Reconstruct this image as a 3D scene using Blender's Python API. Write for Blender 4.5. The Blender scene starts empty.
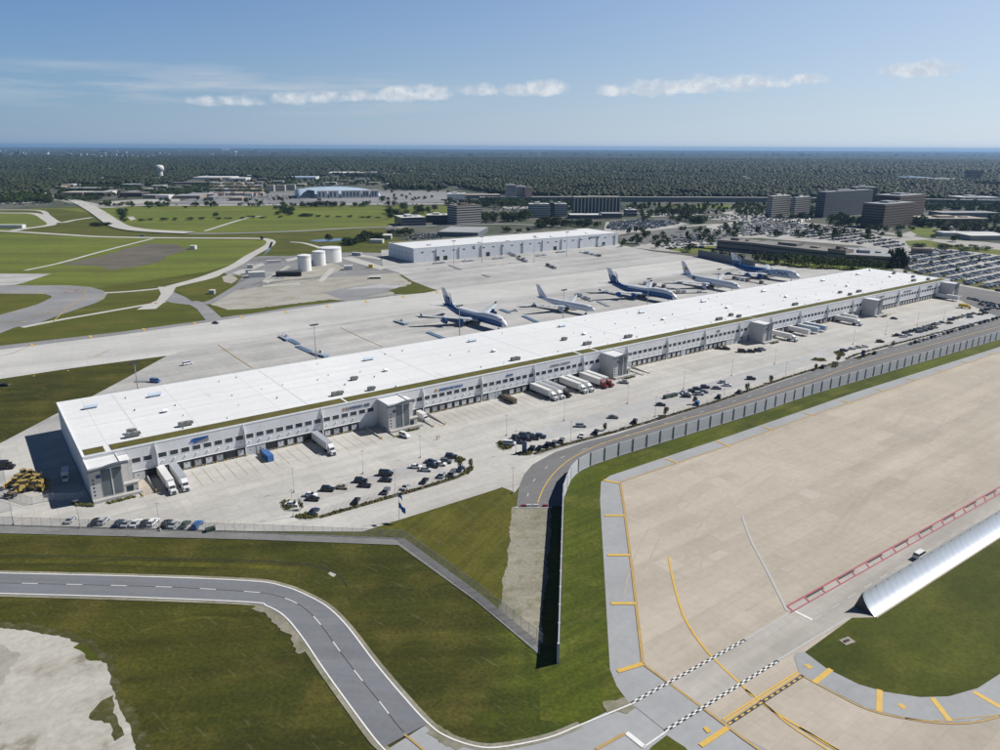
import bpy, bmesh, math, random
import numpy as np
from mathutils import Vector, Matrix, noise
from mathutils.geometry import tessellate_polygon
R = math.radians
rnd = random.Random(7)
C = bpy.context.scene.collection
# ------------------------------------------------------------------ camera model (metres; camera above the origin)
H = 113.0; FP = 743.65; PITCH = R(17.0324); ROLL = R(0.2724)
PSI = R(36.084); OFF = 237.49*1.13; S0 = 19.875*1.13
U = np.array([math.cos(PSI), math.sin(PSI)]); N = np.array([U[1], -U[0]])   # U along the cargo building, N towards the camera
ORG = -N*OFF + U*S0
def G(px, py, z=0.0):
    """ground point (metres) of a spot measured in the photograph"""
    x0 = px-500; y0 = 375-py; c, s = math.cos(ROLL), math.sin(ROLL)
    x = x0*c-y0*s; y = x0*s+y0*c
    d = (x, FP*math.cos(PITCH)+y*math.sin(PITCH), y*math.cos(PITCH)-FP*math.sin(PITCH))
    t = (z-H)/d[2]
    return (d[0]*t, d[1]*t)
def B(s, t): p = ORG+U*s-N*t; return (float(p[0]), float(p[1]))       # s along the cargo building, t into it
def toB(p): d = np.array(p)-ORG; return float(d@U), float(-(d@N))
def S(px, py, z=0.0): return toB(G(px, py, z))

# ------------------------------------------------------------------ materials
MAT = {}
def nt(name):
    m = bpy.data.materials.new(name); m.use_nodes = True; t = m.node_tree
    MAT[name] = m
    return m, t, t.nodes['Principled BSDF'], t.nodes, t.links
def flat(name, col, rough=0.6, metal=0.0, spec=0.5, var=0.08, vs=0.6):
    m, t, b, n, l = nt(name)
    b.inputs['Roughness'].default_value = rough; b.inputs['Metallic'].default_value = metal
    b.inputs['Specular IOR Level'].default_value = spec
    g = n.new('ShaderNodeNewGeometry'); x = n.new('ShaderNodeTexNoise'); x.inputs['Scale'].default_value = vs; x.inputs['Detail'].default_value = 3
    r = n.new('ShaderNodeMapRange'); r.inputs[3].default_value = 1-var*1.6; r.inputs[4].default_value = 1+var*1.6
    mx = n.new('ShaderNodeMix'); mx.data_type = 'RGBA'; mx.blend_type = 'MULTIPLY'; mx.inputs[0].default_value = 1
    mx.inputs[6].default_value = (*col, 1)
    l.new(g.outputs['Position'], x.inputs['Vector']); l.new(x.outputs['Fac'], r.inputs[0]); l.new(r.outputs[0], mx.inputs[7]); l.new(mx.outputs[2], b.inputs['Base Color'])
    return m
def ground(name, c1, c2, c3=None, scales=(0.01, 0.06, 0.6), rot=0.0, streak=(0.004, 0.12), streak_amt=0.25, joints=None, jcol=0.8, slab=0.05, rough=0.9, fine=0.12, blotch=None, contrast=1.0, js=0.02, scratch=None, blend=None, slab2=None):
    """world-space procedural ground: two noise octaves, wear streaks along one direction, optional slab joints"""
    m, t, b, n, l = nt(name)
    b.inputs['Roughness'].default_value = rough; b.inputs['Specular IOR Level'].default_value = 0.25
    g = n.new('ShaderNodeNewGeometry')
    mp = n.new('ShaderNodeMapping'); mp.inputs['Rotation'].default_value = (0, 0, -rot); l.new(g.outputs['Position'], mp.inputs['Vector'])
    def noise_(sc, det=4, vec=None, rough_=0.6):
        x = n.new('ShaderNodeTexNoise'); x.inputs['Scale'].default_value = sc; x.inputs['Detail'].default_value = det; x.inputs['Roughness'].default_value = rough_
        l.new((vec or mp).outputs['Vector'], x.inputs['Vector']); return x
    def ramp(src, lo, hi, a, c):
        r = n.new('ShaderNodeMapRange'); r.inputs[1].default_value = lo; r.inputs[2].default_value = hi; r.inputs[3].default_value = a; r.inputs[4].default_value = c
        l.new(src, r.inputs[0]); return r.outputs[0]
    def mix(fac, a, c, mode='MIX'):
        x = n.new('ShaderNodeMix'); x.data_type = 'RGBA'; x.blend_type = mode
        for k, v in ((0, fac), (6, a), (7, c)):
            if isinstance(v, (int, float)): x.inputs[k].default_value = v
            elif isinstance(v, tuple): x.inputs[k].default_value = (*v, 1)
            else: l.new(v, x.inputs[k])
        return x.outputs[2]
    a = noise_(scales[0], 5); bb = noise_(scales[1], 5); c = noise_(scales[2], 3)
    w = 0.25/contrast
    col = mix(ramp(a.outputs['Fac'], 0.5-w, 0.5+w, 0, 1), c1, c2)
    if c3: col = mix(ramp(bb.outputs['Fac'], 0.5-0.02, 0.5+0.22, 0, 0.85), col, c3)
    else: col = mix(1.0, col, ramp(bb.outputs['Fac'], 0.3, 0.7, 1-fine*0.7, 1+fine*0.7), 'MULTIPLY')
    col = mix(1.0, col, ramp(c.outputs['Fac'], 0.25, 0.75, 1-fine, 1+fine), 'MULTIPLY')
    if streak_amt:
        ms = n.new('ShaderNodeMapping'); ms.inputs['Scale'].default_value = (streak[0], streak[1], 1); l.new(mp.outputs['Vector'], ms.inputs['Vector'])
        st = noise_(1.0, 4, ms)
        col = mix(1.0, col, ramp(st.outputs['Fac'], 0.3, 0.7, 1-streak_amt, 1+streak_amt), 'MULTIPLY')
    if blotch:
        bl = noise_(blotch[0], 6, None, 0.7)
        col = mix(ramp(bl.outputs['Fac'], blotch[1], blotch[1]+0.07, 0, blotch[3]), col, blotch[2])
    if joints:
        br = n.new('ShaderNodeTexBrick'); br.offset = 0; br.squash = 1
        br.inputs['Scale'].default_value = 1; br.inputs['Brick Width'].default_value = joints; br.inputs['Row Height'].default_value = joints
        br.inputs['Mortar Size'].default_value = js*joints*0.5; br.inputs['Mortar Smooth'].default_value = 0.3
        br.inputs['Color1'].default_value = (1-slab,)*3+(1,); br.inputs['Color2'].default_value = (1+slab,)*3+(1,); br.inputs['Mortar'].default_value = (jcol,)*3+(1,)
        l.new(mp.outputs['Vector'], br.inputs['Vector'])
        col = mix(1.0, col, br.outputs['Color'], 'MULTIPLY')
    if slab2:      # wider paving lanes poured at different times
        b2 = n.new('ShaderNodeTexBrick'); b2.offset = .37; b2.inputs['Scale'].default_value = 1; b2.inputs['Brick Width'].default_value = slab2[0]; b2.inputs['Row Height'].default_value = slab2[1]; b2.inputs['Mortar Size'].default_value = 0
        b2.inputs['Color1'].default_value = (1-slab2[2],)*3+(1,); b2.inputs['Color2'].default_value = (1+slab2[2],)*3+(1,); l.new(mp.outputs['Vector'], b2.inputs['Vector']); col = mix(1.0, col, b2.outputs['Color'], 'MULTIPLY')
    if scratch:    # thin pale streaks: (scale along, scale across, threshold, colour, amount, angle)
        m3 = n.new('ShaderNodeMapping'); m3.inputs['Rotation'].default_value = (0, 0, -scratch[5]); l.new(g.outputs['Position'], m3.inputs['Vector'])
        m4 = n.new('ShaderNodeMapping'); m4.inputs['Scale'].default_value = (scratch[0], scratch[1], 1); l.new(m3.outputs['Vector'], m4.inputs['Vector'])
        x = noise_(1.0, 2, m4, .5); col = mix(ramp(x.outputs['Fac'], scratch[2], scratch[2]+.05, 0, scratch[4]), col, scratch[3])
    if blend:      # gradual change of grass type along world x: (x0, x1, tint)
        sx = n.new('ShaderNodeSeparateXYZ'); l.new(g.outputs['Position'], sx.inputs[0]); ad = n.new('ShaderNodeMath'); ad.operation = 'MULTIPLY_ADD'; l.new(bb.outputs['Fac'], ad.inputs[0]); ad.inputs[1].default_value = 22; l.new(sx.outputs[0], ad.inputs[2])
        col = mix(ramp(ad.outputs[0], blend[0], blend[1], 0, 1), col, mix(1.0, col, blend[2], 'MULTIPLY'))
    l.new(col, b.inputs['Base Color'])
    return m

# grasses
ground('grass_field', (.058,.072,.007), (.094,.098,.012), (.115,.105,.022), (0.006,0.03,0.5), rot=R(12), streak=(0.012,0.09), streak_amt=0.20, fine=.22)
ground('grass_near', (.030,.036,.0035), (.056,.056,.006), (.092,.080,.016), (0.016,0.06,1.1), rot=R(6), streak=(0.02,0.16), streak_amt=0.30, fine=.42, contrast=1.7, scratch=(.16,1.1,.64,(.13,.12,.06),.38,R(-38)), blend=(6,24,(1.16,1.52,.95)))
ground('grass_mown', (.066,.068,.007), (.096,.090,.013), None, (0.02,0.08,0.9), rot=R(63), streak=(0.02,0.5), streak_amt=0.22, fine=.3, scratch=(.06,.9,.62,(.12,.11,.05),.4,R(-58)))
ground('grass_lush', (.038,.054,.003), (.077,.096,.006), (.11,.11,.018), (0.02,0.07,1.0), rot=PSI, streak=(0.02,0.3), streak_amt=0.28, fine=.4, contrast=1.5)
ground('grass_dark', (.034,.047,.003), (.066,.076,.006), (.088,.088,.012), (0.02,0.06,0.9), rot=PSI, streak=(0.03,0.1), streak_amt=0.18, fine=.28)
ground('grass_far', (.095,.128,.016), (.145,.168,.026), (.108,.110,.026), (0.006,0.02,0.2), rot=R(4), streak=(0.003,0.03), streak_amt=0.22, fine=.16)
ground('town_ground', (.055,.07,.04), (.14,.135,.12), (.04,.06,.025), (0.008,0.03,0.1), rot=R(20), streak_amt=0.12, fine=.2, contrast=2)
ground('dirt', (.31,.295,.26), (.40,.385,.345), (.25,.23,.185), (0.015,0.06,0.5), streak=(0.02,0.1), rot=R(55), streak_amt=0.1, fine=.12)
ground('sand_bare', (.37,.355,.32), (.47,.455,.415), (.30,.275,.23), (0.02,0.09,0.7), streak=(0.03,0.15), rot=R(35), streak_amt=0.10, fine=.14, blotch=(0.045,0.60,(.20,.18,.14),.8))
ground('mulch_patch', (.105,.09,.075), (.165,.145,.12), (.075,.085,.04), (0.02,0.08,0.6), streak_amt=0.1, fine=.2)
ground('weedy_soil', (.045,.048,.010), (.075,.072,.022), (.13,.12,.075), (0.05,0.45,2.0), streak_amt=0.1, fine=.3)
ground('gravel_dark', (.16,.16,.16), (.22,.22,.215), None, (0.05,0.3,2.0), streak_amt=0.08, fine=.16)
ground('gravel_mixed', (.22,.205,.16), (.31,.29,.235), (.12,.13,.055), (0.05,0.2,1.0), streak_amt=0.1, fine=.22, contrast=2)
# pavements
ground('concrete_court', (.41,.395,.37), (.50,.49,.465), None, (0.02,0.07,0.5), rot=PSI, streak=(0.006,0.14), streak_amt=0.10, joints=6.1, jcol=.80, slab=.045, fine=.08, slab2=(46,12.2,.05), scratch=(.02,.5,.66,(.27,.26,.25),.35,PSI))
ground('concrete_apron', (.34,.335,.325), (.44,.435,.425), None, (0.012,0.05,0.5), rot=PSI, streak=(0.0018,0.055), streak_amt=0.20, joints=7.6, jcol=.82, slab=.05, fine=.10, slab2=(61,15.2,.045), scratch=(.012,.35,.64,(.22,.22,.21),.4,PSI-R(4)))
ground('concrete_taxiway', (.43,.425,.41), (.52,.515,.50), None, (0.012,0.05,0.5), rot=PSI-R(8), streak=(0.0018,0.055), streak_amt=0.12, joints=7.6, jcol=.88, slab=.03, fine=.06)
ground('concrete_beige', (.38,.335,.28), (.455,.405,.34), None, (0.015,0.05,0.5), rot=PSI+R(1), streak=(0.003,0.10), streak_amt=0.10, joints=6.2, jcol=.86, slab=.03, fine=.07, slab2=(43.4,6.2,.05), scratch=(.01,.28,.64,(.30,.26,.215),.22,PSI+R(14)))
ground('concrete_lane', (.33,.31,.28), (.42,.40,.365), None, (0.02,0.06,0.5), rot=PSI+R(2), streak=(0.003,0.16), streak_amt=0.16, joints=6.2, jcol=.9, slab=.04, fine=.07)
ground('shoulder_grey', (.30,.31,.32), (.35,.36,.37), None, (0.02,0.08,0.6), rot=PSI, streak=(0.01,0.1), streak_amt=0.06, fine=.06)
ground('stall_grey', (.36,.36,.365), (.43,.43,.435), None, (0.03,0.1,0.6), rot=PSI, streak=(0.006,0.12), streak_amt=0.09, joints=6.1, jcol=.9, fine=.06)
ground('asphalt_dark', (.15,.15,.152), (.185,.185,.188), None, (0.02,0.1,0.8), rot=PSI, streak=(0.004,0.25), streak_amt=0.10, fine=.06)
ground('asphalt_road', (.155,.16,.18), (.19,.196,.215), None, (0.02,0.1,0.8), rot=R(-4), streak=(0.01,0.3), streak_amt=0.10, fine=.06)
ground('asphalt_old', (.20,.205,.215), (.28,.28,.285), None, (0.02,0.07,0.5), rot=R(10), streak=(0.01,0.06), streak_amt=0.10, fine=.08)
ground('kerb_mulch', (.07,.055,.04), (.12,.10,.07), None, (0.1,0.4,1.5), fine=.3)
flat('rack_blue', (.10,.17,.27), .6, var=.3)
ground('asphalt_lot', (.12,.12,.125), (.20,.195,.19), None, (0.01,0.05,0.5), rot=R(10), streak_amt=0.08, fine=.1)
ground('lot_grey', (.16,.165,.17), (.26,.26,.26), None, (0.008,0.03,0.2), rot=R(4), streak=(0.002,0.03), streak_amt=0.25, fine=.15, contrast=1.5)
ground('lot_pale', (.33,.32,.30), (.42,.41,.39), None, (0.01,0.05,0.5), rot=PSI, streak=(0.003,0.06), streak_amt=0.10, fine=.08)
ground('path_pale', (.40,.39,.36), (.48,.47,.44), None, (0.02,0.07,0.5), streak_amt=0.06, fine=.08)
flat('paint_yellow', (.60,.385,.075), .6, var=.12, vs=.8); flat('paint_ochre', (.40,.27,.10), .7, var=.16, vs=.6)
flat('paint_white', (.72,.72,.71), .6, var=.1, vs=.9); flat('paint_black', (.035,.035,.04), .7); flat('paint_red', (.36,.10,.12), .7, var=.15)
flat('paint_faded', (.42,.42,.42), .8); flat('kerb', (.42,.41,.39), .8); flat('mat_dark', (.05,.05,.045), .8)
flat('soil_dark', (.022,.026,.010), .9, var=.3); flat('rubber_faint', (.385,.34,.285), .85, var=.15, vs=.15); flat('patch_pale', (.44,.395,.335), .85, var=.1); flat('pond_water', (.10,.14,.20), .12, var=.1)
# building
def wallmat(name, col, pitch, h, rough=.7):
    m, t, b, n, l = nt(name)
    b.inputs['Roughness'].default_value = rough
    g = n.new('ShaderNodeNewGeometry'); mp = n.new('ShaderNodeMapping'); mp.inputs['Rotation'].default_value = (0, 0, -PSI); l.new(g.outputs['Position'], mp.inputs['Vector'])
    sp = n.new('ShaderNodeSeparateXYZ'); l.new(mp.outputs['Vector'], sp.inputs[0]); cb = n.new('ShaderNodeCombineXYZ')
    ad = n.new('ShaderNodeMath'); ad.operation = 'ADD'; l.new(sp.outputs[0], ad.inputs[0]); l.new(sp.outputs[1], ad.inputs[1])
    l.new(ad.outputs[0], cb.inputs[0]); l.new(sp.outputs[2], cb.inputs[1])
    br = n.new('ShaderNodeTexBrick'); br.offset = 0; br.inputs['Scale'].default_value = 1; br.inputs['Brick Width'].default_value = pitch; br.inputs['Row Height'].default_value = h
    br.inputs['Mortar Size'].default_value = .05; br.inputs['Color1'].default_value = (*[c*.97 for c in col], 1); br.inputs['Color2'].default_value = (*[min(1, c*1.03) for c in col], 1); br.inputs['Mortar'].default_value = (*[c*.72 for c in col], 1)
    l.new(cb.outputs[0], br.inputs['Vector'])
    x = n.new('ShaderNodeTexNoise'); x.inputs['Scale'].default_value = .25; x.inputs['Detail'].default_value = 5; l.new(g.outputs['Position'], x.inputs['Vector'])
    r = n.new('ShaderNodeMapRange'); r.inputs[3].default_value = .88; r.inputs[4].default_value = 1.1; l.new(x.outputs['Fac'], r.inputs[0])
    mx = n.new('ShaderNodeMix'); mx.data_type = 'RGBA'; mx.blend_type = 'MULTIPLY'; mx.inputs[0].default_value = 1
    l.new(br.outputs['Color'], mx.inputs[6]); l.new(r.outputs[0], mx.inputs[7]); l.new(mx.outputs[2], b.inputs['Base Color'])
wallmat('wall_white', (.66,.67,.69), 7.8, 4.4); wallmat('wall_tower', (.52,.51,.50), 3.0, 1.2); wallmat('hangar_white', (.62,.65,.69), 6.0, 30)
ground('roof_white', (.66,.67,.675), (.73,.735,.74), None, (0.012,0.05,0.3), rot=PSI, streak=(0.004,0.30), streak_amt=0.045, joints=31.2, jcol=.80, slab=.015, js=.010, fine=.03, rough=.6, slab2=(62.4,3.1,.012), scratch=(.15,.03,.70,(.52,.52,.50),.5,PSI))
ground('roof_plants', (.085,.085,.018), (.12,.108,.028), (.075,.058,.016), (0.05,0.3,1.2), rot=PSI, streak=(0.2,0.05), streak_amt=0.15, fine=.25)
ground('roof_grey', (.26,.27,.29), (.36,.37,.38), None, (0.02,0.07,0.4), streak_amt=0.08, fine=.08)
ground('roof_pale', (.52,.52,.51), (.62,.62,.61), None, (0.02,0.07,0.4), streak_amt=0.06, fine=.08)
ground('roof_weathered', (.19,.18,.17), (.27,.255,.24), None, (0.03,0.1,0.5), streak_amt=0.1, fine=.12)
ground('roof_tan', (.34,.30,.25), (.46,.42,.36), None, (0.02,0.07,0.4), streak_amt=0.08, fine=.08)
ground('roof_brown', (.13,.11,.095), (.20,.17,.15), None, (0.03,0.1,0.5), streak_amt=0.08, fine=.12)
flat('glass_dark', (.03,.045,.06), .08, var=.2); flat('glass_blue', (.05,.09,.14), .06, spec=.8, var=.2); flat('glass_tower', (.075,.10,.12), .12, spec=.7)
flat('shelter_black', (.025,.027,.03), .8); flat('door_white', (.50,.52,.55), .5); flat('door_grey', (.30,.32,.35), .5); flat('pad_grey_roof', (.62,.625,.63), .7); flat('office_glass', (.028,.036,.048), .45); flat('trim_white', (.76,.77,.78), .5); flat('trim_grey', (.32,.34,.36), .4); flat('unit_grey', (.16,.165,.16), .5)
flat('canopy_metal', (.085,.10,.12), .6); flat('blast_metal', (.60,.63,.68), .40, metal=.55, var=.06, vs=.4); flat('metal_silver', (.60,.63,.67), .32, metal=.75, var=.06); flat('steel_dark', (.06,.065,.07), .5); flat('galvanised', (.42,.44,.46), .45, metal=.4)
flat('bumper_yellow', (.60,.42,.05), .6); flat('wall_concrete', (.46,.47,.49), .85, vs=.15); flat('panel_grey', (.44,.455,.485), .8, var=.07, vs=.25)
flat('sign_blue', (.02,.10,.33), .4); flat('sign_navy', (.03,.07,.16), .4); flat('sign_orange', (.5,.22,.05), .5); flat('sign_grey', (.22,.2,.2), .5)
flat('brick_brown', (.25,.20,.17), .85, vs=.2); flat('brick_dark', (.055,.048,.046), .8, vs=.1); flat('stone_pale', (.34,.33,.30), .8, vs=.1); flat('stone_grey', (.125,.14,.16), .7, vs=.1)
flat('band_brown', (.17,.13,.115), .8); flat('band_pale', (.44,.45,.45), .7); flat('stone_white', (.58,.58,.56), .7, vs=.2); flat('stone_pink', (.34,.24,.20), .8); flat('roof_light_blue', (.42,.52,.64), .4, vs=.05)
flat('tank_white', (.76,.76,.75), .5, var=.05, vs=.3); flat('tyre', (.02,.02,.02), .9)
# vehicles / aircraft
for nme, c in dict(black=(.012,.013,.016), white=(.74,.75,.76), silver=(.42,.44,.46), grey=(.13,.14,.15), navy=(.02,.035,.08), blue=(.03,.13,.36), red=(.19,.025,.03), tan=(.36,.31,.22), green=(.04,.07,.045), brown=(.10,.065,.04)).items():
    flat('paint_car_'+nme, c, .22, spec=.7, var=.03)
flat('car_glass', (.02,.025,.03), .05, spec=.9); flat('trailer_white', (.66,.66,.65), .4, var=.06, vs=.4); flat('trailer_grey', (.36,.38,.42), .4, var=.08); flat('trailer_blue', (.30,.40,.52), .4)
flat('machine_yellow', (.33,.24,.07), .55, var=.3); flat('truck_yellow', (.66,.44,.03), .4); flat('pallet_brown', (.16,.12,.09), .8)
flat('jet_white', (.72,.74,.77), .25, var=.03); flat('jet_blue', (.012,.075,.23), .22, var=.05, vs=.2); flat('jet_pale_blue', (.30,.42,.58), .25, var=.04); flat('jet_wing', (.50,.53,.56), .35, var=.05); flat('jet_engine', (.02,.10,.29), .3); flat('jet_engine_white', (.60,.64,.70), .3); flat('jet_gold', (.36,.28,.12), .4)
flat('cloth_blue', (.02,.16,.42), .8); flat('bark', (.08,.06,.045), .9)
def leafmat(name, a, b_):
    m, t, b, n, l = nt(name); b.inputs['Roughness'].default_value = .7; b.inputs['Specular IOR Level'].default_value = .2
    g = n.new('ShaderNodeNewGeometry'); x = n.new('ShaderNodeTexNoise'); x.inputs['Scale'].default_value = .35; x.inputs['Detail'].default_value = 4; l.new(g.outputs['Position'], x.inputs['Vector'])
    y = n.new('ShaderNodeTexNoise'); y.inputs['Scale'].default_value = .011; y.inputs['Detail'].default_value = 3; l.new(g.outputs['Position'], y.inputs['Vector'])
    r = n.new('ShaderNodeMapRange'); r.inputs[1].default_value = .35; r.inputs[2].default_value = .65; l.new(x.outputs['Fac'], r.inputs[0])
    mx = n.new('ShaderNodeMix'); mx.data_type = 'RGBA'; mx.inputs[6].default_value = (*a, 1); mx.inputs[7].default_value = (*b_, 1); l.new(r.outputs[0], mx.inputs[0])
    r2 = n.new('ShaderNodeMapRange'); r2.inputs[1].default_value = .35; r2.inputs[2].default_value = .65; r2.inputs[3].default_value = .62; r2.inputs[4].default_value = 1.5; l.new(y.outputs['Fac'], r2.inputs[0])
    m2 = n.new('ShaderNodeMix'); m2.data_type = 'RGBA'; m2.blend_type = 'MULTIPLY'; m2.inputs[0].default_value = 1; l.new(mx.outputs[2], m2.inputs[6]); l.new(r2.outputs[0], m2.inputs[7])
    l.new(m2.outputs[2], b.inputs['Base Color'])
leafmat('leaf_dark', (.022,.040,.012), (.045,.066,.020)); leafmat('leaf_mid', (.035,.060,.014), (.065,.090,.024)); leafmat('leaf_bright', (.055,.085,.018), (.095,.12,.03)); leafmat('leaf_wood', (.011,.019,.009), (.046,.054,.020)); leafmat('leaf_shrub', (.05,.062,.02), (.11,.10,.03))
# chain link: mostly see-through
m, t, b, n, l = nt('chain_link'); tr = n.new('ShaderNodeBsdfTransparent'); ms = n.new('ShaderNodeMixShader'); ms.inputs[0].default_value = .30
b.inputs['Base Color'].default_value = (.45,.46,.47,1); b.inputs['Roughness'].default_value = .5
l.new(tr.outputs[0], ms.inputs[1]); l.new(b.outputs[0], ms.inputs[2]); l.new(ms.outputs[0], n['Material Output'].inputs['Surface'])

# ------------------------------------------------------------------ mesh + naming helpers
class MB:
    def __init__(s): s.v = []; s.f = []; s.m = []
    def add(s, vs, fs, mi=0, M=None):
        k = len(s.v)
        if M is not None: vs = [tuple(M @ Vector(p)) for p in vs]
        s.v += [tuple(p) for p in vs]; s.f += [tuple(i+k for i in f) for f in fs]; s.m += [mi]*len(fs); return s
    def box(s, x0, x1, y0, y1, z0, z1, mi=0, M=None, taper=0, tx=None):
        a = taper if tx is None else tx
        vs = [(x0,y0,z0),(x1,y0,z0),(x1,y1,z0),(x0,y1,z0),(x0+a,y0+taper,z1),(x1-a,y0+taper,z1),(x1-a,y1-taper,z1),(x0+a,y1-taper,z1)]
        return s.add(vs, [(0,3,2,1),(4,5,6,7),(0,1,5,4),(1,2,6,5),(2,3,7,6),(3,0,4,7)], mi, M)
    def cyl(s, p0, p1, r0, r1=None, n=10, mi=0, M=None, cap=True):
        r1 = r0 if r1 is None else r1; p0 = Vector(p0); p1 = Vector(p1); d = (p1-p0).normalized()
        a = d.orthogonal().normalized(); c = d.cross(a); vs = []
        for p, r in ((p0, r0), (p1, r1)):
            for i in range(n): q = 2*math.pi*i/n; vs.append(p+a*(math.cos(q)*r)+c*(math.sin(q)*r))
        fs = [(i, (i+1)%n, n+(i+1)%n, n+i) for i in range(n)]
        if cap: fs += [tuple(range(n-1,-1,-1)), tuple(range(n, 2*n))]
        return s.add(vs, fs, mi, M)
    def lathe(s, prof, n=16, mi=0, M=None):
        vs = []; fs = []
        for r, z in prof:
            for i in range(n): q = 2*math.pi*i/n; vs.append((math.cos(q)*r, math.sin(q)*r, z))
        for k in range(len(prof)-1):
            for i in range(n): fs.append((k*n+i, k*n+(i+1)%n, (k+1)*n+(i+1)%n, (k+1)*n+i))
        return s.add(vs, fs, mi, M)
    def prism(s, pts, z0, z1, mi=0, M=None, top=None):
        n = len(pts); vs = [(p[0],p[1],z0) for p in pts]+[(p[0],p[1],z1) for p in pts]
        ar = sum(pts[i][0]*pts[(i+1)%n][1]-pts[(i+1)%n][0]*pts[i][1] for i in range(n))
        idx = list(range(n)) if ar > 0 else list(range(n-1,-1,-1))
        s.add(vs, [(idx[i], idx[(i+1)%n], idx[(i+1)%n]+n, idx[i]+n) for i in range(n)], mi, M)
        s.add(vs[n:], [tuple(idx)], mi if top is None else top, M); return s
    def loft(s, rings, mi=0, M=None, cap=True, fmi=None):
        n = len(rings[0]); vs = [p for r in rings for p in r]; base = len(s.v)
        fs = []; mm = []
        for k in range(len(rings)-1):
            for i in range(n):
                fs.append((k*n+i, k*n+(i+1)%n, (k+1)*n+(i+1)%n, (k+1)*n+i)); mm.append(fmi(k, i) if fmi else mi)
        if cap: fs += [tuple(range(n-1,-1,-1)), tuple(range((len(rings)-1)*n, len(rings)*n))]; mm += [mm[0], mm[-1]]
        s.add(vs, fs, mi, M); s.m[-len(mm):] = mm; return s
    def obj(s, name, mats, parent=None, smooth=False, loc=None, rz=None):
        me = bpy.data.meshes.new(name); me.from_pydata(s.v, [], s.f)
        for q in ([mats] if isinstance(mats, str) else mats): me.materials.append(MAT[q])
        me.polygons.foreach_set('material_index', s.m)
        if smooth: me.polygons.foreach_set('use_smooth', [True]*len(s.f))
        me.update()
        o = bpy.data.objects.new(name, me); C.objects.link(o)
        if parent: o.parent = parent
        if loc is not None: o.location = loc
        if rz is not None: o.rotation_euler = (0, 0, rz)
        return o
LABELS = {}
def tag(o, label, cat, group=None, kind=None):
    o['label'] = label; o['category'] = cat
    if group: o['group'] = group
    if kind: o['kind'] = kind
    LABELS.setdefault(label, []).append(o.name); return o
def empty(name, x, y, z=0, rz=0):
    o = bpy.data.objects.new(name, None); C.objects.link(o); o.location = (x, y, z); o.rotation_euler = (0, 0, rz); o.empty_display_size = 1; return o
def dup(root, x, y, rz=0, z=None, sc=None):
    r = root.copy(); C.objects.link(r); r.location = (x, y, root.location.z if z is None else z); r.rotation_euler = (0, 0, rz)
    if sc: r.scale = (sc, sc, sc)
    for k in ('label', 'category', 'group'):
        if k in r: del r[k]
    for ch in list(root.children):
        c = ch.copy(); C.objects.link(c); c.parent = r
        for g in list(ch.children): d = g.copy(); C.objects.link(d); d.parent = c
    return r
ORD = 'first second third fourth fifth sixth seventh eighth ninth tenth eleventh twelfth thirteenth fourteenth fifteenth sixteenth seventeenth eighteenth nineteenth'.split()
TENS = {2:'twent', 3:'thirt', 4:'fort', 5:'fift', 6:'sixt', 7:'sevent', 8:'eight', 9:'ninet'}
def nth(i):
    if i < 19: return ORD[i]
    k = i+1; t, u = divmod(k, 10)
    if t > 9: return 'hundred-and-'+nth(k-101) if k > 100 else 'hundredth'
    return TENS[t]+'ieth' if u == 0 else TENS[t]+'y-'+ORD[u-1]
def sheet(name, pts, z, mat, px=True, kind='structure', tagit=True):
    P = [(G(*p) if px else p) for p in pts]
    tri = tessellate_polygon([[Vector((p[0], p[1], 0)) for p in P]])
    mb = MB(); vs = [(p[0], p[1], z) for p in P]; fs = []
    for t in tri:
        a, b, c = (P[i] for i in t)
        fs.append(t if (b[0]-a[0])*(c[1]-a[1])-(b[1]-a[1])*(c[0]-a[0]) > 0 else (t[0], t[2], t[1]))
    mb.add(vs, fs); o = mb.obj(name, mat)
    if kind: o['kind'] = kind
    return o
def strip_pts(P, w, closed=False):
    L = []; Rr = []
    for i, p in enumerate(P):
        a = P[max(0, i-1)]; b = P[min(len(P)-1, i+1)]
        d = np.array(b)-np.array(a); d = d/np.hypot(*d); nn = np.array([-d[1], d[0]])*w/2
        L.append(tuple(np.array(p)+nn)); Rr.append(tuple(np.array(p)-nn))
    return L, Rr
def smooth_line(P, k=6):
    out = []
    for i in range(len(P)-1):
        p0 = np.array(P[max(0,i-1)]); p1 = np.array(P[i]); p2 = np.array(P[i+1]); p3 = np.array(P[min(len(P)-1,i+2)])
        for j in range(k):
            t = j/k; out.append(tuple(.5*((2*p1)+(-p0+p2)*t+(2*p0-5*p1+4*p2-p3)*t*t+(-p0+3*p1-3*p2+p3)*t**3)))
    out.append(tuple(P[-1])); return out
def add_line(mb, P, w, z, mi=0, dash=None, offset=0.0):
    """painted line along world points P; dash=(on, off) metres"""
    if offset:
        L, _ = strip_pts(P, 2*offset) if offset > 0 else (None, None)
        if offset < 0: _, L = strip_pts(P, -2*offset)
        P = L
    if not dash:
        L, Rr = strip_pts(P, w)
        for i in range(len(P)-1): mb.add([(*Rr[i], z), (*Rr[i+1], z), (*L[i+1], z), (*L[i], z)], [(0,1,2,3)], mi)
        return
    segs = []; acc = 0; on, off = dash; cur = []
    for i in range(len(P)-1):
        a = np.array(P[i]); b = np.array(P[i+1]); L_ = np.hypot(*(b-a)); t = 0
        while t < L_:
            ph = acc % (on+off); step = (on-ph) if ph < on else (on+off-ph); step = min(step+1e-6, L_-t+1e-6)
            if ph < on: add_line(mb, [tuple(a+(b-a)*t/L_), tuple(a+(b-a)*min(1, (t+step)/L_))], w, z, mi)
            t += step; acc += step
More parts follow.
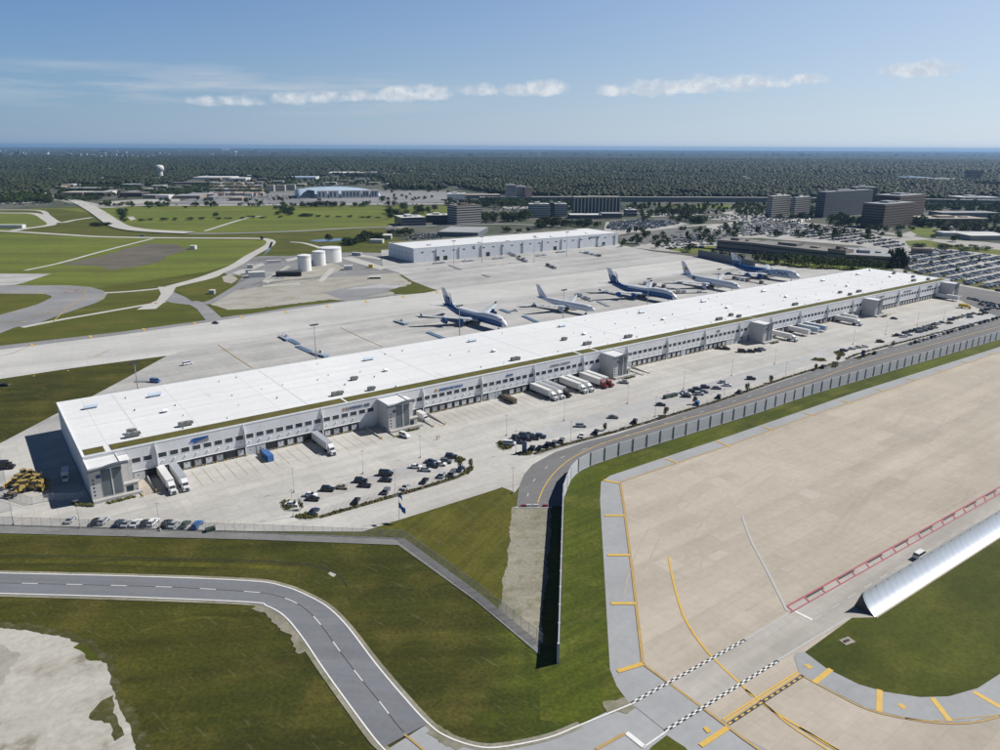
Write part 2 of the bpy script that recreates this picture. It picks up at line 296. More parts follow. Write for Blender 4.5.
def road(name, pts, w, z, mat, k=5, px=True):
    P = smooth_line([G(*p) for p in pts] if px else pts, k)
    mb = MB(); add_line(mb, P, w, z); o = mb.obj(name, mat); o['kind'] = 'structure'; return P
ground('canopy_far', (.012,.022,.012), (.028,.038,.020), (.09,.085,.08), (0.0016,0.006,0.03), streak_amt=0.1, streak=(0.0006,0.0012), fine=.3, contrast=1.6)
def in_poly0(p, poly): pass

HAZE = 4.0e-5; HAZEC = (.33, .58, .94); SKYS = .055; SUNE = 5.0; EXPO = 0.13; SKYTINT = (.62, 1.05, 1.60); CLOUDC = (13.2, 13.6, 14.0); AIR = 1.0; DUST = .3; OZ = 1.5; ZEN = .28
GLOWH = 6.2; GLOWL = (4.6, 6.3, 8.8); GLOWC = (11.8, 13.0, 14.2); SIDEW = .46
CLOUDS = [(205,103,26,6,.9),(240,102,30,7,.9),(290,100,24,8,1.0),(320,99,26,8,1.0),(362,97,26,8,.9),(400,96,28,11,1.2),(430,95,26,11,1.3),(478,91,24,9,1.0),(520,92,24,9,1.0),(545,90,30,11,1.4),(615,92,26,8,.9),(655,90,40,11,1.3),(700,87,30,12,1.3),(740,85,32,11,1.2),(775,83,20,8,1.0),(808,80,22,7,1.1),(922,71,40,10,1.3)]

# ================================================================== GROUND
def to_px0(X, Y, Z=0):
    z = Z-H; dp = Y*math.cos(PITCH)-z*math.sin(PITCH); v = Y*math.sin(PITCH)+z*math.cos(PITCH); x = X/dp*FP; y = v/dp*FP; c, s = math.cos(ROLL), math.sin(ROLL)
    return 500+x*c+y*s, 375+x*s-y*c
def rough(pts, amp, step=.8, seed=1):
    P = [G(*p) for p in pts]; out = []; r_ = random.Random(seed)
    for i in range(len(P)):
        a, b_ = np.array(P[i]), np.array(P[(i+1) % len(P)]); L_ = np.hypot(*(b_-a)); k_ = max(1, min(90, int(L_/step)))
        for j in range(k_):
            q = a+(b_-a)*j/k_; nz = amp*(noise.noise((q[0]*.12, q[1]*.12, seed))*.7+noise.noise((q[0]*.5, q[1]*.5, seed))*.6+noise.noise((q[0]*1.4, q[1]*1.4, seed))*.35); d = (b_-a)/L_; out.append((q[0]-d[1]*nz, q[1]+d[0]*nz))
    return out
def disc(name, y0, y1, x, z, mat):
    mb = MB(); nx, ny = 24, 24
    xs = [-x+2*x*i/nx for i in range(nx+1)]; ys = [y0+(y1-y0)*(j/ny)**2 for j in range(ny+1)]
    vs = [(a, b_, z) for b_ in ys for a in xs]; fs = [(j*(nx+1)+i, j*(nx+1)+i+1, (j+1)*(nx+1)+i+1, (j+1)*(nx+1)+i) for j in range(ny) for i in range(nx)]
    mb.add(vs, fs); o = mb.obj(name, mat); o['kind'] = 'structure'; return o
disc('ground', -1500, 40000, 34000, 0, 'grass_field')
# town / suburb ground beyond the airfield
sheet('town_ground', [(-60,214),(0,212),(45,209),(58,207),(110,207),(140,205.2),(250,205.8),(380,205.5),(450,206),(450,218),(400,226),(385,226),(385,232),(400,240),(630,250),(690,256),(760,268),(870,270),(960,288),(1100,310),(1300,330),(1300,165),(1000,158),(500,156),(0,153),(-200,152),(-300,190)], .03, 'town_ground')
# fields (photo pixels -> ground)
sheet('grass_field_far', [(-60,214),(0,211),(58,209),(98,214),(112,222),(130,229),(190,233.2),(330,230),(385,226),(400,224),(450,219),(450,206),(250,205.8),(140,206.5),(106,208),(60,208),(-60,211)], .05, 'grass_far')
sheet('grass_field_middle', [(-60,233),(12,233),(100,238),(250,240),(272,240),(262,248),(240,262),(205,272),(165,278),(100,288),(-60,284)], .05, 'grass_far')
sheet('grass_field_left', [(-120,213),(0,213),(37,214),(45,219),(50,224),(42,226),(12,230),(-120,229)], .06, 'grass_far')
sheet('grass_near', [(-250,532),(250,539),(398,546),(475,600),(539,656),(558,664),(562,663),(600,668),(628,702),(580,725),(513,746),(470,900),(-400,900)], .04, 'grass_near')
sheet('grass_strip', [(565.4,492.8),(572,477.2),(581.6,470),(593.6,464.6),(617.6,456.2),(674.4,438.6),(761,411.6),(810,394.8),(1000,339),(1150,296),(1150,304),(1000,347),(854,393),(730,436),(665,457.5),(610,476),(601,482),(600,500),(604,567),(607.7,633),(610,670),(616.7,686.7),(628,702),(580,725),(540,720),(539,662),(559,663)], .07, 'grass_lush')
sheet('grass_triangle', [(362,532),(490,491.6),(502,487.5),(515,492.5),(512,512),(508,550),(503,602),(480,594),(404,539)], .08, 'grass_mown')
# soil and gravel
sheet('dirt_strip', rough([(512,507),(552,506),(548,560),(540,650),(520,632),(499,610),(501.7,596.7),(508,550)], 0.9), .09, 'gravel_mixed', px=False)
OUT_ = [(-200,619),(0,622.5),(30,625),(60,629),(78,634),(93,642),(103,653),(111,662),(118,680),(124,695),(131,706),(139,720),(146,745),(156,800),(150,850),(-300,850)]
sheet('weedy_edge', rough(OUT_, 2.2), .085, 'weedy_soil', px=False)
sheet('bare_sand', rough([(-200,626),(0,629.6),(28,631),(56,635),(70,639),(80,644),(88,655),(100,661),(106,664),(109,680),(113,692),(119,703),(126,716),(131,732),(136,760),(150,830),(-300,830)], 1.0), .09, 'sand_bare', px=False)
sheet('mulch_patch', rough([(62,265),(80,260),(98,257),(130,248),(147,243.5),(172,244),(190,249),(168,256),(160,262),(135,267),(108,270),(100,266)], 5), .09, 'mulch_patch', px=False)
sheet('dirt_fuel', rough([(207,308),(220,298),(236,290),(262,286),(285,281),(340,277),(372,274),(398,272.5),(404,279),(412,284),(395,290),(392,296),(347,301),(330,300),(300,303),(255,309),(228,311)], 3), .09, 'dirt', px=False)
# airside pavement
APR = [(-150,369),(0,349.5),(125,334),(205,322.5),(250,315),(342,301.5),(392,297),(435,290),(412,281),(398,272.5),(383,268),(381,250),(600,236),(625,246),(650,251),(697,257),(740,262),(800,268),(868,271),(905,279),(960,289),(1000,295),(1150,322),(1150,284),(1000,319),(935,336),(865,354),(730,399),(615,435),(585,442.5),(555,452.5),(532.5,465),(524,475),(519,487.5),(515,492.5),(502,487.5),(490,491.6),(362,532),(250,531.5),(0,525),(-200,520),(-200,400)]
APR = [p for p in APR if p != (1150,322) and p != (1150,284)]
sheet('apron', APR, .11, 'concrete_apron')
court = [B(-130,-1), B(-22,-1), B(-22,70), B(-.5,69), B(-.5,0), B(625,0), B(660,10), B(690,20)]
sheet('truck_court', court+[G(*p) for p in [(1060,303),(1000,319),(935,336),(865,354),(730,399),(615,435),(585,442.5),(555,452.5),(532.5,465),(524,475),(519,487.5),(515,492.5),(502,487.5),(490,491.6),(362,532),(250,531.5),(0,525),(-200,520)]], .13, 'concrete_court', px=False)
sheet('taxiway', [(-150,369),(0,350),(125,334.5),(205,323),(250,316),(342,302.5),(440,290),(700,258.5),(760,265),(600,284),(440,309),(330,325),(210,344),(167,356),(70,369),(0,379.5),(-150,400)], .14, 'concrete_taxiway')
sheet('grass_wedge', [(167,356),(70,368.7),(0,379.3),(-150,398),(-250,560),(0,443.7),(57,413.7),(95,395),(125,379)], .17, 'grass_near')
sheet('taxiway_shoulder', [(-150,364),(0,346),(125,331.5),(205,320.5),(250,313),(342,299.5),(380,296),(436,290.5),(342,302),(250,315.5),(205,323),(125,334.5),(0,350),(-150,369)], .16, 'asphalt_old')
# left taxi loop and paths
sheet('taxi_loop', [(-120,286),(0,285.5),(70,285.5),(90,287),(103,290.5),(107,294),(104,299),(96,303),(75,310),(55,317),(37,324),(15,327.5),(0,333.5),(-120,368),(-120,350),(0,315),(20,309.5),(37.5,304.5),(51,298),(51.5,296),(45,294.3),(0,293.7),(-120,294)], .12, 'asphalt_old')
sheet('concrete_pad', [(-80,272),(0,273.7),(51,274),(38,278),(25,282.5),(15,285),(0,285.4),(-80,285)], .10, 'concrete_apron')
W_ = 7
road('service_path', [(25,270.5),(60,263),(100,252),(147,240),(154,238.6)], 5, .12, 'path_pale')
road('service_path', [(105,293),(130,291.5),(160,288.5),(185,284),(212,277.5),(222,272)], 5.5, .14, 'path_pale')
road('service_path', [(22,327.5),(60,320),(100,313),(140,306),(165,302)], 5, .13, 'path_pale')
sheet('helipad_apron', [(136.5,310),(146,305),(157,300.5),(161,294),(158,287),(176,287),(173,293),(166,301),(156,309)], .16, 'path_pale')
sheet('service_road_fuel', [(160,300),(173,292),(190,299),(203,302.5),(211,300),(236,285),(251,278),(262,276),(262,281),(240,288),(218,301),(207,305),(222,318),(207,322),(197,309),(190,305),(172,303)], .15, 'asphalt_old')
sheet('fuel_yard', [(222,272),(236,262),(246,258),(262,256),(290,256),(330,252),(383,253),(383,268),(398,272.5),(340,277),(285,281),(262,286),(240,290),(236,284),(243,276),(228,275)], .10, 'lot_grey')
sheet('dirt_fuel_inner', [(262,283),(275,272),(330,262),(345,268),(330,275),(285,280.5)], .12, 'dirt')
sheet('pad_grey', [(323,293),(345,288),(372,285),(400,284),(402,288),(390,292),(347,301)], .13, 'asphalt_old')
sheet('pad_blue', [(345,289),(380,284.5),(402,285.5),(401,289),(388,288)], .15, 'stall_grey')
sheet('grass_verge', [(205,304),(216,306),(228,310),(250,309),(300,304.5),(330,299.5),(346,301),(300,306),(250,314),(222,317)], .17, 'grass_field')
sheet('grass_verge', [(388,291),(400,287),(422,285.5),(438,290.5),(425,293),(404,295)], .17, 'grass_field')
sheet('grass_verge', [(176,291),(190,286),(205,281),(222,283),(232,286),(222,292),(204,300),(192,301.5)], .17, 'grass_field')
# perimeter service roads of the airfield
road('airfield_road', [(-40,229),(12,231.5),(62,234.5),(100,236.7),(160,237.8),(250,238.4),(265,239.2),(271,241.5),(268,246),(250,256),(238,264),(225,270),(200,279),(170,287)], 11, .13, 'path_pale')
road('airfield_road', [(-40,213),(20,213),(37,214.2),(46,219),(52,224),(42,226.5),(26,228.5),(12,231)], 13, .12, 'path_pale')
road('airfield_road', [(-20,210),(37,210.3),(48,216),(59,222.5),(75,220),(92,217.5)], 9, .11, 'path_pale')
road('field_road', [(178,233.5),(230,233.3),(300,231),(345,228.5),(400,226.5),(450,225.2),(500,224),(560,226)], 12, .14, 'asphalt_old')
road('field_trail', [(205,231),(216,227.5),(235,221.5),(250,217.5),(262,216)], 6, .12, 'path_pale', k=8)
road('field_trail', [(290,242),(303,243),(316,246.5),(322,249)], 6, .12, 'path_pale')
# fuel yard slabs, pale strips and lanes
for k_, pts_ in enumerate([[(232,273),(262,263),(266,264.5),(240,275)],[(262,281),(287,266),(291,267),(268,283.5)],[(340,258),(352,257),(388,268),(380,270)],[(262,285.5),(300,283),(300,284.3),(264,287)],[(305,276),(318,281),(330,268),(336,268.5),(322,283)],[(285,259.5),(300,256.5),(303,258),(288,262)],[(352,253),(381,258),(380,260),(350,255)]]): sheet('concrete_strip', pts_, .16+.004*k_, 'path_pale')
sheet('dirt_patch', rough([(222,277),(230,274),(238,279),(232,284),(224,282)], 1.5), .17, 'dirt', px=False)
sheet('pond', [(309,240.6),(318,239.5),(330,238.8),(345,238.2),(341,240.6),(330,241.6),(318,242)], .13, 'pond_water')
sheet('pond', [(268,249),(271,242),(273,242),(270,250),(263,256)], .13, 'pond_water')
sheet('dirt_patch', [(388,226),(398,223.5),(415,225.5),(400,228)], .15, 'dirt')
sheet('dirt_patch', [(127,217),(133,216.5),(136,219),(131,220.5)], .12, 'path_pale')
# overpass road, highway, arena lot
OV = [(10,178),(24,184),(46,194.5),(60,197),(70,199),(82,204),(95,211),(107,219),(118,226),(132,229.6),(155,231.8),(190,233.4)]
road('highway_approach', OV, 24, 1.2, 'path_pale')
road('highway', [(-200,204),(0,203.5),(60,200),(105,207),(140,205.4),(250,205),(350,204.3),(420,204),(470,203.5),(500,200)], 34, .25, 'lot_pale')
sheet('arena_lot', [(140,203.8),(180,201),(200,196.5),(250,192),(300,191),(380,190),(440,190.5),(470,196),(470,202),(380,203.8),(250,204)], .2, 'lot_grey')
sheet('arena_lot_dark', [(300,201),(320,196),(380,192.5),(440,193),(458,198),(440,201.5)], .24, 'asphalt_old')
sheet('wood_clearing_road', [(100,202),(140,199.5),(180,199),(180,201.5),(140,204),(110,206)], .22, 'lot_pale')
# right-hand town lots
sheet('car_park_pale', [(604,229.5),(606,222),(640,219),(668,221),(690,224),(660,229),(630,233),(612,236)], .13, 'lot_pale')
sheet('storage_lot', [(620,241),(622,236),(650,231),(680,228),(735,233),(740,238),(715,245),(690,247),(660,243.5),(640,245)], .14, 'asphalt_lot')
sheet('storage_yard', [(632,247.5),(650,243.5),(690,242),(716,241),(722,244),(690,253),(660,251)], .16, 'lot_pale')
sheet('grass_patch', [(668,249.5),(690,246.5),(716,246),(714,250),(700,255),(680,252)], .18, 'grass_far')
sheet('grass_patch', [(755,262),(800,257),(890,262),(905,268),(870,272),(800,267.5)], .16, 'grass_far')
sheet('car_park_far', [(706,226),(760,218),(860,228),(880,236),(985,242),(1020,246),(1020,262),(960,256),(925,262),(900,256),(860,246),(760,238),(712,238)], .13, 'lot_pale')
sheet('car_park_right', [(880,262),(925,247),(1060,262),(1300,290),(1300,330),(1100,300),(1000,293),(960,287),(905,277)], .14, 'lot_pale')
road('town_road', [(560,214),(640,213),(700,216),(740,219),(800,223),(860,229),(905,236),(960,243),(1040,250)], 15, .17, 'lot_pale')
road('town_road', [(905,236),(925,230),(955,226),(1000,222),(1060,217)], 18, .18, 'lot_pale')
sheet('grass_patch', [(905,228),(925,226),(940,229.5),(955,231),(948,235),(925,237.5),(915,234)], .19, 'grass_far')
sheet('grass_patch', [(905,241),(925,240),(960,246),(1000,250),(1040,256),(1040,260),(990,254),(940,248),(908,246)], .19, 'grass_far')
road('town_road', [(600,236),(640,231.5),(690,226),(735,224.5),(800,232)], 12, .18, 'lot_pale')
road('town_road', [(640,245),(690,247.5),(730,250),(760,252)], 10, .18, 'lot_pale')
sheet('grass_patch', [(895,267),(925,272),(1000,286),(1060,296),(1040,297),(985,289),(925,277)], .19, 'grass_field')
sheet('staff_lot', [(925,280),(960,286),(1000,293),(1060,303),(1060,308),(1000,318),(965,303)], .17, 'asphalt_lot')
for k_, pts_ in enumerate([[(632,212),(680,209.5),(720,211),(700,215),(650,217)],[(655,205.5),(740,205),(760,208),(700,208.5)],[(700,219),(760,211),(812,219),(800,223),(740,221)],[(500,206),(560,204.5),(575,206),(560,208.5),(505,209)],[(720,213),(748,209),(765,211),(740,216)]]): sheet('town_lot', pts_, .15+.004*k_, 'lot_pale' if k_ != 1 else 'grass_far')
# elevated highway on the right (deck on walls)
hp = smooth_line([G(*p) for p in [(480,201.5),(560,201),(640,201.3),(720,201.5),(800,202),(900,203),(1010,205),(1200,209)]], 4)
mb = MB(); L1, R1 = strip_pts(hp, 36)
for i in range(len(hp)-1):
    a, b_, c, d = R1[i], R1[i+1], L1[i+1], L1[i]
    mb.add([(*a,0),(*b_,0),(*c,0),(*d,0),(*a,9),(*b_,9),(*c,9),(*d,9)], [(0,1,5,4),(2,3,7,6)], 1); mb.add([(*a,9),(*b_,9),(*c,9),(*d,9)], [(0,1,2,3)], 0)
    a2, b2 = R1[i], R1[i+1]; mb.add([(*a2,9),(*b2,9),(*b2,10.1),(*a2,10.1)], [(0,1,2,3)], 1)
o = mb.obj('highway_bridge', ['lot_pale', 'stone_grey']); tag(o, 'long grey elevated highway deck on solid walls running before the woods', 'bridge')

# ------------------------------------------------------------------ perimeter road (dark asphalt) with its markings
sheet('perimeter_road', [(516,506.5),(519,487.5),(524,475),(532.5,465),(555,452.5),(585,442.5),(615,435),(730,399),(865,354),(935,336),(1000,319.5),(1150,283),(1150,297),(1000,339.5),(810,395.5),(761,412.5),(674.4,439.5),(617.6,457),(593.6,465.4),(581.6,471),(572,478.5),(565,493),(562,507)], .20, 'asphalt_dark')
mb = MB()
YL = smooth_line([G(*p) for p in [(538,503),(540,497),(545,486),(555,472.5),(572,458.5),(600,444.8),(640,432.5),(680,420.8),(730,406.8),(810,381.5),(865,363),(935,344),(1000,326.8),(1150,289)]], 5)
add_line(mb, YL, .36, .225, 0)
WL = smooth_line([G(*p) for p in [(528,498),(533,484),(543,474),(555,466),(573,456),(600,443.5),(640,430.5),(680,419.5)]], 5)
DL = smooth_line([G(*p) for p in [(527.5,497),(531,485.5),(539.5,474.5),(551,464.5),(566,455.8),(590,447.5),(615,439.7),(640,431.9),(680,419.2),(730,402.9),(810,377),(865,358.5),(935,339.8),(1000,323.3),(1150,286)]], 5)
add_line(mb, DL, .17, .225, 1, dash=(2.6, 9.4))
o = mb.obj('road_marking', ['paint_yellow', 'paint_white']); o['kind'] = 'structure'
mb = MB(); q = [G(515,508), G(552,508)]; add_line(mb, q, 1.0, .23, 0); mb.obj('road_end_kerb', 'kerb')['kind'] = 'structure'
# ------------------------------------------------------------------ lower service road
up = [(-200,568),(0,573),(140,576.4),(250,580.6),(283.6,586),(306,594.6),(328,607),(348,626.8),(376,663),(406.8,699.6),(429,723.4),(446,736),(474,745.8),(500,747),(547,738),(580,725),(628,702)]
lo = [(400,770),(384,750),(373,738.8),(348,705),(322.8,670),(300,636.6),(283.6,617),(267,607.5),(250,603.5),(200,601),(140,598.8),(0,594.8),(-200,590)]
sheet('service_road_grey', up[:11]+[(382,749)]+lo[2:], .20, 'asphalt_road')
UPW = [G(*p) for p in up[:-1]]; LOW = [G(*p) for p in lo]
mb = MB(); add_line(mb, smooth_line(UPW, 4), 1.9, .165); add_line(mb, smooth_line(LOW, 4), 2.1, .168); o = mb.obj('gravel_verge', 'gravel_mixed'); o['kind'] = 'structure'
for sd_, line_ in ((2, [(255,606),(268,611),(283,620.5),(297,637),(306,652)]), (5, [(432,728),(446,740),(462,747)]), (7, [(604,709),(622,706),(630,703)])):
    L1_, R1_ = strip_pts([G(*p) for p in line_], 3.6); px_ = [to_px0(*p) for p in L1_+R1_[::-1]]; sheet('gravel_verge', rough(px_, 1.5, .6, sd_), .172, 'gravel_mixed', px=False)
GREY = [(429,723.4),(446,736),(474,745.8),(500,747),(547,738),(580,725),(628,702),(616.7,686.7),(610,670),(607.7,633),(604,567),(600,500),(601,482),(610,476),(665,457.5),(730,436),(854,393),(1000,347),(1150,303),(1150,800),(1400,900),(400,900),(384,752)]
sheet('airfield_shoulder', GREY, .12, 'shoulder_grey')
BE = [(620,482.5),(730,445.8),(811,415.8),(916,380.7),(1000,352.4),(1150,304),(1500,330),(1500,700),(1300,1000),(1100,900),(900,830),(800,772),(766,750),(740,736.7),(726.7,726.7),(700,706.7),(666.7,681.7),(643,663),(633,576.7),(623,500)]
sheet('parking_ramp', BE, .15, 'concrete_beige')
sheet('service_lane', [(631.7,704.5),(740,643.5),(788.6,614),(787,607.5),(999,487),(1150,400),(1150,455),(1000,536),(875,616),(852,618),(776,662.5),(740,684.5),(666,732)], .18, 'concrete_lane')
sheet('crossing_grey', [(631.7,704.5),(667.5,684),(701,709),(666,732)], .19, 'shoulder_grey')
TX = [(794,658),(796,653),(804.8,652.8),(826.4,669),(858.8,685),(884,692.4),(920,697.8),(948.9,697),(977.7,688.8),(1000,674.4),(1080,620),(1200,640),(1060,700),(1000,715.9),(974,722),(941.6,723),(902,717.6),(866,708.6),(833.6,692.4),(799.4,674.4)]
sheet('taxi_shoulder', TX, .20, 'shoulder_grey')
sheet('grass_island', [(804.8,652.8),(826.4,669),(858.8,685),(884,692.4),(920,697.8),(948.9,697),(977.7,688.8),(1000,674.4),(1080,620),(1180,530),(1150,454),(1000,537),(875,618),(852,618.5)], .22, 'grass_dark')
sheet('grass_corner', [(651,748),(666.7,736),(674,741),(685,748),(700,765),(640,765)], .22, 'grass_dark')
sheet('concrete_edge', [(852,617.5),(846,618),(776,662.3),(788,657),(800,649),(850,620)], .21, 'concrete_beige')
# fence-side gravel strip
sheet('fence_gravel', [(-250,518),(0,525.5),(250,532.5),(404,538.5),(480,594),(540,644),(540,656),(475,601),(398,545.5),(250,540),(0,533.8),(-250,527)], .19, 'gravel_dark')
# ruts, a ditch line and stained patches in the near grass
sheet('soil_patch', rough([(73,648),(84,652),(90,662),(101,661),(97,655),(88,648),(80,643)], .8, 1), .095, 'grass_dark', px=False)
sheet('soil_patch', rough([(88,718),(97,705),(112,696),(116,712),(124,735),(116,741),(108,725)], 1.2, 1), .097, 'weedy_soil', px=False)
sheet('soil_patch', rough([(-10,645),(6,646),(22,655),(10,668),(2,683),(-10,690)], 1.2, 1), .097, 'dirt', px=False)
mb = MB()
for ln in ([(-60,556),(60,556),(160,558.5),(250,561),(300,564),(328,570),(342,580),(347,587)], [(60,567),(90,563),(130,559)]): add_line(mb, smooth_line([G(*p) for p in ln], 6), .55, .06)
mb.obj('ditch', 'soil_dark')['kind'] = 'structure'
mb = MB(); add_line(mb, smooth_line([G(*p) for p in [(-60,562),(60,561.5),(160,564),(250,566.5),(300,570)]], 6), 2.2, .055); add_line(mb, smooth_line([G(*p) for p in [(140,632),(180,620),(220,618),(240,622)]], 6), 1.2, .055); mb.obj('worn_grass', 'grass_mown')['kind'] = 'structure'
sheet('worn_patch', rough([(330,572),(336,575),(334,577),(328,574)], .5, .6), .07, 'dirt', px=False)
sheet('weed_patch', rough([(472,717),(490,712),(500,716),(496,726),(478,727)], 1.5, .8), .058, 'grass_dark', px=False)
mb = MB(); r_ = random.Random(4)
for ln in ([(700,575),(706,545),(730,510),(780,470)], [(640,600),(650,560),(672,520),(720,480)], [(760,640),(900,560),(1000,500)], [(745,612),(840,560),(960,500)]):
    L_ = smooth_line([G(*p) for p in ln], 8); zt_ = .1505+.0006*len(mb.f)/40; add_line(mb, L_, .45, zt_); add_line(mb, L_, .4, zt_+.0005, 0, None, 4.4)
mb.obj('tyre_marks', 'rubber_faint')['kind'] = 'structure'
for k_ in range(16):
    x_, y_ = r_.uniform(640, 980), r_.uniform(470, 640)
    if y_ > 1000-.66*x_+60 or y_ < 470+(640-x_)*.1-(x_-640)*.25: continue
    p_ = np.array(G(x_, y_)); a_ = 6.2*r_.choice((.5, 1, 1)); b2 = 6.2*r_.choice((.5, 1)); q_ = [tuple(p_), tuple(p_+U*a_), tuple(p_+U*a_-N*b2), tuple(p_-N*b2)]; sheet('slab_patch', q_, .156+.0006*k_, 'patch_pale', px=False)
# ------------------------------------------------------------------ airfield paint
mb = MB()
def PL(*pts, w=.5, k=5, mi=0, dash=None, z=.235, off=0): add_line(mb, smooth_line([G(*p) for p in pts], k) if k else [G(*p) for p in pts], w, z, mi, dash, off)
PL((1150,304),(1000,352.4),(916,380.7),(811,415.8),(730,445.6),(620,482.5), w=.55, k=0, mi=1)
PL((620,482.5),(623,500),(633,576.7),(643,664.5), w=.75, k=0, mi=1)
PL((643,664.5),(666.7,681.9),(700,706.7),(726.7,726.7),(742,738.5),(800,779), w=.6, k=0, mi=1)
for a, b_ in [((603.5,480.5),(619,483.5)),((604.5,516),(624.5,516)),((607.5,555.6),(629.5,555.6)),((611,604),(635.5,604)),((617.5,672),(642.5,664.5)),((700.5,746.5),(727.5,728.5)),
              ((665.5,459),(678,463.5)),((716,441),(731,447.5)),((762,426.8),(774.5,430.8)),((803,413),(815.5,416)),((840,400.8),(853,403.8)),((874.5,389.5),(886.5,392)),((906,378.8),(917,381)),((934,370),(945.5,372)),((961,361.5),(972.5,363.5)),((986,353.5),(998,355))]:
    add_line(mb, [G(*a), G(*b_)], 1.15 if a[1] > 470 else .8, .24, 0)
for a, b_ in [((814,683.5),(831,670)),((879,712.5),(879.5,690.5)),((950,722),(932,698.5)),((1003,709.5),(973.5,692.5))]: add_line(mb, [G(*a), G(*b_)], 1.2, .24, 0)
PL((799,674.5),(833.6,693.4),(866,709.4),(902,718.6),(941.6,724),(974,723),(1000,717),(1060,701), w=.45, mi=1)
PL((668.5,557.5),(674,585),(683,615),(693,633),(705.5,650),(722,667.5),(740,684),(752.5,697), w=.55)
# runway-holding style pair + dashes
for o_ in (0, .62): add_line(mb, [G(722.5,720.5), G(797,672.5)], .38, .245, 0, None, -o_)
add_line(mb, [G(722.5,720.5), G(797,672.5)], .8, .242, 2, None, -1.5); add_line(mb, [G(722.5,720.5), G(797,672.5)], .42, .247, 0, (1.0, 1.0), -1.5)
PL((758,700),(775,713),(800,728),(822,742),(850,758), w=.55); PL((745,690),(765,705),(790,726),(830,752), w=.4); PL((799,728),(822,741),(848,757), w=.4)
PL((1000,716),(930,722),(905,719), w=.3, k=0, mi=1)
for x, y in ((707,730.5),(808.5,667),(902,707)): add_line(mb, [G(x-2.2,y+.6), G(x+2.2,y-.6)], 1.5, .24, 0)
# white lines
PL((-200,568.6),(0,573.6),(140,577),(250,581.4),(283.6,586.8),(306,595.4),(328,607.8),(348,627.6),(375.6,664),(406.2,700.4),(428.4,724.2),(446,736.8),(474,746.6),(500,747.8),(547,738.8),(580,725.8),(632,704.5), w=.35, mi=3)
PL((386,752),(373.7,738),(348.7,704.5),(323.6,669.4),(301,636),(284,616.2),(267,606.5),(250,602.7),(140,598),(0,594),(-200,589), w=.35, mi=3)
CLN = [(-200,580),(0,583.5),(140,586.8),(200,589.2),(256,593),(276,596),(296,603.5),(310,613.5),(322,627),(340,652),(362,681),(380,703),(396,724),(404,733)]
PL(*CLN, w=.14, mi=2, z=.232); PL(*CLN, w=.22, mi=3, dash=(4.4, 7.8), z=.238)
PL((404,735),(412,741),(425,752), w=.45, mi=1)
PL((626.5,733.5),(644,747.5), w=1.1, k=0, mi=3); PL((596,750),(625,734), w=.7, k=0, mi=1, z=.238); PL((643,748.5),(666,732.5), w=.35, k=0, mi=3)
PL((742.4,516),(744,522),(752,543),(768,573),(787,611.5), w=.7, mi=4)
PL((788.6,614),(740,643.6), w=.5, k=0, mi=4, z=.242); PL((795,612),(813,621), w=.75, k=0, mi=3)
PL((813,621),(870,585),(1000,508),(1100,449), w=.35, k=0, mi=4, dash=(4, 4)); PL((776,662),(812,640),(848,619), w=.5, k=0, mi=4, z=.243)
# zipper markings
for a, b_ in (((631.7,704),(745,640.5)), ((665,731.7),(778,661.5))):
    A_ = np.array(G(*a)); B_ = np.array(G(*b_)); L_ = np.hypot(*(B_-A_)); d = (B_-A_)/L_; nn = np.array([-d[1], d[0]]); k = 0; tt = 0
    add_line(mb, [tuple(A_), tuple(B_)], .8, .250, 2)
    while tt < L_-1:
        p = A_+d*tt+nn*(.19 if k % 2 else -.19); add_line(mb, [tuple(p), tuple(p+d*1.0)], .36, .256, 3); tt += 1.0; k += 1
# red ladder
r0, r1 = (787,607), (1000,487.3); q0, q1 = (790,613.6), (1000,494.6)
add_line(mb, [G(*r0), G(1150,403)], .6, .25, 5); add_line(mb, [G(*q0), G(1150,409)], .4, .25, 5)
P0 = np.array(G(*r0)); P1 = np.array(G(1150,403)); Q0 = np.array(G(*q0)); Q1 = np.array(G(1150,409)); LL = np.hypot(*(P1-P0)); nseg = int(LL/7.4)
for k in range(nseg):
    t = k/nseg; add_line(mb, [tuple(P0+(P1-P0)*t), tuple(Q0+(Q1-Q0)*(t+.0045))], .5, .252, 5)
    if k % 2 == 1:
        a = P0+(P1-P0)*(t+.1/nseg)+(Q0-P0)*.22; b2 = P0+(P1-P0)*(t+1.15/nseg)+(Q0-P0)*.22; add_line(mb, [tuple(a), tuple(b2)], .55, .254, 2)
# apron paint: yellow ticks on the taxiway shoulder, lead-in lines
for x, y in [(32,345.3),(90.5,337),(144,330),(194.8,323.8),(241.5,317.5),(286,312.3),(327.5,306.8),(366,301.8),(403,297),(437,292.5)]: add_line(mb, [G(x-.9,y-1.2), G(x+1.1,y+.9)], 1.5, .25, 0)
for x, y in [(105,335.5),(55,343),(152,329.2),(34,376.5),(68,371.2)]: add_line(mb, [G(x-1,y), G(x+1,y-.2)], 1, .25, 0)
PL((218,345),(235,357),(252,368), w=.5, k=0, mi=1); PL((340,327.5),(362,338),(383,347.3), w=.5, k=0, mi=1); PL((0,357),(14,353),(28,347), w=.5, k=0, mi=1)
PL((95,357),(110,350), w=.5, k=0, mi=1); PL((52,323),(68,308),(85,297),(80,290),(62,290), w=.9, mi=1); PL((0,322.5),(20,321),(37,316),(58,309), w=.6, mi=1)
PL((-40,287.5),(70,286.5),(95,289.5),(104,294),(97,300), w=.4, mi=1, dash=(6,6)); 
for x, y in ((8,293),(24,293),(41,293.8),(66,286.5),(88,288.5),(54,313),(16,312),(100,299),(24,322.5),(41,293.5)): add_line(mb, [G(x-3,y), G(x+3,y-.2)], 1.2, .252, 0)
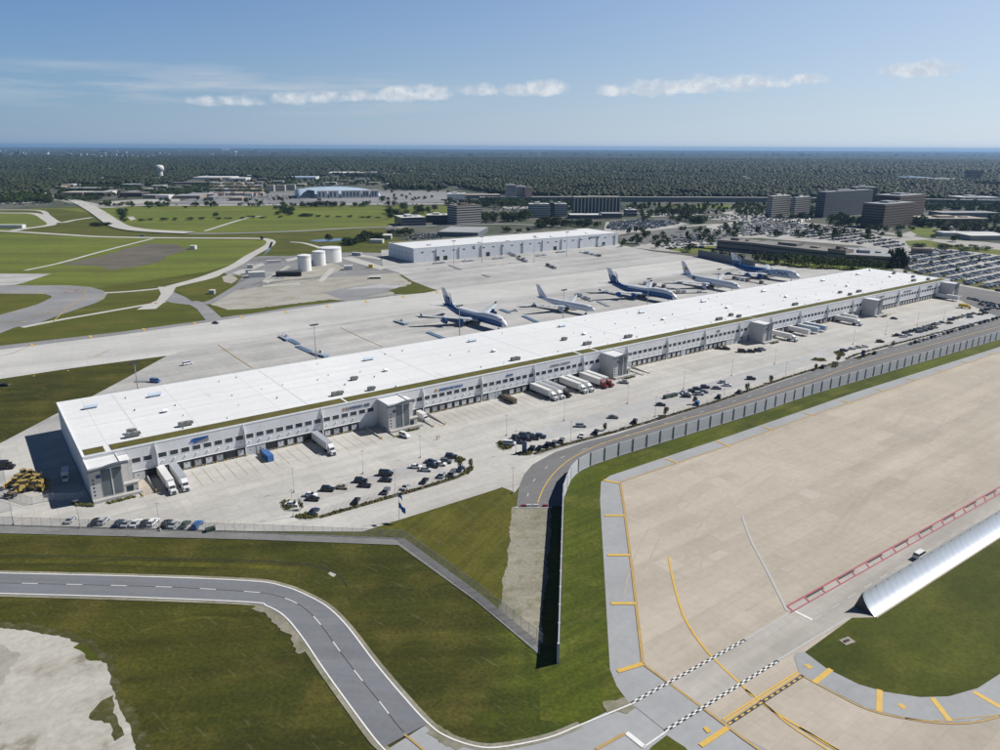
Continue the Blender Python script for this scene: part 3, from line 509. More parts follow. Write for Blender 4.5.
for x, y in ((150,303.5),(156,303.2),(66,292.5),(76,291)): add_line(mb, [G(x-1.6,y), G(x+1.6,y-.1)], 3, .253, 5)
PL((698,263),(700,263), w=2.2, k=0)
o = mb.obj('pavement_marking', ['paint_yellow', 'paint_ochre', 'paint_black', 'paint_white', 'paint_faded', 'paint_red']); o['kind'] = 'structure'

# ------------------------------------------------------------------ truck court paint, stall areas and islands
sheet('stall_strip', [(286,505),(301,496.5),(345,483.5),(400,467.5),(442,457.5),(452,459),(440,472),(400,480),(345,493),(303,506)], .155, 'stall_grey')
sheet('stall_strip', [(306,515),(330,506),(380,491),(420,480.5),(457,470.5),(464,471),(456,477.5),(440,481.5),(380,499.5),(319,517)], .156, 'stall_grey')
sheet('stall_strip', [(503,441),(512,436),(560,424.5),(616,410),(680,391),(742,373.5),(806,356),(838,346),(850,350),(806,366),(742,386),(680,403),(616,421),(560,436.5),(530,443)], .155, 'stall_grey')
sheet('stall_strip', [(520,452.5),(560,441.5),(616,428),(680,410.5),(742,391),(810,371),(838,362),(846,361.5),(810,373),(742,394.5),(680,415),(616,433),(560,449.5),(540,455)], .156, 'stall_grey')
sheet('stall_strip', [(870,349),(900,338),(960,320),(1000,308),(1060,292),(1060,300),(1000,316),(935,333.5),(880,349)], .155, 'stall_grey')
mb = MB()
def fin_ok(s): return True
s = 33.0
while s < 600:
    if not any(a-6 < s < b_+6 for a, b_ in ((110,122),(238,250),(362,375),(491,503))):
        add_line(mb, [B(s, -2.6), B(s, -17.5)], .16, .165, 0)
    s += 3.92
def stalls(a, b_, dvec, L_, n, w=.14):
    A_ = np.array(G(*a)); B_ = np.array(G(*b_)); q0 = np.array(G(*a)); q1 = np.array(G(a[0]+dvec[0], a[1]+dvec[1])); d = (q1-q0)/np.hypot(*(q1-q0))
    for k in range(n+1): p = A_+(B_-A_)*k/n; add_line(mb, [tuple(p), tuple(p+d*L_)], w, .17, 0)
stalls((305,503),(440,468),(10,-9),6,28); stalls((322,515),(455,476.5),(5,-8),6,26)
stalls((535,440),(838,354),(10,-7),6,60); stalls((545,453.5),(838,363),(3,-10),5.5,62); stalls((880,347),(1000,310.5),(10,-7),6,30)
stalls((5,521),(245,528),(6,-6),4.5,40,.08)
o = mb.obj('stall_marking', ['paint_ochre']); o['kind'] = 'structure'
def island(pts, z=.15, kerb=.5, name='planted_island'):
    P = [G(*p) for p in pts]; c = np.mean(P, 0); mb = MB(); mb.prism(P, .05, .28, 0)
    o = mb.obj(name+'_kerb', 'kerb'); o['kind'] = 'structure'
    Q = []
    for p in P: v = c-np.array(p); Q.append(tuple(np.array(p)+v/np.hypot(*v)*kerb))
    mb = MB(); mb.prism(Q, .20, .36, 0); o = mb.obj('planting_bed', 'grass_field'); o['kind'] = 'structure'; return Q
def curbstrip(pts, w):
    P = smooth_line([G(*p) for p in pts], 4); mb = MB(); L1, R1 = strip_pts(P, w)
    for i in range(len(P)-1):
        a, b_, c, d = R1[i], R1[i+1], L1[i+1], L1[i]
        mb.add([(*a,.05),(*b_,.05),(*c,.05),(*d,.05),(*a,.3),(*b_,.3),(*c,.3),(*d,.3)], [(4,5,6,7),(0,1,5,4),(2,3,7,6)])
    mb.obj('kerb_strip', 'kerb_mulch')['kind'] = 'structure'; return P
ISL = [island([(280.5,502.5),(283.5,500.8),(290,500.6),(297,501.5),(298,507),(290,510.5),(285.5,512),(281.5,508)]), island([(293,517.3),(300,514.5),(308,512),(314,511.5),(319,514),(320,518.5),(312,520.3),(300,520)]),
       island([(453,458.5),(459,457),(465.5,458.5),(466.8,461),(461,463.5),(455,462.8)]), island([(456.5,478),(460,474.5),(466,470),(471,467.3),(474.3,467.5),(473,471.5),(468,475),(461,477.5)]),
       island([(495.5,443),(499,441),(504,441.6),(514.5,446),(512,449.5),(504,451),(498.5,448.5)]), island([(514.5,454.5),(521,452.4),(528,451.3),(534,453),(531,455.8),(520,456)]),
       island([(833,352.5),(838,351),(846,354.5),(844,357),(838,356.5)]), island([(853,359),(860,356.5),(872,353),(870,356),(858,359.8)]), island([(810,360.5),(815,358),(824,359),(828,361.5),(820,362)]), island([(830,367.5),(836,363.5),(839,366),(836,368.5)])]
KS = [curbstrip([(320,517.5),(350,509),(380,500.4),(420,489),(457,477.6)], 2.0), curbstrip([(534,454.5),(560,446.5),(600,436),(617,431.4),(680,413),(730,397.5),(790,377),(838,362.8)], 2.0), curbstrip([(846,359.5),(865,352.3),(935,334),(1000,317)], 1.6)]

# ================================================================== MAIN CARGO BUILDING (local frame: x = s, y = t)
HB = 13.0; LB = 622.0; WB = 68.0
FINS = [22.7, 53.8, 84.9, 131.6, 162.6, 193.6, 225.3, 256.7, 288, 320, 351.8, 383.4, 414.8, 446.5, 478, 510, 541, 572, 600]
TOW = [(0.0, 13.5), (109.5, 123), (237.5, 250.5), (362, 374.5), (491, 503), (607, 620)]
def frame_obj(name, loc=(0,0), parent=None):
    e = empty(name, *B(*loc), 0, PSI); return e
bld = frame_obj('cargo_building'); tag(bld, 'very long white cargo building with loading docks and a flat white roof', 'warehouse')
mb = MB()
mb.box(0, LB, 0, WB, 3.75, HB-.35, 0)                       # upper body
mb.box(0.002, LB-.002, .9, WB, 0, 3.748, 0)                 # recessed dock wall
for s0, s1 in ((0, LB),):
    mb.box(s0, s1, -.12, .35, HB-.35, HB+.12, 1); mb.box(s0, s1, WB-.35, WB+.12, HB-.35, HB+.12, 1)
mb.box(-.12, .3, -.12, WB+.12, HB-.352, HB+.125, 1); mb.box(LB-.3, LB+.12, -.12, WB+.12, HB-.352, HB+.125, 1)
for f in FINS: mb.box(f-.13, f+.13, -1.2, 0, 3.9, 8.8, 1); mb.add([(f-.13,-1.2,8.8),(f+.13,-1.2,8.8),(f-.13,-.25,13.4),(f+.13,-.25,13.4),(f-.13,0,8.8),(f+.13,0,8.8)], [(0,1,3,2),(0,2,4),(1,5,3)], 1); mb.box(f-.18, f+.18, -.2, .88, 0, 3.76, 1)
mb.box(14, LB-16, -.2, .02, 3.76, 3.95, 1)                  # ledge over the docks
mb.obj('walls', ['wall_white', 'trim_white'], bld)
mb = MB(); mb.box(.2, LB-.2, .3, WB-.3, HB-.35, HB-.12, 0); mb.obj('roof', 'roof_white', bld)
for a, b_ in [(1.0, 7.2), (9.2, 96), (97.2, 224), (225.8, 235.5), (237.2, 368), (369.5, 492), (493.5, 619)]:
    mb = MB(); mb.box(a, b_, 1.0, 6.6, HB-.12, HB+.06, 0); mb.obj('planted_strip', 'roof_plants', bld)
    mb = MB(); mb.box(a-.2, b_+.2, .75, 1.0, HB-.12, HB+.1, 0); mb.box(a-.2, b_+.2, 6.6, 6.8, HB-.12, HB+.1, 0); mb.obj('strip_edging', 'trim_grey', bld)
mb = MB()
for t_ in (12, 31, 52): mb.box(4, LB-6, t_, t_+.7, HB-.119, HB-.09, 0)
for s_ in range(20, 610, 62): mb.box(s_, s_+.7, 7.5, 66, HB-.118, HB-.085, 0)
mb.obj('walkway_pads', 'pad_grey_roof', bld)
mb = MB(); rr_ = random.Random(5)
for s_ in range(12, 612, 12):
    for t_ in (9.5, 24, 38, 59):
        if rr_.random() < .45: x_, y_ = s_+rr_.uniform(-3, 3), t_+rr_.uniform(-2, 2); mb.cyl((x_, y_, HB-.12), (x_, y_, HB+rr_.uniform(.3, .7)), rr_.uniform(.12, .3), n=8)
mb.obj('roof_pipes', 'unit_grey', bld)['kind'] = 'stuff'
# windows and docks: 3.92 m bays, 8 to a module
def near_tower(s, m0, m1): return any(a-m0 < s < b_+m1 for a, b_ in TOW)
wins = []; docks = []; grade = [53.8+2, 53.8+5.9, 162.6+6, 162.6+9.9, 166.5+5, 256.7-4.9, 256.7+1.6, 256.7-1.2, 288+13, 351.8-3, 347, 343, 404, 541+3]
for i in range(len(FINS)):
    f0 = FINS[i]; f1 = FINS[i+1] if i+1 < len(FINS) else 606; n = int(round((f1-f0)/3.92)); p = (f1-f0)/n
    for k in range(n):
        c = f0+p*(k+.5)
        if not near_tower(c, 1.5, 1.5): wins.append(c)
        if not near_tower(c, 7.5, 6.5): docks.append(c)
wins += [16.0, 19.8]; docks += [20.4]
wins.sort(); docks.sort()
def win_mb(mb, c):
    mb.box(c-1.38, c+1.38, -.02, .1, 7.0, 8.72, 0); mb.box(c-1.5, c+1.5, -.07, .12, 6.86, 7.0, 1); mb.box(c-1.5, c+1.5, -.05, .12, 8.72, 8.84, 1)
    mb.box(c-1.48, c-1.38, -.06, .1, 7.0, 8.72, 1); mb.box(c+1.38, c+1.48, -.06, .1, 7.0, 8.72, 1); mb.box(c-.03, c+.03, -.05, .0, 7.0, 8.72, 0)
def dock_mb(mb, c):
    mb.box(c-1.85, c+1.85, -.12, .9, 3.0, 3.72, 0); mb.box(c-1.85, c-1.3, -.12, .9, .75, 3.0, 0); mb.box(c+1.3, c+1.85, -.12, .9, .75, 3.0, 0)
    mb.box(c-1.18, c+1.18, -.06, .9, .85, 3.0, 1); mb.box(c-1.3, c-1.18, -.12, .9, .75, 3.0, 0); mb.box(c+1.18, c+1.3, -.12, .9, .75, 3.0, 0); mb.box(c-.35, c+.1, -.09, -.04, 2.3, 2.62, 0); mb.box(c-1.85, c+1.85, .25, .9, .2, .74, 2)
    mb.box(c-1.6, c-1.2, -.22, .25, .35, .74, 3); mb.box(c+1.2, c+1.6, -.22, .25, .35, .74, 3)
for k, c in enumerate(wins[:100]):
    mb = MB(); win_mb(mb, c); mb.obj('window', ['glass_dark', 'trim_white'], bld)
mb = MB(); [win_mb(mb, c) for c in wins[100:]]; mb.obj('far_windows', ['glass_dark', 'trim_white'], bld)['kind'] = 'stuff'
dd = [c for c in docks if not any(abs(c-g) < 1.9 for g in grade)]; gg = [c for c in docks if any(abs(c-g) < 1.9 for g in grade)]
rd_ = random.Random(12)
for k, c in enumerate(dd[:100]):
    mb = MB(); dock_mb(mb, c); mb.obj('dock_door', ['shelter_black', rd_.choice(['door_white']*5+['door_grey','door_grey','shelter_black']), 'trim_grey', 'bumper_yellow'], bld)
if dd[100:]: mb = MB(); [dock_mb(mb, c) for c in dd[100:]]; mb.obj('far_dock_doors', ['shelter_black', 'door_white', 'trim_grey', 'bumper_yellow'], bld)['kind'] = 'stuff'
for c in gg+[16.4]:
    mb = MB(); mb.box(c-1.8, c+1.8, -.02, .9, 0, 3.7, 0); mb.box(c-.5, c-.1, -.05, .0, 2.0, 2.4, 1); mb.box(c-1.95, c-1.8, -.6, -.4, 0, 1.1, 2); mb.obj('service_door', ['door_white', 'shelter_black', 'bumper_yellow'], bld)
mb = MB()
for c in docks: mb.box(c-.22, c+.22, -.38, 0, 5.6, 5.95, 0)
mb.obj('wall_lamps', 'trim_white', bld)['kind'] = 'stuff'
# north face door row (little is seen of it)
mb = MB()
for k in range(24): mb.box(20+k*25, 27+k*25, WB+.0, WB+.1, 0, 6, 0)
mb.obj('hangar_doors', 'trim_grey', bld)['kind'] = 'stuff'
# ---- signs: text parts of the building
def text_part(name, txt, mat, parent, loc, size, rot, ext=.06, sx=1.0):
    cu = bpy.data.curves.new(name, 'FONT'); cu.body = txt; cu.size = size; cu.extrude = ext; cu.materials.append(MAT[mat]); cu.resolution_u = 2
    cu.space_character = 1.05; cu.offset = size*.018
    tmp = bpy.data.objects.new(name, cu); C.objects.link(tmp); dg = bpy.context.evaluated_depsgraph_get(); me = bpy.data.meshes.new_from_object(tmp.evaluated_get(dg)); bpy.data.objects.remove(tmp); me.materials.clear(); me.materials.append(MAT[mat]); o = bpy.data.objects.new(name, me); C.objects.link(o); o.parent = parent; o.location = loc; o.rotation_euler = rot; o.scale = (sx, 1, 1); return o
def fsign(txt, mat, s, z, size, sx): return text_part('sign_lettering', txt, mat, bld, (s, -.14, z), size, (R(90), 0, 0), sx=sx)
mb = MB(); mb.add([(34.2,-.2,10.2),(36.6,-.2,9.9),(39.6,-.2,10.6),(39.8,-.2,11.5),(35.6,-.2,11.2),(34.8,-.2,11.3)], [(0,1,2,3,4,5)]); mb.add([(35.4,-.2,9.5),(36.4,-.2,9.4),(36.9,-.2,10.1),(35.6,-.2,10.3)], [(0,1,2,3)])
mb.obj('sign_emblem', 'sign_blue', bld)
mb = MB(); mb.box(36.6, 40.8, -.18, -.06, 9.6, 10.7, 0); mb.box(35.4, 40.8, -.2, -.04, 10.72, 11.45, 1); mb.obj('sign_panel', ['sign_grey', 'sign_blue'], bld)
fsign('KOREAN AIR', 'sign_navy', 95.2, 10.0, 1.6, 1.12)
mb = MB(); mb.box(94.0, 94.8, -.2, -.05, 10.0, 11.1, 0); mb.obj('sign_emblem', 'sign_orange', bld)
fsign('AIRBRIDGECARGO', 'sign_blue', 139.6, 9.75, 1.5, .97); mb = MB(); mb.box(137.8, 138.9, -.2, -.05, 9.9, 10.8, 0); mb.obj('sign_emblem', 'sign_orange', bld)
fsign('ANA', 'sign_blue', 176.6, 9.8, 1.6, 1.2)
fsign('CHINA CARGO', 'sign_grey', 203.4, 9.9, 1.5, 1.2)
for s_, t_, w_ in ((330, 'AIR', 1.2), (512, 'CARGO', 1.3), (548, 'AIR CARGO', 1.2), (585, 'CARGO', 1.2)): fsign(t_, 'sign_grey' if s_ != 585 else 'sign_navy', s_, 9.8, 1.7, w_)
# ---- stair / office towers (each a thing that juts from the dock front)
def tower(s0, s1, label, first=False):
    e = frame_obj('office_tower', (s0, 0)); w = s1-s0; tag(e, label, 'office tower', 'glazed office towers on the dock front')
    HT = 11.7; wm = w-3.6
    mb = MB(); mb.box(0, wm, -9.8, -.02, 0, HT, 0); mb.box(wm+.002, w, -6.0, -.02, 0, HT-.9, 0); mb.box(-.1 if not first else .02, w+1.5, -11.6, -9.82, 0, 1.1, 1); mb.obj('walls', ['wall_tower', 'kerb'], e)
    mb = MB(); mb.box(.3, wm-.2, -9.5, -.3, HT, HT+.12, 0); mb.box(wm+.2, w-.2, -5.7, -.3, HT-.9, HT-.8, 0); mb.box(-.05, wm+.05, -9.9, -9.6, HT, HT+.45, 1); mb.box(-.05, .25, -9.6, -.1, HT, HT+.45, 1); mb.box(wm-.2, wm+.05, -9.6, -.1, HT, HT+.45, 1); mb.obj('roof', ['roof_white', 'trim_white'], e)
    mb = MB(); mb.box(wm*.36, wm-.35, -9.92, -9.75, 1.6, HT-.9, 0)
    for k in range(14): mb.box(wm*.36, wm-.35, -9.96, -9.9, 1.9+k*.62, 1.97+k*.62, 1)
    mb.box(wm*.36+(wm*.64-.35)*.5-.15, wm*.36+(wm*.64-.35)*.5+.15, -10.1, -9.75, 1.6, HT-.5, 2); mb.obj('glazing', ['glass_tower', 'trim_grey', 'trim_white'], e)
    # wave-shaped canopy
    rings = []
    for k in range(17):
        x = -.6+(w*.86+.9)*k/16; q = k/16; z = HT-.75+1.15*(.5-.5*math.cos(math.pi*min(1, q*1.35)))-(.35*max(0, q-.75)*4*(q-.75))
        d = 1.7*(.35+.65*min(1, q*2)); rings.append([(x, -9.75, z), (x, -9.75-d, z-.05), (x, -9.75-d, z+.38), (x, -9.75, z+.45)])
    mb = MB(); mb.loft(rings); mb.obj('canopy', 'canopy_metal', e)
    for k in range(5): mb = MB(); mb.box(.7, 1.25, -9.84, -9.7, 2.2+k*1.35, 2.75+k*1.35, 0); mb.obj('small_window', 'glass_dark', e)
    mb = MB(); mb.box(2.0, 3.4, -9.9, -9.7, 8.2, 9.4, 0); mb.obj('wall_sign', 'sign_navy', e)
    mb = MB(); mb.box(wm+.3, w+1.6, -8.0, -6.0, 3.1, 3.35, 0); mb.box(wm+.3, w+1.0, -7.7, -6.02, 0, 3.1, 1); mb.box(wm+.8, w-.6, -7.75, -7.6, .1, 2.4, 2); mb.obj('entrance_porch', ['kerb', 'wall_tower', 'glass_dark'], e)
    return e
TL = ['glazed office tower at the near left corner of the cargo building', 'glazed office tower with a white van parked in front', 'glazed office tower right of the red tractor lorries', 'glazed office tower left of the long moving trailer', 'small glazed office tower behind the dark car and trolley', 'farthest glazed office tower beside the parked white trailer']
for k, (a, b_) in enumerate(TOW): tower(a, b_, TL[k], k == 0)
# ramps beside towers
RL = []
def ramp(s, t0, t1, label, w=.35):
    e = frame_obj('ramp_wall', (s, 0)); rmb = MB(); rmb.add([(0,t0,0),(w,t0,0),(w,t1,0),(0,t1,0),(0,t0,1.3),(w,t0,1.3),(w,t1,.45),(0,t1,.45)], [(4,5,6,7),(0,1,5,4),(1,2,6,5),(2,3,7,6),(3,0,4,7)][:])
    o = rmb.obj('wall', 'kerb', e); mb = MB(); mb.cyl((w/2, t1-.6, 0), (w/2, t1-.6, 1.3), .22, mi=0); mb.obj('bollard', 'bumper_yellow', e)
    tag(e, label, 'ramp wall', 'concrete ramp walls beside the office towers')
for s_, t1, lb in [(14.2,-14,'concrete ramp wall starting at the near left office tower'), (18.6,-13,'concrete ramp wall left of the first dark dock pit'), (103.5,-14,'long ramp wall left of the second tower, ending at a yellow bollard'), (109.0,-15.5,'ramp wall along the left foot of the second tower'), (127.5,-14.5,'ramp wall just right of the second tower porch'), (133,-15,'ramp wall right of the small white box truck'), (254.5,-13.5,'left of the two ramp walls beyond the third tower'), (259.8,-13,'right of the two ramp walls beyond the third tower'), (507,-12,'ramp wall right of the fifth tower')]:
    ramp(s_, -.2, t1, lb)
sheet('ramp_slab', [B(14.6,-.5), B(18.5,-.5), B(18.5,-14), B(14.6,-14)], .15, 'concrete_beige', px=False)
# planter at tower 1 and others
for (a, b_), k in zip(TOW[:5], range(5)):
    mb = MB(); P = [B(a+3.5,-12.4), B(b_-1,-12.4), B(b_-1,-13.6), B(a+4.5,-14.0)]; mb.prism(P, .1, .32, 0); mb.obj('planting_bed', 'grass_field')['kind'] = 'structure'
# ------------------------------------------------------------------ rooftop things
def rtu(x, y, big, label, n=2):
    s_, t_ = S(x, y, HB); e = frame_obj('rooftop_unit', (s_, t_)); e.location.z = HB-.12; tag(e, label, 'rooftop unit', 'air handling units on the cargo roof')
    L_ = 2.3 if big else 1.35; mb = MB(); mb.box(-L_, L_, -.9, .9, .4, 1.6, 0, taper=.05); mb.box(-.1, .1, -.95, .95, .4, 1.65, 0); mb.obj('casing', 'unit_grey', e)
    mb = MB(); mb.box(-L_+.1, L_-.1, -1.0, 1.0, 0, .5, 0); mb.obj('kerb', 'steel_dark', e)
    mb = MB(); [mb.cyl((x_, 0, 1.6), (x_, 0, 1.8), .6, n=12) for x_ in ((-L_*.5, L_*.5) if big else (0,))]; mb.obj('fan', 'galvanised', e)
    mb = MB(); mb.box(L_, L_+.7, -.7, .7, .6, 1.5, 0, taper=.1); mb.obj('hood', 'unit_grey', e)
pts = [(132,436.5,1),(131,433,0),(185,425.5,1),(337,395,1),(353.8,379.8,0),(371,390,0),(515,360,1),(564,340,0),(587,344.5,1),(628,337.5,1),(719,319.8,1),(730.8,315.7,0),(738.8,317,0),(795,305,1),(840,293,0),(849.8,295,0),(858.8,292,1),(893.8,273.8,0),(913,277.3,0),(913.5,281,1),(928,279.7,0)]
pts.sort(key=lambda p: p[0])
for k, (x, y, b_) in enumerate(pts): rtu(x, y, b_, f"{'large' if b_ else 'small'} grey rooftop unit, {nth(k)} of the box units from the left on the white roof")
sk = sorted([(91,408,1),(155,396,1),(165,412,0),(368.8,360,1),(385.8,371,0),(472.5,341.3,1),(493.8,351.5,0),(562,326.5,1),(584,334.5,0),(641.8,312.8,1),(663,319.8,0),(703.8,301.8,1),(726.8,308,0),(763.8,291.5,1),(785.8,297.2,0),(823,280.8,1),(846.8,286.2,0),(858,274.5,1),(870,270.5,0),(890,277,0)])
for k, (x, y, b_) in enumerate(sk):
    s_, t_ = S(x, y, HB); e = frame_obj('roof_vent', (s_, t_)); e.location.z = HB-.12; tag(e, f"{'wide' if b_ else 'small'} pale roof vent hood, {nth(k)} of the vents from the left on the white roof", 'roof vent', 'pale vent hoods on the cargo roof')
    L_ = 2.6 if b_ else 1.0; mb = MB(); mb.box(-L_*.8, L_*.8, -.6, .6, 0, .8, 0); mb.obj('curb', 'trim_grey', e)
    mb = MB(); mb.add([(-L_,-1.1,.8),(L_,-1.1,.8),(L_,1.1,.8),(-L_,1.1,.8),(-L_,0,1.5),(L_,0,1.5)], [(0,1,5,4),(2,3,4,5),(0,4,3),(1,2,5),(0,3,2,1)]); mb.obj('hood', 'roof_light_blue' if b_ else 'trim_white', e)
# ================================================================== SECOND HANGAR
a0 = np.array(B(350.0-.6, 391.5)); c0 = np.array(B(627.5, 383.5)); dl = np.array(B(340.5, 441.5))
X0, Y0 = G(413.5,248.5,14.6); X1, Y1 = G(618.3,232.6,14.6); X2, Y2 = G(380,243.8,14.6)
a0 = np.array((X0,Y0)); c0 = np.array((X1,Y1)); u2 = (c0-a0)/np.hypot(*(c0-a0)); n2 = np.array((-u2[1], u2[0])); L2 = float(np.hypot(*(c0-a0))); W2 = 58
ang2 = math.atan2(u2[1], u2[0])
hg = empty('cargo_hangar', a0[0], a0[1], 0, ang2); tag(hg, 'second white cargo building across the apron with green roof edge', 'warehouse')
mb = MB(); mb.box(0, L2, 0, W2, 0, 14.3, 0); mb.box(-.1, L2+.1, -.1, .3, 14.3, 14.7, 1); mb.box(-.1, L2+.1, W2-.3, W2+.1, 14.3, 14.7, 1); mb.box(-.1, .3, .3, W2-.3, 14.3, 14.7, 1); mb.box(L2-.3, L2+.1, .3, W2-.3, 14.3, 14.7, 1); mb.obj('walls', ['hangar_white', 'trim_white'], hg)
mb = MB(); mb.box(.3, L2-.3, .3, W2-.3, 14.3, 14.45, 0); mb.obj('roof', 'roof_white', hg)
mb = MB(); mb.box(2, L2-20, W2-6, W2-1, 14.45, 14.62, 0); mb.obj('planted_strip', 'roof_plants', hg)
for k in range(10): mb = MB(); x = 26+k*27.5; mb.box(x-.15, x+.15, -.8, 0, 0, 12.5, 0); mb.obj('fin', 'trim_grey', hg)
for x in (27.5, 37, 90, 182, 256): mb = MB(); mb.box(x-2.4, x+2.4, -.06, .1, 0, 4.6, 0); mb.obj('open_door', 'shelter_black', hg)
for k in range(22): mb = MB(); x = 10+k*12.4; mb.box(x-1.4, x+1.4, -.05, .1, 9.2, 10.4, 0); mb.obj('window', 'glass_dark', hg)
for k in range(6): mb = MB(); y = 8+k*8.5; mb.box(-.05, .1, y-1, y+1, 8, 9, 0); mb.obj('window', 'glass_dark', hg)
text_part('sign_lettering', 'AIR', 'sign_blue', hg, (70, -.2, 10.9), 2.2, (R(90), 0, 0)); text_part('sign_lettering', 'AIRBRIDGECARGO', 'sign_navy', hg, (232, -.2, 10.8), 2.0, (R(90), 0, 0))
for k, (x, y) in enumerate([(429,245.2),(480,242.5),(508,241.0),(537,237.5),(552,236.5),(587,233.3)]):
    gx, gy = G(x, y, 14.6); e = empty('roof_vent', gx, gy, 14.45, ang2); tag(e, f'pale vent hood, {nth(k)} from the left on the second cargo building', 'roof vent', 'vent hoods on the second cargo roof')
    mb = MB(); mb.box(-2.2, 2.2, -.8, .8, 0, .9, 0, taper=.1); mb.obj('curb', 'trim_grey', e); mb = MB(); mb.box(-2.5, 2.5, -1, 1, .9, 1.3, 0, taper=.35); mb.obj('hood', 'roof_light_blue', e)
# ================================================================== SECURITY WALL along the road
WP = [G(*p) for p in [(558,663),(563,500)]]; WP += smooth_line([G(*p) for p in [(563,500),(565.4,492.8),(572,477.2),(581.6,470),(593.6,464.6),(617.6,456.2)]], 3)[1:]
WP += [G(*p) for p in [(674.4,438.6),(761,411.6),(810,394.8),(1000,339),(1150,296)]]
HW = 5.3; sw = empty('security_wall', *WP[0]); tag(sw, 'long grey panelled security wall between the road and the grass strip', 'wall')
acc = [0]
for i in range(len(WP)-1): acc.append(acc[-1]+math.dist(WP[i], WP[i+1]))
def at_len(L_):
    for i in range(len(WP)-1):
        if L_ <= acc[i+1] or i == len(WP)-2:
            t = (L_-acc[i])/(acc[i+1]-acc[i]); return (WP[i][0]+(WP[i+1][0]-WP[i][0])*t, WP[i][1]+(WP[i+1][1]-WP[i][1])*t)
Lt = acc[-1]; l = 0; k = 0; ox, oy = WP[0]; rest = MB()
while l < Lt-1:
    st = max(6.3, Lt/94)
    l2 = min(Lt, l+st); p, q = at_len(l), at_len(l2); d = np.array(q)-np.array(p); dl_ = np.hypot(*d); an = math.atan2(d[1], d[0])
    M = Matrix.Translation((p[0]-ox, p[1]-oy, 0)) @ Matrix.Rotation(an, 4, 'Z')
    if k < 96:
        mb = MB(); mb.box(.2, dl_-.2, -.12, .12, 0, HW, 0, M); mb.box(.0, dl_, -.16, .16, 0, .3, 0, M); mb.obj('panel', 'panel_grey', sw)
        mb = MB(); mb.box(-.22, .22, -.30, .30, 0, HW+.05, 0, M); mb.obj('post', 'steel_dark' if l > 100 else 'panel_grey', sw)
    l = l2; k += 1
# ================================================================== BLAST DEFLECTOR (curved sheet; base on the grass side, top leaning back)
s0_, t0_ = S(875,617.6); s1_, t1_ = S(1000,537); bd0 = G(875,617.6); ddv = np.array(G(1000,537))-np.array(bd0); an = math.atan2(ddv[1], ddv[0])
bf = empty('blast_fence', bd0[0], bd0[1], 0, an); tag(bf, 'curved silver blast fence between the grass and the service lane', 'blast fence')
LBF = 175
prof = []
for k in range(13):
    a = R(8+74*k/12); prof.append((2.2*(k/12)**1.0*0+ (6.9*(1-math.cos(a*1.0)))*0, 0))
prof = []; y = 0; z = .25
for k in range(15):
    prof.append((y, z)); a = R(26+ 52*(k/14)); y += .47*math.cos(a); z += .47*math.sin(a)
mb = MB(); rings = []
nX = 30
for i in range(nX+1):
    x = LBF*i/nX; rings.append([(x, p[0], p[1]) for p in prof]+[(x, p[0]+.12, p[1]-.12) for p in reversed(prof)])
mb.loft(rings); mb.obj('deflector_sheet', 'blast_metal', bf)
mb = MB()
for i in range(58): x = 3*i+.5; mb.add([(x, p[0]-.02, p[1]+.02) for p in prof]+[(x+.07, p[0]-.02, p[1]+.02) for p in prof], [(j, j+len(prof), j+1+len(prof), j+1) for j in range(len(prof)-1)])
mb.obj('ribs', 'galvanised', bf)
for i in range(0, 30):
    x = .3+i*LBF/30; mb = MB(); mb.cyl((x, prof[-1][0]+.2, 0), (x, prof[-1][0]-.1, prof[-1][1]-.3), .14, n=6); mb.cyl((x, prof[7][0]+.3, prof[7][1]-.2), (x, prof[-1][0]+1.6, 0), .12, n=6); mb.cyl((x, .3, .1), (x, prof[-1][0]+1.6, .1), .12, n=6); mb.obj('strut', 'steel_dark', bf)
mb = MB(); pp = [(0,)+p for p in prof]+[(0, prof[-1][0]+1.6, .05)]; mb.add(pp, [tuple(range(len(pp)))]); mb.obj('end_shade', 'steel_dark', bf)  # dark sheet added to stand in for the shade under the deflector end
mb = MB(); mb.box(0, LBF, -.5, .1, 0, .28, 0); mb.obj('footing', 'concrete_beige', bf)
# ================================================================== FENCES
def fence(name, label, P, h, gap, mesh='chain_link', top=False, w=.05, max_posts=96):
    e = empty(name, *P[0]); tag(e, label, 'fence'); ox, oy = P[0]; ac = 0
    mb = MB()
    for i in range(len(P)-1):
        a, b_ = P[i], P[i+1]; mb.add([(a[0]-ox,a[1]-oy,.1),(b_[0]-ox,b_[1]-oy,.1),(b_[0]-ox,b_[1]-oy,h),(a[0]-ox,a[1]-oy,h)], [(0,1,2,3)])
    mb.obj('mesh_panel', mesh, e)
    mb = MB()
    for i in range(len(P)-1): a, b_ = P[i], P[i+1]; mb.cyl((a[0]-ox,a[1]-oy,h), (b_[0]-ox,b_[1]-oy,h), w*.8, n=5)
    mb.obj('top_rail', 'galvanised', e)
    L_ = sum(math.dist(P[i], P[i+1]) for i in range(len(P)-1)); gap = max(gap, L_/max_posts); d = 0; i = 0; rem = 0
    for i in range(len(P)-1):
        seg = math.dist(P[i], P[i+1])
        while rem <= seg:
            t = rem/seg; x = P[i][0]+(P[i+1][0]-P[i][0])*t-ox; y = P[i][1]+(P[i+1][1]-P[i][1])*t-oy
            pm = MB(); pm.cyl((x, y, 0), (x, y, h+.45), w, n=6); pm.obj('post', 'galvanised', e); rem += gap
        rem -= seg
FL = [G(*p) for p in [(-60,521.5),(0,524.5),(120,528.5),(250,532),(404,538.3)]]; fence('chain_link_fence', 'chain link fence along the gravel strip below the car park', FL, 2.7, 3.05)
fence('chain_link_fence', 'chain link fence running diagonally down the grass triangle to the dark wall', [G(*p) for p in [(404,538.3),(480,593.5),(543,644)]], 2.7, 3.05)
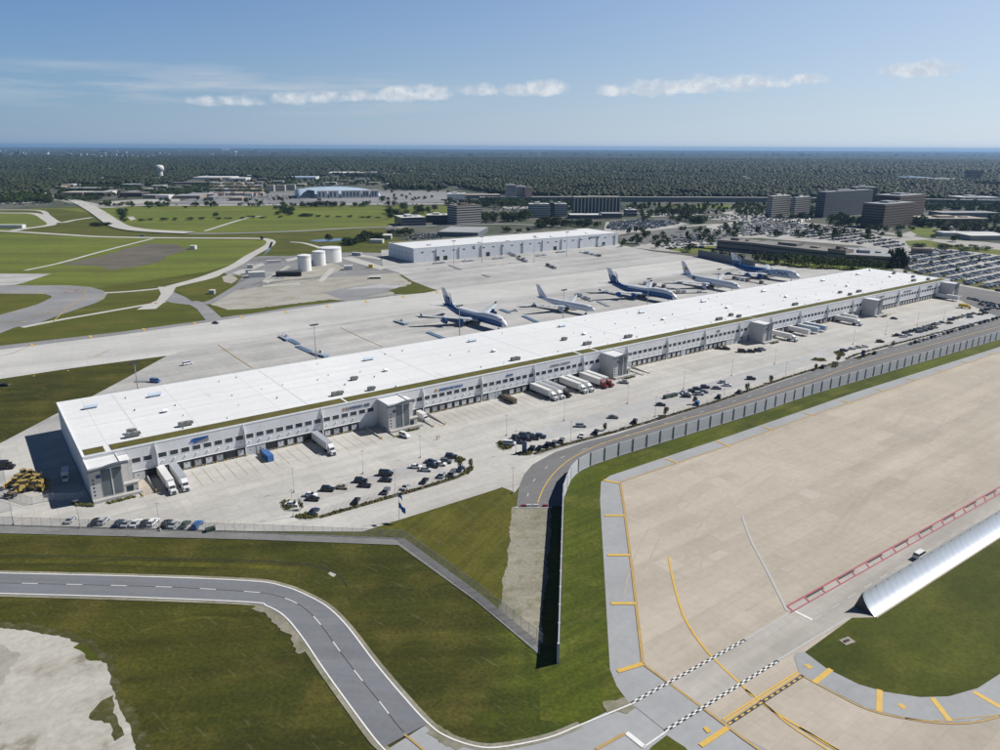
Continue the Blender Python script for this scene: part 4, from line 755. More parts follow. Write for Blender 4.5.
fence('chain_link_fence', 'chain link fence from the yellow loaders to the near office tower', [G(*p) for p in [(-10,493.5),(0,494.5),(33,505),(50,501),(75,500.5),(88,498)]], 2.7, 3.05)
mb = MB(); q = [G(*p) for p in [(2,499.5),(30,508),(51,503),(51,497.5)]]; add_line(mb, q, 2.0, .17); mb.obj('concrete_apron_edge', 'path_pale')['kind'] = 'structure'
# distant jet blast wall beside the blue jet
q0 = G(698,256.5); q1 = G(752.5,268.5); dv = np.array(q1)-np.array(q0); e = empty('blast_fence', *q0, 0, math.atan2(dv[1], dv[0])); tag(e, 'dark blue-grey blast fence behind the blue and white jumbo jet', 'blast fence'); Lq = float(np.hypot(*dv))
mb = MB(); mb.box(0, Lq, -.3, .3, 0, 7.6, 0); mb.obj('screen', 'stone_grey', e)
for k in range(12): mb = MB(); mb.box(Lq*k/11-.3, Lq*k/11+.3, .3, 2.6, 0, 7.2, 0, tx=.1); mb.obj('buttress', 'stone_grey', e)
# ================================================================== POLES
def mast(x, y, h, label, airside=True):
    e = empty('light_mast', x, y, 0, PSI); tag(e, label, 'light mast', 'tall apron light masts' if airside else 'car park light poles')
    mb = MB(); mb.cyl((0,0,.8), (0,0,h), .28 if airside else .075, .14 if airside else .05, n=8); mb.obj('pole', 'galvanised' if airside else 'galvanised', e)
    mb = MB(); mb.cyl((0,0,0), (0,0,.85), .55 if airside else .32, n=10); mb.obj('base', 'kerb', e)
    if airside:
        mb = MB(); mb.box(-2.2, 2.2, -.15, .15, h-.2, h+.1, 0); mb.box(-1.4, 1.4, -.9, .9, h-.1, h+.05, 0); mb.obj('crossarm', 'steel_dark', e)
        for k in range(6): mb = MB(); mb.box(-2.2+k*.8, -1.7+k*.8, -.5, .1, h+.1, h+.55, 0); mb.obj('floodlight', 'steel_dark', e)
    else:
        for sgn in (-1, 1): mb = MB(); mb.box(min(0, sgn*.75), max(0, sgn*.75), -.1, .1, h-.06, h+.06, 0); mb.obj('lamp_head', 'galvanised', e)
for k, (s_, h_) in enumerate([(116.2,27.3),(203,26.8),(281,27.6),(357.5,27.3),(432,27.4)]): mast(*B(s_, 80.5), h_, f'tall apron light mast behind the cargo roof, {nth(k)} of the row from the left')
mast(*B(32.5, 80.5), 21.4, 'tall light mast by the grass wedge at the left end of the building')
for k, (bx, by) in enumerate([(454,268),(482,262.5),(534,262),(566.5,256.5),(480,250)][:4]): X, Y = G(bx, by); mast(X, Y, 26, f'thin light mast in front of the second cargo building, {nth(k)} from the left')
for k, (bx, by) in enumerate([(134.3,527.5),(81,525.5)][:1]): pass
yp = [(14,525,9.5,'thin light pole at the fence by the left picture edge'),(80.5,528.5,9.5,'thin light pole among the cars by the fence'),(160.5,531.5,9.5,'thin light pole at the fence near the blue car'),
      (294.2,492.6,9,'yard light pole behind the left planted island'),(363.2,474,9,'yard light pole behind the black cars'),(420.4,458,9,'yard light pole behind the cluster at the lot end'),(293.4,517.2,9.5,'white based light pole on the front island kerb'),(395.4,495.2,9.5,'light pole on the front kerb by the grey car'),
      (506.5,436,9,'yard light pole above the shrub island'),(564,421,9,'yard light pole in the lorry lane, left of the silver car'),(516,454,9.5,'light pole on the tip of the small island'),(570.5,444,9.5,'light pole on the kerb strip before the road bend'),(627.5,404,9,'yard light pole below the third tower'),(683.5,389.3,9,'yard light pole above the car cluster'),(731.5,376,9,'yard light pole right of the silver cars'),(774.5,364.5,9,'yard light pole below the fourth tower'),(655,417,9.5,'light pole on the kerb strip left of the young tree'),(723.5,399.5,9.5,'light pole on the kerb strip by the small black car'),(853,344.5,9,'yard light pole below the parked long lorry'),(885.5,335,9,'yard light pole left of the double car row'),(917,326,9,'yard light pole above the double car row'),(943.5,320.5,9,'yard light pole right end above the double car row'),(785,379.5,9.5,'light pole on the kerb strip right of the trees')]
for x, y, h_, lb in yp: mast(*G(x, y), h_, lb, False)
X, Y = G(512.8, 493.5); mast(X, Y, 9.5, 'curved road lamp at the corner of the grass triangle', False)
# banner pole
X, Y = G(399.4, 521); e = empty('flag_pole', X, Y, 0, R(-35)); tag(e, 'thin pole flying two blue flags at the grass edge', 'flagpole')
mb = MB(); mb.cyl((0,0,0), (0,0,12), .09, .06, n=8); mb.obj('pole', 'galvanised', e)
for z0, z1, w_, yb in ((8.3, 9.6, 1.7, .3), (4.6, 6.6, 2.6, .6)):
    mb = MB(); n = 8
    for k in range(n): a = w_*k/n; b_ = w_*(k+1)/n; mb.add([(a,.2*math.sin(a*3),z0-a*yb),(b_,.2*math.sin(b_*3),z0-b_*yb),(b_,.2*math.sin(b_*3),z1-b_*yb),(a,.2*math.sin(a*3),z1-a*yb)], [(0,1,2,3)], k % 2)
    mb.obj('flag', ['cloth_blue', 'cloth_blue'], e)
# ================================================================== FUEL TANKS
for (bx, by, ty, rpx, lb) in ((304.5,272,255.5,6.2,'nearest tall white fuel tank, left of the three'), (319,266.5,251.6,6.1,'middle white fuel tank of the three'), (330.2,263.0,247.9,10.2,'widest white fuel tank, at the back right')):
    X, Y = G(bx, by-1); D_ = math.hypot(X, Y, H); r = rpx*D_/FP*1.02
    h_ = (by-ty)*D_/FP*1.03*.93; e = empty('fuel_tank', X, Y+r*.3); tag(e, lb, 'storage tank', 'white fuel tanks')
    mb = MB(); mb.lathe([(r,0),(r,h_-1.0)], 36); mb.obj('shell', 'tank_white', e, smooth=False)
    mb = MB(); mb.lathe([(r+.1,h_-1.0),(r+.1,h_-.8),(r*.5,h_-.1),(0.01,h_+.15)], 36); mb.obj('roof', 'trim_white', e)
    mb = MB(); mb.lathe([(r+.25,h_-2.0),(r+.25,h_-1.8),(r,h_-1.8)], 36); mb.obj('wind_girder', 'galvanised', e)
    mb = MB()
    for k in range(16): a = R(-150+k*6); mb.box(-.5,.5,-.1,.1,0,.12,0, Matrix.Translation((math.cos(a)*(r+.5), math.sin(a)*(r+.5), h_*(k+.5)/16)) @ Matrix.Rotation(a, 4, 'Z'))
    mb.obj('stair', 'galvanised', e)

# ================================================================== AIRCRAFT (x forward, nose at +x; origin under the fuselage centre)
def ring(x, zc, ry, rz, n=24, top=0.0):
    out = []
    for i in range(n):
        a = 2*math.pi*i/n+math.pi/n; y = math.cos(a)*ry; z = math.sin(a)*rz
        if z > 0 and top: z *= 1+top; y *= 1-.18*top
        out.append((x, y, zc+z))
    return out
def wing_mb(root, tip, cr, ct, tr, sweep_dz, mi=0, kink=None):
    """root/tip = (x_leading, y, z); cr/ct chords; tr = thickness ratio"""
    def sec(p, c, t):
        x, y, z = p; return [(x, y, z), (x-.12*c, y, z+.055*c*t), (x-.35*c, y, z+.07*c*t), (x-c, y, z), (x-.35*c, y, z-.05*c*t), (x-.12*c, y, z-.045*c*t)]
    rings = [sec(root, cr, tr)]
    if kink: rings.append(sec(kink[0], kink[1], tr))
    rings.append(sec(tip, ct, tr*.8)); mb = MB(); mb.loft(rings, mi); return mb
def aircraft(kind, A, Bp, label, paint):
    """A tail ground point, Bp nose ground point"""
    spec = dict(jumbo=dict(L=68.6, r=3.25, span=64, tail=19.4, hump=True, eng=((11.7, 5.2), (21, -1.5))), wide=dict(L=62.9, r=3.1, span=63, tail=18.6, hump=False, eng=((10.0, 6.5),)), mid=dict(L=53.7, r=2.55, span=47.5, tail=15.9, hump=False, eng=((8.0, 5.5),)))[kind]
    L_, r, span = spec['L'], spec['r'], spec['span']; zc = r+2.4
    d = np.array(Bp)-np.array(A); an = math.atan2(d[1], d[0]); mid = (np.array(A)+np.array(Bp))/2
    e = empty('cargo_jet', mid[0], mid[1], 0, an); tag(e, label, 'airliner', 'parked cargo jets')
    h = L_/2
    st = [(-h, zc+r*.72, .15, .25, 0), (-h+1.5, zc+r*.66, r*.17, r*.2, 0), (-h+6, zc+r*.5, r*.42, r*.46, 0), (-h+12, zc+r*.28, r*.72, r*.74, 0), (-h+18, zc+r*.08, r*.94, r*.94, 0), (-h+23, zc, r, r, 0)]
    hump = .36 if spec['hump'] else 0
    st += [(0, zc, r, r, 0), (h-29 if hump else h-20, zc, r, r, 0)]
    if hump: st += [(h-25, zc, r, r, hump*.45), (h-21.5, zc, r, r, hump*.9), (h-12, zc, r, r, hump), (h-8, zc-.03*r, r*.98, r*.97, hump*.98), (h-5, zc-.1*r, r*.88, r*.87, hump*.72), (h-2.6, zc-.22*r, r*.66, r*.66, hump*.25), (h-1, zc-.33*r, r*.4, r*.42, 0), (h-.25, zc-.38*r, r*.2, r*.2, 0), (h, zc-.4*r, .08, .08, 0)]
    else: st += [(h-9, zc, r, r, 0), (h-6, zc-.03*r, r*.95, r*.95, 0), (h-3.6, zc-.12*r, r*.78, r*.76, 0), (h-1.7, zc-.24*r, r*.52, r*.5, 0), (h-.5, zc-.34*r, r*.28, r*.26, 0), (h, zc-.38*r, .06, .06, 0)]
    rings = [ring(*s_[:4], 24, s_[4]) for s_ in st]; nr = len(rings)
    # refine along the length so that the paint scheme can curve
    R2 = []; 
    for k in range(nr-1):
        m_ = max(1, int(abs(st[k+1][0]-st[k][0])/2.2))
        for j in range(m_): t = j/m_; R2.append([tuple(a+(b_-a)*t for a, b_ in zip(p, q)) for p, q in zip(rings[k], rings[k+1])])
    R2.append(rings[-1]); names = paint['mats']
    def fm(k, i):
        a = 2*math.pi*(i+1)/24; z = math.sin(a); x = R2[k][0][0]; return paint['fus'](x/L_, z)
    mb = MB(); mb.loft(R2, fmi=fm); mb.obj('fuselage', names, e, smooth=True)
    # cockpit windows
    mb = MB(); zt = zc+(r*.62 if hump else r*.30); xw = h-(4.6 if hump else 3.0)
    for sg in (-1, 1): mb.add([(xw, sg*r*(.62 if hump else .66), zt+.05), (xw+1.0, sg*r*.32, zt+.02), (xw+.65, sg*r*.28, zt+.75), (xw-.3, sg*r*.56, zt+.7)], [(0,1,2,3) if sg < 0 else (3,2,1,0)])
    mb.v = [(x+.22, y*1.06, z+.1) for x, y, z in mb.v]; mb.obj('cockpit_window', 'car_glass', e)
    # wings
    hs = span/2; xr = 9.5 if kind == 'jumbo' else (7.5 if kind == 'wide' else 6.0); sw = (hs-r)*(.78 if kind == 'jumbo' else .62); wz = zc-r*.55
    for sg in (-1, 1):
        kx = hs*.38; root = (xr, sg*r*.75, wz); kk = (xr-sw*.40, sg*kx, wz+1.0); tip = (xr-sw, sg*hs, wz+3.3)
        wm = wing_mb(root, tip, L_*.20, 3.4 if kind != 'mid' else 2.6, 1.35, 0, 0, (kk, L_*.125)); wo = wm.obj('wing', paint['wing'], e)
        fl = MB()
        for q in (.3, .5, .7): x = xr-sw*q-L_*.12*(1-q*.45); y = sg*(r+(hs-r)*q); fl.cyl((x+2, y, wz+q*3-.5), (x-2.6, y, wz+q*3-.35), .35, .1, n=6)
        fl.obj('flap_fairing', paint['wing'], wo)
        if kind == 'mid' or (hump and paint.get('winglet')): MB().box(tip[0]-3.2, tip[0]-.3, tip[1]-.1, tip[1]+.1, tip[2], tip[2]+1.3, 0, tx=.8).obj('winglet', paint['fin'][0], wo)
        for ey, ex in spec['eng']:
            q = (ey-r)/(hs-r); x0 = xr-sw*q+ (2.7 if kind == 'jumbo' else 3.4); zE = wz+3.3*q-2.3-(.2 if kind == 'wide' else 0); er = 1.35 if kind == 'jumbo' else (1.85 if kind == 'wide' else 1.35)
            M = Matrix.Translation((x0, sg*ey, zE)) @ Matrix.Rotation(R(-90), 4, 'Y')
            pr = [(er*.86, 0), (er, -.25*1), (er*1.04, -1.3), (er*.97, -3.2), (er*.72, -4.9)]
            mb = MB(); mb.lathe([(a, b_*1.0) for a, b_ in pr], 18, M=Matrix.Translation((x0, sg*ey, zE)) @ Matrix.Rotation(R(90), 4, 'Y')); eo = mb.obj('engine', paint['eng'], e, smooth=True)
            M = Matrix.Translation((x0, sg*ey, zE)) @ Matrix.Rotation(R(90), 4, 'Y')
            mb = MB(); mb.lathe([(er*.86, 0), (er*.78, -.5), (.02, -.9)], 18, M=M); mb.obj('fan', 'steel_dark', eo)
            mb = MB(); mb.lathe([(er*.6, -4.6), (er*.42, -6.1), (.02, -7.2)], 14, M=M); mb.obj('exhaust_cone', 'trim_grey', eo)
            mb = MB(); mb.box(x0-6.2, x0-1.0, sg*ey-.18, sg*ey+.18, zE+er*.8, zE+er+1.3, 0, tx=.5); mb.obj('pylon', paint['eng'], eo)
    # tail
    tz = zc+r*.9; th = spec['tail']; f = MB()
    def fin_sec(x, z, c, w): return [(x, 0, z), (x-.3*c, w, z), (x-c, 0, z), (x-.3*c, -w, z)]
    fr = [fin_sec(-h+16.5*L_/68, tz-1.6, 13.0*L_/68, .42)]; n = 8
    for k in range(n+1): q = k/n; fr.append(fin_sec(-h+(12.5-10.2*q)*L_/68, tz+(th-tz)*q, (9.8-5.8*q)*L_/68, .34-.2*q))
    f.loft(fr, fmi=lambda k, i: paint['finf'](k/n)); fo = f.obj('tail_fin', paint['fin'], e)
    if paint.get('emblem'): 
        for sg in (-1, 1):
            M = Matrix.Translation((-h+5.2, sg*.34, tz+(th-tz)*.45)) @ Matrix.Rotation(R(90), 4, 'X')
            mb = MB(); mb.lathe([(2.0, .05), (.02, .1)], 20, M=M) if False else mb.cyl((-h+5.0, sg*.2, tz+(th-tz)*.42), (-h+5.0, sg*.42, tz+(th-tz)*.42), 1.7, n=20)
            mb.obj('tail_emblem', paint['emblem'], fo)
    if paint.get('swoosh'):
        for sg in (-1, 1):
            mb = MB(); pl = []
            for k in range(15):
                a = R(200-200*k/14); pl.append((-h+6.4+3.0*math.cos(a), tz+4.6+3.6*math.sin(a)))
            for k in range(8): pl.append((-h+9.4-.5*k*.2+.15*k, tz+4.6-1.35*k*.75))
            for i in range(len(pl)-1):
                a, b_ = pl[i], pl[i+1]; w_ = .5
                mb.add([(a[0]-w_, sg*.46, a[1]), (b_[0]-w_, sg*.46, b_[1]), (b_[0]+w_, sg*.46, b_[1]), (a[0]+w_, sg*.46, a[1])], [(0,1,2,3)])
            mb.obj('tail_emblem', paint['swoosh'], fo)
    for sg in (-1, 1): wing_mb((-h+9.5*L_/68, sg*.6, zc+r*.5), (-h+1.6*L_/68, sg*span*.172, zc+r*.5+1.2), 8.2*L_/68, 2.7, 1.1, 0).obj('tailplane', paint.get('tp', paint['wing']), e)
    # landing gear
    def gear(x, y, nw):
        g = MB(); g.cyl((x, y, .6), (x, y, zc-r*.7), .22, n=8)
        for i in range(nw):
            for sg in (-1, 1): xx = x+(i-(nw-1)/2)*1.5; g.cyl((xx, y+sg*.45, .6), (xx, y+sg*.85, .6), .6, n=12, mi=1)
        g.obj('landing_gear', ['galvanised', 'tyre'], e)
    gear(h-8, 0, 1)
    if kind == 'jumbo': [gear(-1, sg*5.4, 2) for sg in (-1, 1)]; [gear(-4, sg*1.8, 2) for sg in (-1, 1)]
    else: [gear(-1.5, sg*(5.4 if kind == 'wide' else 4.4), 3 if kind == 'wide' else 2) for sg in (-1, 1)]
    if paint.get('door'):
        mb = MB(); mb.box(-h+15, -h+18.2, -r*1.005, -r*.97, zc-.2, zc+2.0, 0); mb.obj('cargo_door', 'steel_dark', e)
    return e, h, r, zc
def abc_fus(x, z):
    lim = .28 if x > -.12 else .28+max(0, (-.12-x))*3.6
    if x > .455: return 0
    return 1 if z < (lim if x < .44 else -.3) else 0
abc = dict(mats=['jet_white', 'jet_blue'], fus=abc_fus, wing='jet_wing', eng='jet_engine', fin=['jet_blue', 'jet_white'], finf=lambda q: 1 if q > .50 else 0, swoosh='jet_white', winglet=True, tp='jet_wing')
nat = dict(mats=['jet_white', 'jet_blue', 'jet_pale_blue'], fus=lambda x, z: (1 if x < -.075+.10*z and z > -.55 else 0), wing='jet_wing', eng='jet_engine', fin=['jet_blue', 'jet_white'], finf=lambda q: 1 if q > .42 else 0, swoosh='jet_pale_blue', tp='jet_blue')
pale = dict(mats=['jet_white', 'jet_pale_blue'], fus=lambda x, z: 1 if -.35 < z < .12 and False else 0, wing='jet_wing', eng='jet_engine_white', fin=['jet_white', 'jet_white'], finf=lambda q: 0)
eth = dict(pale); eth['emblem'] = 'jet_gold'; eth['mats'] = ['jet_white', 'jet_white']; eth['door'] = True
def ac_at(kind, tail, nose, zt, zn, L_, label, paint):
    A = np.array(G(*tail, zt)); Bn = np.array(G(*nose, zn)); d = (Bn-A)/np.hypot(*(Bn-A)); return aircraft(kind, tuple(Bn-d*L_), tuple(Bn), label, paint)
ac_at('jumbo', (445,303.5), (506.8,325.6), 8.4, 4.6, 68.6, 'blue and white jumbo jet nearest the camera, leftmost of the parked jets', abc)
ac_at('mid', (548.4,298.6), (595.2,310.6), 6.6, 4.0, 53.7, 'plain white twin engine jet between the two blue jumbo jets', pale)
ac_at('jumbo', (609,281.4), (677,298.2), 8.4, 4.6, 68.6, 'blue and white jumbo jet to the right of the plain white jet', abc)
ac_at('wide', (682.3,273.9), (740,288), 7.4, 4.4, 62.9, 'pale twin engine jet with a gold disc on its tail fin', eth)
e, h, r, zc = ac_at('jumbo', (735.6,264.8), (800.2,277.4), 8.4, 4.6, 68.6, 'rightmost jumbo jet with blue rear body and lettering on the white front', nat)
for sg, rot in ((-1, 0),): text_part('fuselage_lettering', 'NATIONAL', 'jet_blue', e, (-.5, -r-.12, zc-.7), 4.7, (R(90), 0, 0), ext=.04, sx=1.05)
# ================================================================== ROAD VEHICLES
def wheels(mbf, xs, hw, r=.34, w=.24):
    out = []
    for x in xs:
        for sg in (-1, 1): m_ = MB(); m_.cyl((x, sg*(hw-w), r), (x, sg*(hw+.02), r), r, n=12); out.append(m_)
    return out
def car_shapes(t):
    b = MB(); g = MB()
    if t == 'suv':
        prof = [(-2.35,.35),(-2.38,.95),(-2.2,1.12),(1.0,1.12),(2.15,1.0),(2.38,.75),(2.36,.35)]; cab = [(-2.25,1.1),(-1.95,1.72),(.35,1.72),(1.1,1.1)]; roof = (-1.95, .35, 1.72); hw = .95
    elif t == 'van':
        prof = [(-2.6,.35),(-2.62,1.3),(1.6,1.3),(2.35,1.05),(2.55,.7),(2.52,.35)]; cab = [(-2.58,1.28),(-2.45,2.0),(1.0,2.0),(1.85,1.2)]; roof = (-2.45, 1.0, 2.0); hw = .98
    elif t == 'pickup':
        prof = [(-2.75,.45),(-2.78,1.1),(-.65,1.1),(1.25,1.12),(2.55,1.05),(2.75,.8),(2.72,.45)]; cab = [(-.75,1.1),(-.55,1.78),(.75,1.78),(1.45,1.1)]; roof = (-.55, .75, 1.78); hw = .98
    else:
        prof = [(-2.3,.3),(-2.35,.78),(-1.6,.95),(.95,.93),(2.1,.78),(2.35,.6),(2.33,.3)]; cab = [(-1.75,.93),(-1.0,1.42),(.25,1.42),(1.15,.9)]; roof = (-1.0, .25, 1.42); hw = .9
    n = len(prof); vs = [(x, -hw*(1 if z < 1 else .96), z) for x, z in prof]+[(x, hw*(1 if z < 1 else .96), z) for x, z in prof]
    b.add(vs, [tuple(range(n)), tuple(range(2*n-1, n-1, -1))]+[(i, i+n, (i+1)%n+n, (i+1)%n) for i in range(n)])
    k = len(cab); iw = hw*.92; rw = hw*.72
    vs = [(x, -(iw if i in (0, k-1) else rw), z) for i, (x, z) in enumerate(cab)]+[(x, (iw if i in (0, k-1) else rw), z) for i, (x, z) in enumerate(cab)]
    g.add(vs, [tuple(range(k)), tuple(range(2*k-1, k-1, -1))]+[(i, i+k, (i+1)%k+k, (i+1)%k) for i in range(k)])
    b.box(roof[0]-.03, roof[1]+.03, -rw-.02, rw+.02, roof[2]-.03, roof[2]+.05)
    for xx in (roof[0]-.02, (roof[0]+roof[1])/2, roof[1]):
        for sg in (-1, 1): b.add([(xx-.06, sg*(rw+.02), roof[2]), (xx+.06, sg*(rw+.02), roof[2]), (xx+.1, sg*(iw+.02), prof[3][1]), (xx-.1, sg*(iw+.02), prof[3][1])], [(0,1,2,3)])
    return b, g, hw
CARM = {}; CARP = {}; ST = bpy.data.collections.new('unused')
def near_car(t, col, x, y, rz):
    key = (t, col)
    e = empty('car' if t == 'sedan' else ('pickup_truck' if t == 'pickup' else ('van' if t == 'van' else 'car')), x, y, .18, rz)
    if key not in CARP:
        b, g, hw = car_shapes(t); L_ = []
        L_.append(('body', b.obj('body', 'paint_car_'+col, e))); L_.append(('windows', g.obj('windows', 'car_glass', e)))
        for m_ in wheels(None, (-1.42, 1.42), hw): L_.append(('wheel', m_.obj('wheel', 'tyre', e)))
        for sg in (-1, 1): m_ = MB(); m_.box(2.2, 2.40, sg*.55-.18, sg*.55+.18, .6, .74); L_.append(('headlight', m_.obj('headlight', 'trim_white', e)))
        CARP[key] = [(n_, o.data) for n_, o in L_]
    else:
        for n_, d in CARP[key]: o = bpy.data.objects.new(n_, d); C.objects.link(o); o.parent = e
    return e
def far_mesh(t, col):
    if (t, col) not in CARM:
        b, g, hw = car_shapes(t); k = len(b.v); b.v += g.v; b.f += [tuple(i+k for i in f) for f in g.f]; b.m += [1]*len(g.f)
        for m_ in wheels(None, (-1.42, 1.42), hw): k = len(b.v); b.v += m_.v; b.f += [tuple(i+k for i in f) for f in m_.f]; b.m += [2]*len(m_.f)
        o = b.obj('car', ['paint_car_'+col, 'car_glass', 'tyre']); CARM[(t, col)] = o.data; bpy.data.objects.remove(o)
    return CARM[(t, col)]
CN = dict(black='black', white='white', silver='silver', grey='dark grey', navy='dark navy', blue='bright blue', red='red', tan='tan', green='dark green', brown='brown')
TN = dict(sedan='saloon', suv='SUV', van='van', pickup='pickup truck')
CATN = dict(sedan='car', suv='car', van='van', pickup='pickup truck')
def row(cars, where, group, d=(10, 1), near=True, label=None):
    cars = sorted(cars, key=lambda c: c[0])
    for k, c in enumerate(cars):
        x, y, col, t = c[:4]; dd_ = c[4] if len(c) > 4 else d
        p = G(x, y); q = G(x+dd_[0], y+dd_[1]); an = math.atan2(q[1]-p[1], q[0]-p[0])
        o = near_car(t, col, p[0], p[1], an)
        lb = c[5] if len(c) > 5 else f"{CN[col]} {TN[t]}, {nth(k)} from left {where}"
        tag(o, lb, CATN[t], group)
row([(71,521.5,'silver','sedan'),(96,523.3,'black','sedan'),(104,522.8,'silver','suv'),(119,525,'navy','sedan'),(127,525.2,'silver','sedan'),(136,524.8,'white','sedan'),(145,525,'black','sedan'),(153.5,524.3,'white','suv'),(167,526,'black','suv'),(174.5,526,'silver','sedan'),(185.5,526.2,'green','sedan'),(197.5,527,'blue','suv')], 'in the row along the fence', 'cars in the row along the fence', (8, -8))
row([(292.5,506,'white','sedan'),(310.5,496.5,'white','sedan'),(313,500.5,'black','sedan'),(328,491,'black','suv'),(342,488.8,'tan','sedan'),(361,482.5,'black','suv'),(365,487,'black','sedan'),(386.2,475.6,'black','van'),(386,481.5,'black','sedan'),(415.6,468.2,'white','sedan'),(425.5,471.2,'silver','sedan'),(431,463.2,'navy','sedan'),(432.6,467.4,'black','suv'),(440.3,465.5,'white','sedan'),(446,463,'grey','suv'),(451.2,458,'black','suv')], 'in the back row of the near lot', 'cars in the back row of the near island lot', (10, .6))
row([(314,513,'navy','sedan',(8,-6)),(356.6,502.5,'black','sedan',(4,-7)),(386.5,492.5,'grey','suv',(4,-6)),(406,488.3,'silver','sedan',(6,-6)),(424.8,482.3,'black','sedan',(5,-6)),(442.2,476.5,'silver','suv',(3,-6)),(452,475.2,'grey','suv',(3,-6)),(460.5,470.4,'navy','sedan',(4,-5))], 'in the front row of the near lot', 'cars in the front row of the near island lot')
row([(509.5,445.3,'white','van',(10,.5),'white van parked on the shrub island at the road bend'),(517,439.3,'black','suv'),(519.5,443.6,'black','sedan'),(524,436.6,'grey','suv'),(526.5,440.5,'black','suv'),(529,436.2,'black','sedan'),(533.5,439.6,'black','sedan'),(540.5,438,'navy','suv')], 'in the dark cluster behind the shrub island', 'dark cars clustered behind the shrub island', (10, .6))
row([(532,450,'black','suv'),(539.6,449.3,'black','sedan'),(547.4,446.4,'black','suv'),(554,444.8,'grey','suv'),(561.8,442,'grey','suv'),(582,436.7,'white','sedan'),(596,433.6,'black','suv'),(634.8,422.8,'black','suv'),(697.3,404.6,'blue','suv'),(718.7,398,'black','suv'),(739,393,'grey','suv'),(822.5,368,'black','suv'),(828,0,'x','x')][:-1], 'in the row beside the road kerb', 'cars in the row beside the dark road kerb', (3, -6))
row([(581,427,'silver','suv'),(613,418.5,'grey','sedan'),(660.6,405.9,'black','sedan'),(684.5,393.6,'silver','sedan'),(686,397.4,'black','sedan'),(686.6,395,'white','sedan'),(692.5,393,'black','suv'),(697,390.8,'black','suv'),(699,395,'silver','suv'),(703.4,393,'grey','sedan'),(705,388.4,'navy','suv'),(716.5,389.3,'grey','sedan'),(722.8,383.4,'silver','sedan'),(727,386.2,'white','sedan'),(751,379.8,'black','suv')], 'in the middle row between lorry lane and road', 'cars in the middle row beside the lorry lane', (10, .4))
row([(718.6,349.3,'black','sedan'),(726,349.8,'black','suv'),(742,352.5,'black','van'),(751,352.7,'black','suv'),(757.6,351.8,'navy','suv'),(761.8,350.5,'silver','suv')], 'by the docks left of the fourth tower', 'cars by the docks left of the fourth tower', (10, .6))
row([(843.5,351.8,'black','suv'),(851.6,349.8,'silver','sedan'),(858.5,348.3,'silver','sedan'),(864.5,347.5,'white','sedan')], 'by the shrub island on the right', 'cars by the right shrub island', (10, -.5))
row([(880,342.6,'black','suv',(10,0),'black car standing alone left of the long double row'),(893.8,319.3,'black','sedan',(10,1),'black car alone in the yard beyond the fifth tower'),(874.5,354.2,'black','suv',(4,-4),'black car beside the kerb gap before the double row'),(624,383.4,'silver','pickup',(10,1),'silver pickup parked at the third tower porch'),(404.8,437.2,'white','van',(10,3.5),'white van standing in front of the second tower')], '', 'single cars about the truck yard')
# the long double row at the right, nearest first
def pxrow(a, b_, n, jit, where, group, d, near=False, store=None, skip=0.1, cols=('black','black','grey','silver','silver','white','navy','black','grey','grey','tan','black')):
    out = []
    for k in range(n):
        if rnd.random() < skip: continue
        t = (k+.5)/n; x = a[0]+(b_[0]-a[0])*t; y = a[1]+(b_[1]-a[1])*t+rnd.uniform(-jit, jit)
        p = G(x, y); q = G(x+d[0], y+d[1]); out.append((p[0], p[1], math.atan2(q[1]-p[1], q[0]-p[0])+rnd.uniform(-.04, .04), rnd.choice(cols), rnd.choice(('sedan','sedan','suv','suv','pickup'))))
    if store is not None: store.extend((o, where, group) for o in [None] for o in out); return out
    for k, (x, y, an, col, t) in enumerate(out):
        if near: o = near_car(t, col, x, y, an)
        else: o = bpy.data.objects.new('pickup_truck' if t == 'pickup' else 'car', far_mesh(t, col)); C.objects.link(o); o.location = (x, y, .18); o.rotation_euler = (0, 0, an)
        tag(o, f"{CN[col]} {TN[t]}, {nth(k)} from left {where}", CATN[t], group)
    return out
pxrow((894,337.2),(1003,305.5), 24, .2, 'in the back line of the long double row', 'cars in the long double row', (10, -.5))
pxrow((901,338.2),(1003,308.5), 20, .2, 'in the middle line of the long double row', 'cars in the long double row', (10, -.5), skip=.2)
pxrow((905,346.2),(1003,317.0), 24, .15, 'in the front line of the long double row', 'cars in the long double row', (4, -4), skip=.08)
pxrow((967,298.5),(1003,307.5), 10, .2, 'in the short row beyond the sixth tower', 'cars beyond the sixth tower', (4, 3), skip=.1)
pxrow((978,304.5),(1003,309.5), 6, .2, 'in the second short row beyond the sixth tower', 'cars beyond the sixth tower', (4, 3), skip=.1)
# right-hand staff car park: rows run roughly along the building; nearest rows as cars of their own, the rest one mass
cand = []
def in_poly(p, poly):
    x, y = p; c = False; j = len(poly)-1
    for i in range(len(poly)):
        if (poly[i][1] > y) != (poly[j][1] > y) and x < (poly[j][0]-poly[i][0])*(y-poly[i][1])/(poly[j][1]-poly[i][1])+poly[i][0]: c = not c
        j = i
    return c
def to_px(X, Y, Z=0):
    z = Z-H; dp = Y*math.cos(PITCH)-z*math.sin(PITCH); v = Y*math.sin(PITCH)+z*math.cos(PITCH); x = X/dp*FP; y = v/dp*FP; c, s = math.cos(ROLL), math.sin(ROLL)
    return 500+x*c+y*s, 375+x*s-y*c
LOTR = [(889,264),(925,249),(1020,259),(1020,297),(985,289),(925,276)]
ri = 0; tt = -40.0
rows = []
while tt < 420:
    for dbl in (0, 5.4):
        t_ = tt+dbl; line = []
        s_ = 630.0
        while s_ < 1150:
            p = B(s_, t_); q = to_px(*p)
            if in_poly(q, LOTR): line.append((p[0], p[1], q))
            s_ += 2.75
        if line: rows.append(line)
    tt += 17.5
rows.sort(key=lambda l_: -max(q[1] for _, _, q in l_))
